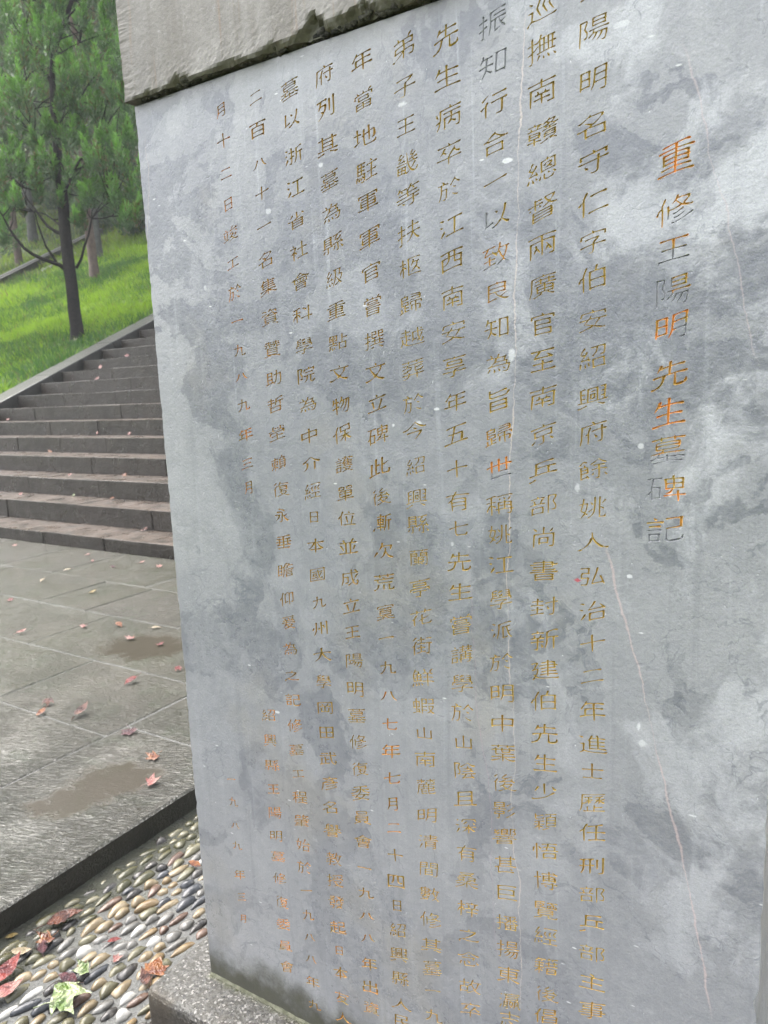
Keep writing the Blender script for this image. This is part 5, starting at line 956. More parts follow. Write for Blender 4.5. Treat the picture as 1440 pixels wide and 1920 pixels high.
GR=88; LO=-.10; HI=1.10
def brush_glyph(strokes, rng):
    """strokes (em units, y up) -> list of brush samples (x,y,w)"""
    out=[]
    nst=len(strokes)
    base=.034 if nst<9 else (.029 if nst<15 else .0245)
    for q in strokes:
        q=np.array(q,float)
        seg=np.hypot(*(q[1:]-q[:-1]).T); L=seg.sum()
        if L<.03: continue
        d=q[-1]-q[0]
        closed=np.hypot(*d)<.05 and L>.2
        if abs(d[0])>abs(d[1])*1.2:
            if d[0]<0: q=q[::-1]
        elif d[1]>0: q=q[::-1]
        seg=np.hypot(*(q[1:]-q[:-1]).T)
        d=q[-1]-q[0]
        n=max(6,int(L/.022)); s=np.linspace(0,L,n); cs=np.r_[0,np.cumsum(seg)]
        P=np.stack([np.interp(s,cs,q[:,0]),np.interp(s,cs,q[:,1])],1)
        for _ in range(3):
            P[1:-1]=.25*P[:-2]+.5*P[1:-1]+.25*P[2:]
        t=s/L; a=math.degrees(math.atan2(d[1],d[0]))
        pulse=lambda c,w: np.exp(-((t-c)/w)**2)
        e=min(.25,.05/L+.03)
        if L<.16:   # dot
            w=.55+.9*t**1.2; w[-1]*=.6
        elif -22<a<22:  # horizontal: thin middle, pressed end, slight arch
            w=.62+.42*pulse(0.02,e)+.62*pulse(.96,e)
            P[:,1]+=.016*np.sin(math.pi*t)*min(1,L/.5)
        elif a<-112:   # falling left
            w=1.15*(1-t)**.7+.16
            if L>.35: P[:,0]+=.02*np.sin(math.pi*t)
        elif -65<a<=-22:  # falling right
            w=.5+.95*np.clip(t/.85,0,1)**1.4; w*=np.where(t>.88,1-(t-.88)/.12*.8,1)
            P[:,1]-=.02*np.sin(math.pi*t)
        elif a>=22: # rising
            w=1.1-.85*t
        else: # vertical
            w=.92+.35*pulse(0,e)-.35*np.clip((t-.75)/.25,0,1)
        w=w*base*(1+.12*(rng.random()-.5))
        wob=rng.random()*6
        P[:,0]+=.004*np.sin(wob+5*t); 
        out.append(np.column_stack([P,w]))
    return out
def glyph_field(S):
    g=LO+(HI-LO)*np.arange(GR)/(GR-1)
    X,Y=np.meshgrid(g,g); F=np.full(X.shape,-1.)
    for st in S:
        # segments with lerped width
        for i in range(len(st)-1):
            a,b=st[i],st[i+1]; m=max(a[2],b[2])+.03
            ix0=max(0,int((min(a[0],b[0])-m-LO)/(HI-LO)*(GR-1))); ix1=min(GR,int((max(a[0],b[0])+m-LO)/(HI-LO)*(GR-1))+2)
            iy0=max(0,int((min(a[1],b[1])-m-LO)/(HI-LO)*(GR-1))); iy1=min(GR,int((max(a[1],b[1])+m-LO)/(HI-LO)*(GR-1))+2)
            x=X[iy0:iy1,ix0:ix1];y=Y[iy0:iy1,ix0:ix1]
            dx,dy=b[0]-a[0],b[1]-a[1]; l2=dx*dx+dy*dy+1e-9
            t=np.clip(((x-a[0])*dx+(y-a[1])*dy)/l2,0,1)
            f=a[2]+(b[2]-a[2])*t-np.hypot(x-a[0]-t*dx,y-a[1]-t*dy)
            F[iy0:iy1,ix0:ix1]=np.maximum(F[iy0:iy1,ix0:ix1],f)
    return g,F
def rdp(p,e):
    if len(p)<3: return p
    a,b=p[0],p[-1]; dx,dy=b[0]-a[0],b[1]-a[1]; L=math.hypot(dx,dy)
    bd=-1;bi=0
    for i in range(1,len(p)-1):
        qx,qy=p[i][0]-a[0],p[i][1]-a[1]
        d=abs(qx*dy-qy*dx)/L if L>1e-9 else math.hypot(qx,qy)
        if d>bd: bd=d;bi=i
    if bd>e: return rdp(p[:bi+1],e)[:-1]+rdp(p[bi:],e)
    return [a,b]
def contours(g,F,eps=.0035):
    """marching squares -> closed loops"""
    n=len(g); nxt={}; pt={}
    I=F>0
    def P(k):
        if k in pt: return pt[k]
        (i,j,o)=k
        a=F[j,i]; b=F[j,i+1] if o==0 else F[j+1,i]; t=a/(a-b); t=min(.97,max(.03,t))
        h=g[1]-g[0]
        pt[k]=(g[i]+(t*h if o==0 else 0), g[j]+(t*h if o==1 else 0)); return pt[k]
    C=I[:-1,:-1]*1+I[:-1,1:]*2+I[1:,1:]*4+I[1:,:-1]*8
    T={1:[(3,0)],2:[(0,1)],3:[(3,1)],4:[(1,2)],5:[(3,0),(1,2)],6:[(0,2)],7:[(3,2)],8:[(2,3)],9:[(2,0)],10:[(0,1),(2,3)],11:[(2,1)],12:[(1,3)],13:[(1,0)],14:[(0,3)]}
    for j,i in zip(*np.nonzero((C>0)&(C<15))):
        E=[(i,j,0),(i+1,j,1),(i,j+1,0),(i,j,1)]
        for a,b in T[int(C[j,i])]: nxt[E[a]]=E[b]
    L=[]
    while nxt:
        k0=next(iter(nxt)); loop=[];k=k0
        while k in nxt:
            loop.append(P(k)); k=nxt.pop(k)
        if len(loop)<6: continue
        h=len(loop)//2
        r=rdp(loop[:h+1],eps)[:-1]+rdp(loop[h:]+loop[:1],eps)[:-1]
        if len(r)>=3: L.append(r)
    return L

stele = link('stone_stele', None, loc=(0, 0, 0))
props(stele, 'tall grey stone slab carved with columns of gilded characters under a pale weathered cap', 'stone stele')
SX0, SX1, SZ0, SZ1, SD = -1.031, -0.053, 0.130, 1.764, 0.40

G = {}
for ch, st in zip(sorted(set(''.join(row[3] for row in INSCR))), GLYPH_STROKES):
    G[ch] = [[(q[i] / 78.0, q[i + 1] / 78.0) for i in range(0, len(q), 2)] for q in st]
brng = random.Random(3)
shapes = {}
for ch, bold in [(ch, bo) for ch in sorted(G) for bo in (1.06, 1.28)]:
    B = brush_glyph(G[ch], random.Random(ord(ch)))
    for st in B: st[:, 2] *= bold
    g_, F_ = glyph_field(B)
    L = contours(g_, F_, .0048)
    mp = []
    last = None
    for st in B:
        for i in range(0, len(st)):
            u, v, w = st[i]
            iu = int((u - LO) / (HI - LO) * (GR - 1)); iv = int((v - LO) / (HI - LO) * (GR - 1))
            f = float(F_[min(GR - 1, iv), min(GR - 1, iu)])
            if f > .008 and all((u - a) ** 2 + (v - b) ** 2 > .0005 for a, b, _ in mp): mp.append((u, v, max(f, w * .9)))
    shapes[ch, bold] = (L, mp)

V2, E2, DEP, PNT = [], [], [], []
def add_loop(pts, dep=0.0, pnt=(0, 0)):
    b = len(V2); n = len(pts)
    for p in pts:
        V2.append(Vector(p)); DEP.append(dep); PNT.append(pnt)
    E2.extend((b + i, b + (i + 1) % n) for i in range(n))
er = random.Random(21)
outline = [(SX0, SZ0), (SX1, SZ0)]
for z in frange(SZ0, SZ1, 0.02)[1:-1]:
    outline.append((SX1 + er.uniform(-.0012, .0012) - (.004 if er.random() < .06 else 0), z))
outline += [(SX1, SZ1), (SX0, SZ1)]
for z in frange(SZ0, SZ1, 0.009)[1:-1][::-1]:
    c = max(0, fbm(z * 14, 2.2, 0) - .25) * .005 + max(0, fbm(z * 60, 7.7, 0) - .2) * .004
    outline.append((SX0 + c + er.uniform(-.0006, .0006), z))
NOUT = len(outline)
add_loop(outline)
UNP = {}
def paint_of(c, ch, k, u, v):
    p, o = .80, .04 + .25 * (k / 35.0) ** 2
    if c == 0:
        o = .95 if k in (0, 4, 6, 8) else .55
        if k == 1: p = .9 if v > .5 or u < .3 else 0
        if k == 2: p = .7 if v > .55 else .05
        if k == 3: p = .9 if (u > .5 and v > .45) else 0
        if k == 4: p = .75 if (v > .55 or u < .55) else .15
        if k == 7: p = .7 if v > .4 else 0
        if k == 8: p = 1.0 if u > .42 else .1
        if k == 9: p = 1.0 if v > .55 else 0
        if k in (0, 5, 6): p = .95
        if k == 5: o = .4
    elif c == 3:
        if k in (0, 1): p = 0
        if k == 5: p = .1 if u < .5 else .9
        if k == 6: o = .45; p = .9 if v > .25 else .2
        if k in (7, 11, 12): o = .35
        if k == 12: p = 1.0 if v > .4 else 0; o = .85
    elif c in (10, 11): o = .65
    elif c == 9: o = .45 if k > 18 else .25
    elif c in (8, 7): o = .12 + .5 * max(0, (k - 22) / 12.0)
    elif c == 6: o = .15 + (.5 if 19 < k < 26 else 0)
    return (p, o)
cells = []
jr_ = random.Random(8)
SMALL = dict(zip('一二三十八九日月工山之人大王口士七', [(.85, 1), (.8, .8), (.8, .85), (.88, .9), (.88, .62), (.85, .85), (.66, .82), (.68, .95), (.8, .72), (.8, .8), (.95, .85), (1, .85), (1, .9), (.85, .85), (.7, .7), (.88, .85), (.88, .8)]))
for c, ex, ez, text, L in INSCR:
    for k, ch in enumerate(text):
        x, z = L[2 * k] / 1e4, L[2 * k + 1] / 1e4
        loops, mp = shapes[ch, 1.28 if c >= 6 else 1.06]
        sx, sz_ = SMALL.get(ch, (1, 1))
        sx *= ex * .92 * jr_.uniform(.92, 1.08); sz_ *= ez * .88 * jr_.uniform(.92, 1.08)
        tl = .24 + jr_.uniform(-.04, .05); tv = jr_.uniform(-.03, .05)
        f = lambda u, v: (x + (u - .5) * sx + tv * (v - .5) * sz_, z + (v - .5) * sz_ + tl * (u - .5) * sx + .03 * sx * math.sin(3 * u + k))
        W = [[f(u, v) for u, v in l] for l in loops]
        if not W: continue
        allp = [p for l in W for p in l]
        if max(p[1] for p in allp) > SZ1 - .004 or min(p[1] for p in allp) < SZ0 + .004: continue
        for l, wl in zip(loops, W):
            b = len(V2)
            add_loop(wl)
            for i, (u, v) in enumerate(l): PNT[b + i] = paint_of(c, ch, k, u, v)
        for u, v, d in mp:
            V2.append(Vector(f(u, v))); DEP.append(d * ex * 1.5); PNT.append(paint_of(c, ch, k, u, v))
        cells.append((c, W))
R_ = delaunay_2d_cdt(V2, E2, [], 1, 1e-7)
vo = np.array([(p.x, p.y) for p in R_[0]])
dep = np.array([max((DEP[i] for i in og), default=0.0) for og in R_[3]])
pnt = np.array([(PNT[og[0]] if og else (0, 0)) for og in R_[3]])
tri = np.array([f for f in R_[2]])
a, b, c_ = vo[tri[:, 0]], vo[tri[:, 1]], vo[tri[:, 2]]
cr = (b[:, 0] - a[:, 0]) * (c_[:, 1] - a[:, 1]) - (b[:, 1] - a[:, 1]) * (c_[:, 0] - a[:, 0])
tri[cr < 0] = tri[cr < 0][:, ::-1]
cen = (a + b + c_) / 3
owner = np.full(len(tri), -1)
for ci, (c, W) in enumerate(cells):
    P = np.array([p for l in W for p in l])
    lo, hi = P.min(0), P.max(0)
    idx = np.nonzero((cen[:, 0] > lo[0]) & (cen[:, 0] < hi[0]) & (cen[:, 1] > lo[1]) & (cen[:, 1] < hi[1]))[0]
    q = cen[idx]
    par = np.zeros(len(idx), bool)
    for l in W:
        A = np.array(l); Bn = np.roll(A, -1, 0)
        y0, y1, x0, x1 = A[:, 1], Bn[:, 1], A[:, 0], Bn[:, 0]
        cond = (y0[None] > q[:, 1:2]) != (y1[None] > q[:, 1:2])
        with np.errstate(divide='ignore', invalid='ignore'):
            xi = x0 + (q[:, 1:2] - y0) * (x1 - x0) / (y1 - y0)
        par ^= (np.sum(cond & (q[:, 0:1] < xi), 1) % 2).astype(bool)
    owner[idx[par]] = ci
# slab body: front sheet with the carved openings, sides and back
ft = tri[owner < 0]
Vs = [(x, D, z) for x, z in vo]
Fs = [tuple(t) for t in ft.tolist()]
nb = len(Vs)
Vs += [(x, D + SD, z) for x, z in outline]
oi_ = {}
for i, og in enumerate(R_[3]):
    for k in og:
        if k < NOUT: oi_[k] = i
for i in range(NOUT):
    j = (i + 1) % NOUT
    Fs.append((oi_[j], oi_[i], nb + i, nb + j))
Fs.append(tuple(nb + i for i in range(NOUT))[::-1])
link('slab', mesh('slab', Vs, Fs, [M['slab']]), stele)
LAB = {0: 'title column of larger characters with bright orange and bare patches', 11: 'short date column of small characters at the lower left',
       3: 'column whose two topmost characters have lost their gilding'}
columns = {}
for c in range(12):
    columns[c] = link('inscription_column', None, stele)
    if c in LAB: columns[c]['label'] = LAB[c]
order = np.argsort(owner, kind='stable')
so = owner[order]
for ci, (c, W) in enumerate(cells):
    t = tri[order[np.searchsorted(so, ci):np.searchsorted(so, ci + 1)]]
    if not len(t): continue
    used = np.unique(t)
    mp_ = {int(u): i for i, u in enumerate(used)}
    Vc = [(vo[u][0], D + dep[u], vo[u][1]) for u in used]
    me = mesh('carved_character', Vc, [tuple(mp_[int(i)] for i in f) for f in t], [M['paint']])
    at_ = me.attributes.new('paint', 'FLOAT_VECTOR', 'POINT')
    at_.data.foreach_set('vector', np.column_stack([pnt[used], np.full(len(used), .75 if c >= 9 else (.55 if c >= 6 else (.25 if c else 0.0)))]).astype(np.float32).ravel())
    link('carved_character', me, columns[c])

# ---- cap stone with a chipped, mossy lower arris
CX0, CX1, CZ0, CZ1, CY = -1.037, -0.030, 1.768, 2.34, 0.899
chips = [(278, .010, .012), (330, .016, .013), (345, .010, .02), (420, .012, .03), (505, .014, .02), (590, .034, .013), (578, .020, .03), (640, .012, .02), (680, .024, .035), (735, .014, .03)]
chips = [(on_y(px, 200 - (px - 254) * .36, CY).x, h, w) for px, h, w in chips] + [(-.42, .02, .03), (-.3, .012, .05), (-.15, .022, .03)]
xs = frange(CX0, CX1, 0.005)
zs = frange(CZ0, CZ0 + .07, 0.0045) + frange(CZ0 + .085, CZ1, 0.03)
Vc, ms = [], []
for z in zs:
    for x in xs:
        cc = .001 + .004 * max(0, fbm(x * 22, 5, 1) + .15) + sum(.6 * h * math.exp(-abs((x - cx) / w) ** 1.5) for cx, h, w in chips)
        cc *= 1 + .35 * fbm(x * 90, z * 90, 4)
        if x < -1.02: cc *= .3
        h = z - CZ0
        dy = max(0.0, min(.013, (cc - h) * .9))
        dy += (.0004 * fbm(x * 40, z * 40, 2.0) + .0006 * fbm(x * 130, z * 130, 8.0)) * max(0.0, 1 - h / .07)
        dz = .002 * fbm(x * 60, 3, 3) if z == zs[0] else 0
        ed = .004 * max(0, fbm(z * 45, 1.5, 6)) if x == xs[0] else 0
        Vc.append((x + ed, CY + dy, z + dz))
        ms.append(min(1, max(0, (cc + .003 - h) / .006)))
n = len(xs)
Fc = [(j * n + i, j * n + i + 1, (j + 1) * n + i + 1, (j + 1) * n + i) for j in range(len(zs) - 1) for i in range(n - 1)]
rim = [i for i in range(n)] + [j * n + n - 1 for j in range(1, len(zs))] + [(len(zs) - 1) * n + i for i in range(n - 2, -1, -1)] + [j * n for j in range(len(zs) - 2, 0, -1)]
nb = len(Vc)
for i in rim:
    x, y, z = Vc[i]
    Vc.append((x, 1.335, z)); ms.append(ms[i] * .8)
for i in range(len(rim)):
    j = (i + 1) % len(rim)
    Fc.append((rim[j], rim[i], nb + i, nb + j))
Fc.append(tuple(range(nb, nb + len(rim)))[::-1])
me = mesh('cap_stone', Vc, Fc, [M['cap']])
at_ = me.attributes.new('moss', 'FLOAT', 'POINT')
at_.data.foreach_set('value', np.array(ms, np.float32))
cap = link('cap_stone', me, stele)
cap['label'] = 'pale brownish cap stone with a chipped mossy lower edge'

# moss crust clinging under the cap and along the foot
M['moss'] = mat_simple('dark_damp_moss', (0.014, 0.015, 0.006), (0.06, 0.056, 0.026), 0.85, 60, 1.0, 0.006)
M['crust'] = mat_simple('pale_lichen_crust', (0.07, 0.075, 0.035), (0.20, 0.20, 0.14), 0.8, 60, 1.0, 0.004)
def blob(V, F, c, r, s, seed):
    bm = bmesh.new()
    bmesh.ops.create_icosphere(bm, subdivisions=1, radius=1)
    b = len(V)
    for v in bm.verts:
        k = 1 + .45 * noise.noise(v.co * 1.7 + Vector((seed, 0, 0)))
        V.append((c[0] + v.co.x * r * s[0] * k, c[1] + v.co.y * r * s[1] * k, c[2] + v.co.z * r * s[2] * k))
    for f in bm.faces: F.append([b + v.index for v in f.verts])
    bm.free()
V, F = [], []
rm = random.Random(77)
for i in range(190):
    if rm.random() < .75:
        cx, h, w = rm.choice(chips); x = cx + rm.gauss(0, w * .8)
    else: x = rm.uniform(-1.0, -.1); h = .01
    if not -1.01 < x < -.05: continue
    z = CZ0 + rm.random() ** 1.8 * h * .55
    blob(V, F, (x, CY + min(.0135, (h - (z - CZ0)) * .8) + .003, z), rm.uniform(.003, .0065), (1.5, .8, .8), i)
o = link('moss_crust', mesh('moss_crust', V, F, [M['moss']], smooth=True), stele); o['kind'] = 'stuff'

# ---- plinth
plinth = link('stone_plinth', None)
props(plinth, 'low wet granite plinth carrying the tall inscribed slab', 'plinth')
bm = bmesh.new()
PX0, PX1, PY0, PY1 = -1.121, 0.03, 0.822, 1.42
bmesh.ops.create_cube(bm, size=1.0)
for v in bm.verts: v.co = Vector(((PX0 + PX1) / 2 + v.co.x * (PX1 - PX0), (PY0 + PY1) / 2 + v.co.y * (PY1 - PY0), (v.co.z + .5) * .1295))
bmesh.ops.subdivide_edges(bm, edges=[e for e in bm.edges if abs(e.verts[0].co.x - e.verts[1].co.x) > .5], cuts=60, use_grid_fill=True)
bmesh.ops.bevel(bm, geom=[e for e in bm.edges if len(e.link_faces) == 2 and e.calc_face_angle(0) > 1.0], offset=.011, segments=2, profile=.5, affect='EDGES')
for v in bm.verts:
    if v.co.z > .08: v.co += Vector((0, .0035 * fbm(v.co.x * 25, v.co.z * 25, 1), .0025 * fbm(v.co.x * 25, v.co.y * 25, 5)))
me = bpy.data.meshes.new('plinth_block'); bm.to_mesh(me); bm.free(); me.materials.append(M['plinth'])
link('plinth_block', me, plinth)
V, F = [], []
xs = frange(-1.03, -.05, .008)
for x in xs:
    k = fbm(x * 30, 0, 2)
    a = .006 + .004 * k; b_ = .007 + .005 * fbm(x * 50, 4, 2)
    V += [(x, D + .002 - a, .1300), (x, D - a * .3, .1305 + b_ * .3), (x, D + .002, .131 + b_ * .6)]
for i in range(len(xs) - 1):
    for k in range(2): F.append((3 * i + k, 3 * i + 3 + k, 3 * i + 4 + k, 3 * i + 1 + k))
link('mortar_fillet', mesh('mortar_fillet', V, F, [M['crust']], smooth=True), plinth)

# ------------------------------------------------------------------ trees
def tube(V, F, path, rad, seg=8):
    b0 = len(V)
    n = len(path)
    for i, p in enumerate(path):
        d = (path[min(i + 1, n - 1)] - path[max(i - 1, 0)]).normalized()
        s = d.cross(Vector((.3, 1, .1))).normalized(); t = d.cross(s)
        for k in range(seg):
            a = 2 * math.pi * k / seg
            rr = rad[i] * (1 + .10 * math.sin(3 * a + i))
            V.append(p + (s * math.cos(a) + t * math.sin(a)) * rr)
    for i in range(n - 1):
        for k in range(seg):
            a = b0 + i * seg + k; b = b0 + i * seg + (k + 1) % seg
            F.append((a, b, b + seg, a + seg))
    F.append(tuple(b0 + (n - 1) * seg + k for k in range(seg)))

def wander(a, b, n, amp, r, sag=0.0):
    out = []
    for i in range(n + 1):
        t = i / n
        p = a.lerp(b, t)
        w = math.sin(math.pi * t)
        out.append(p + Vector((r.uniform(-1, 1), r.uniform(-1, 1), r.uniform(-.5, .5))) * amp * w + Vector((0, 0, -sag * w)))
    return out

def plume_cloud(plumes, per, rng, leaf=(.075, .022)):
    """flame-shaped sprays of scale leaves. plumes: (base, axis, length, radius, tone)"""
    n = len(plumes) * per
    base = np.repeat(np.array([p[0] for p in plumes]), per, 0)
    ax = np.repeat(np.array([p[1] for p in plumes]), per, 0)
    ln = np.repeat(np.array([p[2] for p in plumes]), per); rd = np.repeat(np.array([p[3] for p in plumes]), per)
    tn = np.repeat(np.array([p[4] for p in plumes]), per)
    t = rng.random(n) ** .85
    prof = (1 - t) ** .75 * np.minimum(1, .35 + 3 * t)
    rr = rd * prof * np.sqrt(rng.random(n)) * (1 + .25 * rng.standard_normal(n) * .5)
    ph = rng.random(n) * 2 * np.pi
    s = np.cross(ax, np.array([.31, .77, .2])); s /= np.linalg.norm(s, axis=1)[:, None]
    u = np.cross(ax, s)
    out = s * np.cos(ph)[:, None] + u * np.sin(ph)[:, None]
    # secondary tufts: pull the leaves towards a few sprig lines
    k = np.floor(ph / (2 * np.pi) * 7); sp = (np.sin(k * 12.9 + tn * 78.2 + base[:, 0] * 37) * .5 + .5)
    P = base + ax * (ln * t * (.72 + .4 * sp))[:, None] + out * rr[:, None]
    d = ax * 1.0 + out * .55 + rng.standard_normal((n, 3)) * .33
    d /= np.linalg.norm(d, axis=1)[:, None]
    w = np.cross(d, rng.standard_normal((n, 3))); w /= np.linalg.norm(w, axis=1)[:, None]
    L = leaf[0] * (.6 + .8 * rng.random(n)); Wd = leaf[1] * (.6 + .8 * rng.random(n))
    A = P - w * (Wd / 2)[:, None]; B = P + w * (Wd / 2)[:, None]; Cc = P + d * L[:, None]
    V = np.stack([A, B, Cc], 1).reshape(-1, 3)
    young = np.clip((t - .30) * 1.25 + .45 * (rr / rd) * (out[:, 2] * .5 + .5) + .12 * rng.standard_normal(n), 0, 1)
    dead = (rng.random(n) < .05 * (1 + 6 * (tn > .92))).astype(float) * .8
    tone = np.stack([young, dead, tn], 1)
    return V, np.repeat(tone, 3, 0)

def leaf_mesh(name, V, tone, mat):
    n = len(V) // 3
    me = bpy.data.meshes.new(name)
    me.vertices.add(len(V)); me.vertices.foreach_set('co', V.astype(np.float32).ravel())
    me.loops.add(len(V)); me.loops.foreach_set('vertex_index', np.arange(len(V), dtype=np.int32))
    me.polygons.add(n); me.polygons.foreach_set('loop_start', np.arange(0, len(V), 3, dtype=np.int32))
    try: me.polygons.foreach_set('loop_total', np.full(n, 3, dtype=np.int32))
    except Exception: pass
    me.materials.append(mat)
    at_ = me.attributes.new('tone', 'FLOAT_VECTOR', 'POINT')
    at_.data.foreach_set('vector', tone.astype(np.float32).ravel())
    me.update(); me.validate()
    return me

FOL = mat_foliage('juniper_foliage', (0.075, 0.150, 0.050), (0.260, 0.580, 0.085), (0.20, 0.12, 0.055))
FOL2 = mat_foliage('far_foliage', (0.085, 0.150, 0.065), (0.200, 0.360, 0.105), (0.22, 0.17, 0.08))

def crown_plumes(r, H, z0, R, n, trunkf, gap=.35):
    out = []
    for i in range(n):
        h = z0 + (H - z0) * (i + r.random()) / n
        f = (h - z0) / (H - z0)
        rad = R * (1 - f) ** .55 * (.55 + .45 * min(1, f * 4)) + .12
        a = i * 2.399 + r.uniform(-.5, .5)
        q = rad * (r.random() ** .5) * r.uniform(.75, 1.1)
        c = trunkf(h)
        p = Vector((c.x + math.cos(a) * q, c.y + math.sin(a) * q, h))
        o_ = Vector((math.cos(a), math.sin(a), 0))
        axis = (Vector((0, 0, 1)) + o_ * r.uniform(.1, .75)).normalized()
        out.append((p, axis, r.uniform(.5, 1.05), r.uniform(.16, .30), r.random(), c, h))
    return out

def conifer(name, seed, H, z0, R, n, per, trad, fol, bark, leaf=(.075, .022), lean=(0, 0)):
    r = random.Random(seed)
    tr = lambda h: Vector((lean[0] * h + .06 * math.sin(h * .9 + seed), lean[1] * h + .05 * math.cos(h * .7 + seed), h))
    V, F = [], []
    hs_ = frange(0, H * .96, .35)
    o0 = tr(0)
    tube(V, F, [tr(h) - Vector((o0.x, o0.y, 0)) - Vector((0, 0, .12 if h == 0 else 0)) for h in hs_], [trad * (1.25 if h < .2 else 1) * (1 - .93 * h / H) + .008 for h in hs_], 10)
    trx = lambda h: tr(h) - Vector((o0.x, o0.y, 0))
    pl = crown_plumes(r, H, z0, R, n, trx)
    BV, BF = [], []
    for p, ax, l, rd, t, c, h in pl:
        hb = max(z0 * .75, h - (p - c).length * r.uniform(.5, 1.0) - .1)
        s = trx(hb)
        tube(BV, BF, wander(s, p + ax * l * .35, 4, .05, r), [.022, .018, .013, .009, .004], 5)
    tm = mesh('trunk', V, F, [bark], smooth=True)
    bmn = mesh('limbs', BV, BF, [bark], smooth=True)
    fv, tn = plume_cloud([(tuple(p), tuple(ax), l, rd, t) for p, ax, l, rd, t, _, _ in pl], per, np.random.default_rng(seed), leaf)
    fm = leaf_mesh('crown', fv, tn, fol)
    return tm, bmn, fm

def plant(name, meshes, loc, rot, sc, label, group=None):
    root = link(name, None, loc=loc, rot=(0, 0, rot), scale=(sc, sc, sc))
    props(root, label, 'tree', group)
    link('trunk', meshes[0], root)
    link('limbs', meshes[1], root)
    link('crown', meshes[2], root)
    return root

# ---- the juniper on the slope beside the steps
TB = Vector((-11.70, 8.59, hill_z(-11.70, 8.59)))
depth0 = (Matrix(RR) @ (TB - Vector((0, 0, HC)))).z
def tp(px, py, dd=0.0):
    return at(px, py, depth0 + dd)
jun = link('juniper_tree', None, loc=TB)
props(jun, 'dark-trunked juniper with bright upright foliage standing on the grass next to the steps', 'tree', 'junipers on the slope')
V, F = [], []
path = [(146, 648), (143, 615), (139, 585), (136, 545), (131, 505), (126, 465), (121, 425), (118, 385), (113, 340), (109, 300), (106, 255), (101, 205), (98, 150), (99, 110), (108, 75), (122, 40), (135, 0), (142, -60), (140, -140), (138, -230), (136, -330), (134, -440), (132, -560)]
rad = [.135, .115, .104, .100, .106, .098, .092, .10, .085, .075, .068, .06, .052, .046, .042, .038, .036, .033, .03, .027, .022, .016, .008]
tube(V, F, [tp(*p) - TB for p in path], rad, 12)
link('trunk', mesh('trunk', V, F, [M['bark']], smooth=True), jun)
BR = [([(124, 505), (112, 497), (95, 491), (80, 486), (62, 477), (45, 465), (30, 447), (18, 430), (5, 405), (-12, 380)], .042, -.5),
      ([(108, 496), (97, 478), (86, 462), (78, 440), (70, 418), (66, 400), (50, 385)], .024, -.3),
      ([(118, 440), (104, 434), (90, 425), (78, 410), (66, 392), (52, 375), (40, 350)], .035, .2),
      ([(112, 422), (100, 412), (86, 402), (68, 397)], .02, .3),
      ([(143, 503), (152, 486), (158, 462), (166, 440), (172, 410), (182, 398), (196, 385), (208, 378)], .026, -.3),
      ([(172, 410), (190, 410), (210, 405), (228, 405), (250, 412), (262, 420)], .013, -.4),
      ([(150, 412), (170, 408)], .012, -.2),
      ([(118, 365), (128, 345), (138, 320), (150, 300), (165, 285), (182, 262)], .03, .3),
      ([(106, 325), (92, 300), (78, 272), (62, 252), (40, 228), (10, 200)], .03, -.4),
      ([(64, 253), (66, 230), (65, 205)], .015, -.4),
      ([(103, 262), (90, 240), (75, 215), (60, 190), (50, 150)], .024, .3),
      ([(101, 210), (118, 203), (140, 190), (165, 160), (182, 140)], .022, .2),
      ([(98, 140), (105, 100), (118, 97), (132, 88), (150, 80)], .016, -.2),
      ([(99, 110), (104, 80), (112, 55), (128, 32), (150, 8), (170, -30)], .028, -.3),
      ([(99, 160), (80, 130), (62, 90), (50, 50), (40, 0)], .022, .2)]
V, F = [], []
ends = []
for pts, r0, dd in BR:
    n = len(pts)
    P = [tp(px, py, dd * i / (n - 1)) - TB for i, (px, py) in enumerate(pts)]
    tube(V, F, P, [r0 * (1 - .75 * i / (n - 1)) for i in range(n)], 7)
    ends.append(P)
jr = random.Random(31)
PL = []
# sprays read off the photograph (pixel of the base, height and half width in pixels)
SPR = [(60, 215, 110, 32), (25, 150, 120, 34), (88, 110, 95, 26), (70, 60, 80, 26), (15, 55, 80, 30), (40, 260, 90, 30), (88, 150, 70, 24), (150, 175, 70, 30), (135, 210, 70, 28), (170, 110, 85, 26),
       (195, 95, 70, 22), (180, 160, 60, 22), (150, 270, 80, 28), (175, 235, 80, 28), (205, 200, 80, 26), (225, 150, 80, 26), (225, 250, 85, 26), (240, 210, 70, 22), (120, 290, 70, 22), (137, 262, 60, 22),
       (110, 345, 60, 20), (145, 340, 70, 24), (170, 330, 75, 26), (200, 320, 80, 28), (230, 330, 90, 28), (250, 290, 80, 24), (180, 385, 60, 20), (205, 385, 65, 24), (160, 395, 50, 18), (218, 395, 62, 22),
       (245, 385, 70, 24), (235, 430, 60, 24), (255, 415, 50, 18), (150, 430, 40, 14), (120, 385, 40, 14), (80, 320, 60, 22), (55, 345, 60, 24), (30, 330, 70, 28), (10, 350, 80, 30), (5, 420, 70, 26), (20, 400, 60, 22),
       (70, 375, 45, 18), (45, 400, 40, 16), (10, 460, 60, 20), (35, 300, 60, 26), (100, 200, 50, 20), (115, 140, 60, 22), (140, 120, 70, 24), (150, 60, 70, 26), (120, 30, 70, 28), (90, 20, 60, 26), (200, 40, 60, 20), (55, 120, 60, 24),
       (0, 240, 90, 30), (-20, 300, 90, 30), (-25, 180, 90, 34), (110, 70, 60, 22), (130, 160, 60, 24), (30, 205, 60, 22), (215, 290, 60, 22), (190, 290, 60, 22), (160, 220, 60, 22), (80, 265, 50, 18), (250, 350, 60, 20)]
mpp = depth0 / FPX
allp = [p for P in ends for p in P] + [tp(*p) - TB for p in path[4:]]
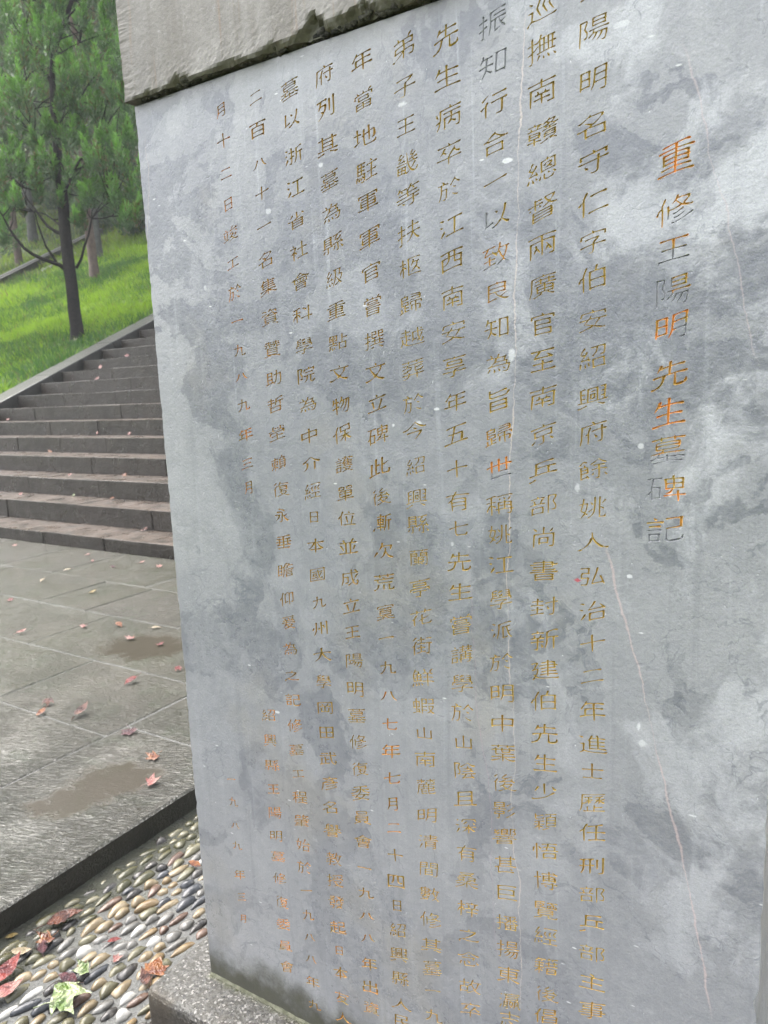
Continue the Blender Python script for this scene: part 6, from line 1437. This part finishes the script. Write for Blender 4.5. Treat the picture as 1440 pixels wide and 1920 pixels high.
for px, py, hgt, hw in SPR:
    for q in range(4):
        dd = jr.uniform(-1.3, 1.3)
        b = tp(px + jr.uniform(-12, 12), py + jr.uniform(-12, 12), dd) - TB
        lean_ = Vector((jr.uniform(-.28, .28), jr.uniform(-.28, .28), 1)).normalized()
        l = hgt * mpp * jr.uniform(.6, 1.1); w = hw * mpp * jr.uniform(.35, .62)
        PL.append((tuple(b), tuple(lean_), l, w, jr.random()))
        if q < 2:
            a = min(allp, key=lambda p: (p - b).length + .6 * max(0, p.z - b.z))
            tube(V, F, wander(a, b + lean_ * l * .5, 4, .04, jr), [.013, .011, .008, .006, .003], 5)
for i in range(300):                                       # the rest of the crown, above the frame and on the far side
    h = jr.uniform(5.6, 11.6); a = jr.uniform(0, 6.28); q = (2.1 * (1 - (h - 5.0) / 7.2)) * jr.random() ** .5
    b = Vector((math.cos(a) * q - .15, math.sin(a) * q, h))
    PL.append((tuple(b), (0.05, 0, 1.0), jr.uniform(.4, .8), jr.uniform(.15, .25), jr.random()))
link('limbs', mesh('limbs', V, F, [M['bark']], smooth=True), jun)
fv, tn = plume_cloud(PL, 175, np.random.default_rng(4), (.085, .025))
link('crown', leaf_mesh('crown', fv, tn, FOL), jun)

# ---- trees further up the slope
def hz(x, y): return Vector((x, y, hill_z(x, y)))
TA = conifer('a', 3, 13.5, 2.6, 2.0, 170, 240, .11, FOL2, M['bark2'], (.11, .036))
TBm = conifer('b', 8, 14.5, 3.2, 2.4, 180, 240, .15, FOL2, M['bark3'], (.12, .038))
TC = conifer('c', 14, 12.0, 1.4, 2.3, 170, 240, .12, FOL2, M['bark'], (.11, .036))
plant('juniper_tree', TA, hz(-16.21, 12.62), 0.4, 1.0, 'juniper with a pinkish brown banded trunk standing just behind the dark one', 'junipers on the slope')
plant('juniper_tree', TBm, hz(-19.6, 15.4), 1.9, 1.0, 'grey-trunked juniper up the slope behind the brown trunk', 'junipers on the slope')
plant('juniper_tree', TC, hz(-15.3, 7.9), 2.9, .75, 'low-branched dark juniper at the left edge of the view', 'junipers on the slope')
far = [(-24.5, 16.0, 0, 1.1), (-28, 19, 1, 1.15), (-22, 19.5, 2, 1.2), (-26, 23, 0, 1.2), (-20, 21.5, 1, 1.05), (-31.5, 22, 2, 1.3), (-17.2, 17.6, 2, 1.1), (-23, 27, 1, 1.25), (-29, 28, 0, 1.3), (-18.5, 25.5, 0, 1.2),
       (-35, 25, 1, 1.35), (-33, 31, 2, 1.35), (-26, 33, 1, 1.3), (-21, 31, 2, 1.25), (-38, 33, 0, 1.5), (-15, 22.5, 1, 1.1), (-31, 37, 1, 1.5), (-42, 29, 2, 1.5), (-27, 13.5, 2, 1.1), (-36, 40, 0, 1.6), (-44, 38, 1, 1.7), (-48, 47, 2, 1.8), (-40, 50, 0, 1.8), (-33, 46, 2, 1.6), (-52, 36, 0, 1.7), (-26, 42, 1, 1.5), (-46, 24, 1, 1.5), (-33, 17.5, 0, 1.25), (-38, 21, 1, 1.35)]
for i, (x, y, k, s) in enumerate(far):
    plant('juniper_tree', (TA, TBm, TC)[k], hz(x, y), i * 1.7, s,
          ['brown-trunked tree in the wood higher up the slope', 'grey-trunked tree in the wood higher up the slope', 'low-branched tree in the wood higher up the slope'][k], 'wood on the upper slope')

# ---- low bushes under the wood
SB = []
for k in range(3):
    r = random.Random(90 + k)
    pl = [((r.gauss(0, .7), r.gauss(0, .7), r.uniform(0, .5)), tuple(Vector((r.gauss(0, .5), r.gauss(0, .5), 1)).normalized()), r.uniform(.4, 1.1), r.uniform(.25, .5), r.random()) for _ in range(26)]
    v_, t_ = plume_cloud(pl, 260, np.random.default_rng(50 + k), (.13, .055))
    SB.append(leaf_mesh('bush', v_, t_, FOL2))
rb = random.Random(61)
for i, (x, y) in enumerate([(-24.2, 20.4), (-20.5, 18.0), (-18.0, 19.8), (-26.5, 20.8), (-22, 22.5), (-16.8, 20.5), (-28.5, 24.5), (-33.5, 21), (-24.5, 25.5), (-19.5, 27.5), (-14.8, 18.8), (-36.5, 29), (-27.5, 30.5), (-31, 26.5), (-23.2, 29.3), (-40, 26), (-35, 18), (-29, 21.5), (-26.2, 27.5), (-21.2, 25), (-32, 33), (-37, 36), (-43, 33), (-23.8, 21.2)]):
    o = link('bush', SB[i % 3], None, hz(x, y), (0, 0, rb.uniform(0, 6.28)), (rb.uniform(1, 1.6),) * 2 + (rb.uniform(.9, 1.5),))
    props(o, ['pale leafy bush under the trees on the upper slope', 'upright leafy bush under the trees on the upper slope', 'spreading leafy bush under the trees on the upper slope'][i % 3], 'bush', 'bushes under the wood')

# ------------------------------------------------------------------ grass
M['grass'] = mat_foliage('grass_blades', (0.070, 0.190, 0.030), (0.370, 0.600, 0.035), (0.24, 0.19, 0.07))
rg_ = np.random.default_rng(12)
def grass_field(n, x0, x1, y0, y1, h, w, name, label):
    X = rg_.uniform(x0, x1, n); Y = rg_.uniform(y0, y1, n)
    dens = np.array([fbm(a * .9, b * .9, 6.0) for a, b in zip(X[::8], Y[::8])])
    dens = np.repeat(dens, 8)[:n]
    jit = rg_.normal(0, .12, (n, 2))
    X = np.repeat(X[::8], 8)[:n] + jit[:, 0]; Y = np.repeat(Y[::8], 8)[:n] + jit[:, 1]
    keep = X < -10.725
    X, Y, dens = X[keep], Y[keep], dens[keep]
    n = len(X)
    Z = np.array([hill_z(a, b) for a, b in zip(X, Y)])
    hh = h * (.5 + rg_.random(n)) * (1 + .6 * dens)
    ww = w * (.6 + .8 * rg_.random(n))
    a = rg_.random(n) * 6.283
    lean = rg_.normal(0, .55, (n, 2)) * hh[:, None]
    A = np.stack([X - np.cos(a) * ww / 2, Y - np.sin(a) * ww / 2, Z - .01], 1)
    B = np.stack([X + np.cos(a) * ww / 2, Y + np.sin(a) * ww / 2, Z - .01], 1)
    Cc = np.stack([X + lean[:, 0], Y + lean[:, 1], Z + hh], 1)
    V = np.stack([A, B, Cc], 1).reshape(-1, 3)
    # bright turf in a broad band, duller near the stones
    band = np.array([fbm(p * .33, q * .55, 9.0) for p, q in zip(X, Y)])
    clump = np.repeat(rg_.normal(0, .28, n // 6 + 2), 6)[:n]
    band2 = np.array([fbm(p * 2.3, q * 2.3, 2.0) for p, q in zip(X[::6], Y[::6])]); band2 = np.repeat(band2, 6)[:n]
    t = np.clip(.42 + 1.3 * band + 1.5 * band2 + clump + .15 * rg_.standard_normal(n) + .45 * np.clip((-X - 11.6) / 1.6, -.6, .4), 0, 1)
    d = np.clip((rg_.random(n) < .05) * .9 + .5 * np.clip((-X - 19) / 4, 0, .8) * (rg_.random(n) < .6), 0, 1)
    tone = np.repeat(np.stack([t, d, t], 1), 3, 0)
    o = link(name, leaf_mesh(name, V, tone, M['grass']))
    props(o, label, 'grass', kind='stuff')
grass_field(200000, -19.5, -10.8, 4.6, 16.5, .10, .024, 'grass', 'short bright green grass on the slope beside the steps')
grass_field(90000, -33, -17.5, 9, 30, .16, .04, 'grass', 'rough yellowish grass on the upper slope under the trees')

# ---- stone gutter climbing the slope
gut = link('stone_gutter', None)
props(gut, 'pale stone gutter with a dark channel climbing the grass at the left', 'gutter')
ga, gb = Vector((-19.1, 9.6)), Vector((-24.9, 21.2))
gd = (gb - ga).normalized(); gn = Vector((-gd.y, gd.x))
M['channel'] = mat_simple('dark_gutter_stone', (0.025, 0.025, 0.024), (0.05, 0.049, 0.046), 0.5, 8, 0.5, 0.02)
def rail(name, off, w, lift, hgt, mat, seg, thick=.25):
    L = (gb - ga).length
    n = int(L / seg)
    for i in range(n):
        V, F = [], []
        for t in (i * seg + .01, (i + 1) * seg - .01):
            p = ga + gd * t
            for o_ in (off, off + w):
                q = p + gn * o_
                for dz in (lift, lift - thick):
                    z0 = z_line(p.y) + .09
                    V.append((q.x, q.y, z0 + dz))
        F = [(0, 2, 6, 4), (1, 5, 7, 3), (0, 4, 5, 1), (2, 3, 7, 6), (0, 1, 3, 2), (4, 6, 7, 5)]
        link(name, mesh(name, V, F, [mat]), gut)
M['pale_kerb'] = mat_simple('pale_kerb_stone', (0.16, 0.16, 0.145), (0.30, 0.30, 0.285), 0.4, 8, 0.5, 0.02)
rail('kerb_stone', 0, .15, .06, 0, M['pale_kerb'], 1.2)
rail('channel_stone', .17, .45, -.05, 0, M['channel'], 1.2)
rail('side_wall_stone', .62, .10, .20, 0, M['channel'], 1.2, .5)
rail('rim_stone', .72, .12, .22, 0, M['border'], 1.2, .5)

# ------------------------------------------------------------------ fallen leaves
LM = dict(red=mat_leaf('wet_red_leaf', (0.14, 0.014, 0.014), (0.28, 0.05, 0.04)), pink=mat_leaf('pale_pink_leaf', (0.32, 0.10, 0.085), (0.42, 0.23, 0.19)),
          orange=mat_leaf('orange_leaf', (0.16, 0.045, 0.018), (0.34, 0.13, 0.04)), brown=mat_leaf('brown_leaf', (0.055, 0.018, 0.012), (0.16, 0.055, 0.03)),
          yellow=mat_leaf('yellow_leaf', (0.32, 0.20, 0.04), (0.38, 0.29, 0.11)), green=mat_leaf('green_leaf', (0.12, 0.20, 0.035), (0.42, 0.48, 0.26)),
          dark=mat_leaf('dark_purple_leaf', (0.05, 0.012, 0.015), (0.12, 0.03, 0.035)), cream=mat_leaf('cream_leaf', (0.34, 0.28, 0.17), (0.46, 0.37, 0.26)))
def leaf_geo(kind, seed):
    r = random.Random(seed)
    pts = []
    if kind == 'maple':
        for k in range(5):
            a = math.radians(-100 + 50 * k) + math.pi / 2
            L = [.62, .9, 1.0, .9, .62][k] * r.uniform(.9, 1.1)
            a0 = a - math.radians(25)
            if k: pts.append((a0, .58))
            pts += [(a - .26, L * .70), (a - .13, L * .80), (a, L), (a + .13, L * .80), (a + .26, L * .70)]
        pts = [(math.radians(-108) + math.pi / 2 - .25, .30)] + pts + [(math.radians(108) + math.pi / 2 + .2, .30)]
        P = [(math.cos(a) * q, math.sin(a) * q) for a, q in pts] + [(0, -.12)]
    else:
        P = []
        n = 11
        for i in range(n + 1):
            t = i / n
            P.append((.40 * math.sin(math.pi * t ** .8) * (1 + (.10 if i % 2 else 0)), -.85 + 1.85 * t))
        for i in range(n - 1, 0, -1):
            t = i / n
            P.append((-.40 * math.sin(math.pi * t ** .8) * (1 + (.10 if i % 2 else 0)), -.85 + 1.85 * t))
    cz = r.uniform(.25, .6) * r.choice([1, 1, -1]); cw = r.uniform(-.3, .3)
    def zf(x, y): return cz * (x * x + .5 * y * y) + cw * x * y + .10 * noise.noise(Vector((x * 2.5, y * 2.5, seed)))
    V = [(x, y, zf(x, y)) for x, y in P]
    n = len(V)
    V2_ = [(x * .5, y * .5, zf(x * .5, y * .5) - (.03 if abs(x) > .1 else 0)) for x, y in P]
    V = V + V2_ + [(0, 0, -.05)]
    F = []
    for i in range(n):
        j = (i + 1) % n
        F += [(i, j, n + j, n + i), (n + i, n + j, 2 * n)]
    zmin = min(v[2] for v in V)
    V = [(x, y, z - zmin) for x, y, z in V]
    b = len(V)                                   # stalk
    sy = -.12 if kind == 'maple' else -.85
    for i in range(5):
        t = i / 4
        x = r.uniform(-.02, .02) + .12 * t * t; y = sy - .62 * t; z = .05 + .04 * t
        V += [(x - .018, y, z), (x + .018, y, z), (x, y, z + .03)]
    for i in range(4):
        for k in range(3):
            a = b + 3 * i + k; c = b + 3 * i + (k + 1) % 3
            F.append((a, c, c + 3, a + 3))
    return V, F
LG = {}
def fallen(px, py, surf, kind, colr, size, label, group=None, rot=None, tilt=0.0):
    r = random.Random(int(px * 13 + py * 7))
    if surf == 't': p = on_z(px, py, TZ + .004)
    elif surf == 'c': p = on_z(px, py, .014); 
    elif surf == 'h':
        p = on_z(px, py, 1.0)
        for _ in range(30): 
            d = ray(px, py); t = 1.0
            lo, hi = 8.0, 40.0
            for __ in range(40):
                mid = (lo + hi) / 2; q = Vector((0, 0, HC)) + d * mid
                if q.z > hill_z(q.x, q.y): lo = mid
                else: hi = mid
            p = q; break
    else:
        p = on_z(px, py, ZT1 + (surf - 1) * RI + .003)
        y0 = Y1 + (surf - 1) * GO + .02
        p.y = min(max(p.y, y0), y0 + GO - .06)
    sd = r.randrange(6)
    key = (kind, colr, sd)
    if key not in LG:
        V, F = leaf_geo(kind, sd * 5 + len(kind))
        LG[key] = mesh('fallen_leaf', V, F, [LM[colr]], smooth=True)
    s = size * {'t': .60, 'c': .54}.get(surf, .56)
    tl_ = {'t': .22, 'c': .10, 'h': .7}.get(surf, .75) * r.uniform(.7, 1.2)
    rz = rot if rot is not None else r.uniform(0, 6.28)
    mt = Matrix.Rotation(tl_, 3, Vector((.85, .52, 0)).normalized()) @ Matrix.Rotation(rz, 3, 'Z')
    zlow = min((mt @ v.co).z for v in LG[key].vertices) * s
    p = p + Vector((0, 0, -zlow + (.002 if surf != 'c' else 0)))
    o = link('fallen_leaf', LG[key], None, p, mt.to_euler(), (s, s, s * r.uniform(.9, 1.4)))
    props(o, label, 'leaf', group or 'fallen leaves')
def c3(x, y): return x / 3.2, 1000 + y / 3.2
def c2(x, y): return x / 3.2, 450 + y / 3.2
T = [((90, 78), 'maple', 'pink', .05, 'pink leaf at the foot of the lowest step, at the left edge of the view'),
     ((525, 132), 'ovate', 'pink', .045, 'small pink leaf just below the lowest step, upper one of a close pair'),
     ((555, 168), 'ovate', 'pink', .042, 'small pink leaf just below the lowest step, lower one of a close pair'),
     ((405, 222), 'ovate', 'cream', .05, 'cream leaf lying on a joint between two upper paving slabs'),
     ((850, 178), 'ovate', 'pink', .045, 'pale leaf against the lowest riser near the stele edge'),
     ((955, 205), 'maple', 'pink', .06, 'pink leaf cluster beside the stele edge below the lowest step'),
     ((680, 205), 'ovate', 'dark', .055, 'dark curled leaf on the terrace below the lowest step'),
     ((255, 287), 'ovate', 'cream', .05, 'cream leaf on the mossy slab at the left, below the dark joint'),
     ((555, 355), 'ovate', 'yellow', .05, 'pale yellow leaf alone on a greenish slab'),
     ((70, 402), 'maple', 'red', .055, 'bright red leaf near the left edge of the terrace'),
     ((130, 598), 'ovate', 'pink', .05, 'pale pink leaf left of the middle slabs'),
     ((510, 560), 'maple', 'pink', .055, 'pink leaf on the corner of the puddled slab, left of the yellow one'),
     ((715, 555), 'ovate', 'orange', .062, 'orange yellow leaf at the top of the puddled slab'),
     ((935, 568), 'ovate', 'cream', .048, 'whitish leaf at the top of the puddled slab near the stele'),
     ((790, 630), 'maple', 'pink', .062, 'pink and orange leaf at the upper end of the farther puddle'),
     ((955, 668), 'maple', 'red', .045, 'small red leaf in the farther puddle'),
     ((1068, 818), 'maple', 'red', .045, 'small red leaf half beside the stele edge'),
     ((790, 895), 'ovate', 'red', .062, 'glossy red leaf below the farther puddle'),
     ((290, 1020), 'maple', 'brown', .062, 'brown and white curled leaf, upper of a touching pair'),
     ((248, 1080), 'ovate', 'orange', .052, 'pale orange leaf, lower of a touching pair'),
     ((490, 1085), 'ovate', 'brown', .072, 'brown curled leaf on the chiselled slab beside the touching pair'),
     ((775, 1190), 'maple', 'dark', .075, 'dark purple leaf lying across the long joint of the kerb slab'),
     ((935, 1340), 'maple', 'orange', .062, 'orange leaf above the nearer puddle'),
     ((895, 1505), 'maple', 'pink', .062, 'pink white leaf at the right end of the nearer puddle')]
for (q, kd, cl, sz, lb) in T: fallen(*c3(*q), 't', kd, cl, sz, lb)
for (q, st, kd, cl, sz, lb) in [((125, 1532), 2, 'maple', 'pink', .06, 'pink leaf on the second step near the left edge of the view'), ((545, 1522), 2, 'maple', 'green', .05, 'small fresh green sprig leaf on the second step'),
     ((675, 1557), 2, 'ovate', 'orange', .05, 'orange leaf on the second step right of the green one'), ((925, 1732), 1, 'ovate', 'brown', .075, 'reddish brown leaf on the lowest step beside the stele'),
     ((745, 1420), 3, 'maple', 'orange', .075, 'large orange leaf on the third step'), ((418, 1413), 3, 'maple', 'pink', .06, 'pink leaf on the third step left of the large orange one'),
     ((305, 1275), 4, 'ovate', 'orange', .07, 'flat orange leaf on the fourth step'), ((625, 1168), 5, 'ovate', 'pink', .05, 'small pink leaf on the fifth step'),
     ((815, 1168), 5, 'maple', 'pink', .07, 'dark and pink leaf on the fifth step nearer the stele'), ((430, 1063), 6, 'maple', 'pink', .07, 'pale pink leaf on the sixth step'),
     ((210, 895), 8, 'maple', 'yellow', .11, 'yellow leaf in the left corner of a step against the border'), ((310, 843), 9, 'maple', 'pink', .10, 'pink leaves in the corner of the step above the yellow one'),
     ((485, 773), 10, 'ovate', 'pink', .11, 'pink leaf on an upper step by the border'), ((590, 697), 11, 'maple', 'red', .10, 'red leaf in the corner of an upper step by the border')]:
    fallen(*c2(*q), st, kd, cl, sz, lb)
for (q, kd, cl, sz, lb, ro) in [((120, 1722), 'ovate', 'brown', .088, 'large reddish brown leaf on the cobbles beside the kerb', -.5), ((94, 1760), 'maple', 'orange', .06, 'wet orange pink leaf on the cobbles below the reddish brown one', None),
     ((80, 1776), 'ovate', 'dark', .05, 'small dark red leaf tucked under the orange pink one', 1.0), ((111, 1877), 'maple', 'green', .125, 'largest leaf on the cobbles, pale green with white edges', -.8),
     ((163, 1820), 'maple', 'green', .055, 'small pale green leaf above the largest green one', 2.5), ((128, 1835), 'ovate', 'dark', .055, 'dark curled leaf between the two green ones', 1.7),
     ((288, 1826), 'maple', 'orange', .085, 'crumpled orange brown leaf at the corner of the plinth', .5), ((272, 1836), 'ovate', 'brown', .05, 'brown leaf folded under the orange one by the plinth', 1.1),
     ((10, 1828), 'ovate', 'red', .09, 'deep red leaf at the left edge of the cobbles', .2), ((8, 1862), 'ovate', 'pink', .08, 'pinkish leaf below the deep red one at the left edge', -.4),
     ((40, 1785), 'ovate', 'cream', .05, 'small yellowish leaf on the dark cobbles near the kerb', -1.0), ((365, 1620), 'ovate', 'orange', .045, 'orange leaf on the cobbles against the stele edge', 1.6),
     ((215, 1800), 'maple', 'pink', .035, 'tiny pink leaf on the mortar between pebbles', None), ((21, 1755), 'ovate', 'yellow', .03, 'tiny yellow leaf in the shadow under the kerb', -.6),
     ((213, 1763), 'ovate', 'red', .032, 'tiny red leaf between tan pebbles', -.8)]:
    fallen(*q, 'c', kd, cl, sz, lb, rot=ro)
for (q, cl, lb) in [((140, 642), 'cream', 'pale leaf at the foot of the dark trunk'), ((210, 640), 'cream', 'pale leaf on the grass beside the border stones'), ((30, 700), 'pink', 'pale leaf low on the grass at the left'),
                    ((28, 663), 'brown', 'brown leaf on the grass below the gutter'), ((262, 565), 'cream', 'pale leaf high on the grass next to the stele edge'), ((75, 690), 'brown', 'brown leaf on the grass just above the border stones'),
                    ((60, 640), 'cream', 'cream leaf on the grass left of the dark trunk'), ((100, 600), 'brown', 'brown leaf on the bright grass left of the dark trunk'), ((185, 600), 'brown', 'brown leaf on the grass right of the dark trunk')]:
    fallen(*q, 'h', 'maple', cl, .11, lb)

# ------------------------------------------------------------------ rain haze
hm = bpy.data.materials.new('rain_haze')
hm.use_nodes = True
hn = hm.node_tree
hn.nodes.clear()
ho = hn.nodes.new('ShaderNodeOutputMaterial')
hv = hn.nodes.new('ShaderNodeVolumePrincipled')
hv.inputs['Color'].default_value = (0.86, 0.89, 0.90, 1)
hv.inputs['Density'].default_value = 0.0013
hn.links.new(hv.outputs[0], ho.inputs['Volume'])
V = [(x, y, z) for z in (-1.1, 110) for y in (-62, 92) for x in (-102, 62)]
haze = link('haze', mesh('haze', V, [(0, 2, 3, 1), (4, 5, 7, 6), (0, 1, 5, 4), (2, 6, 7, 3), (0, 4, 6, 2), (1, 3, 7, 5)], [hm]))
props(haze, 'thin rain haze over the whole place', kind='stuff')
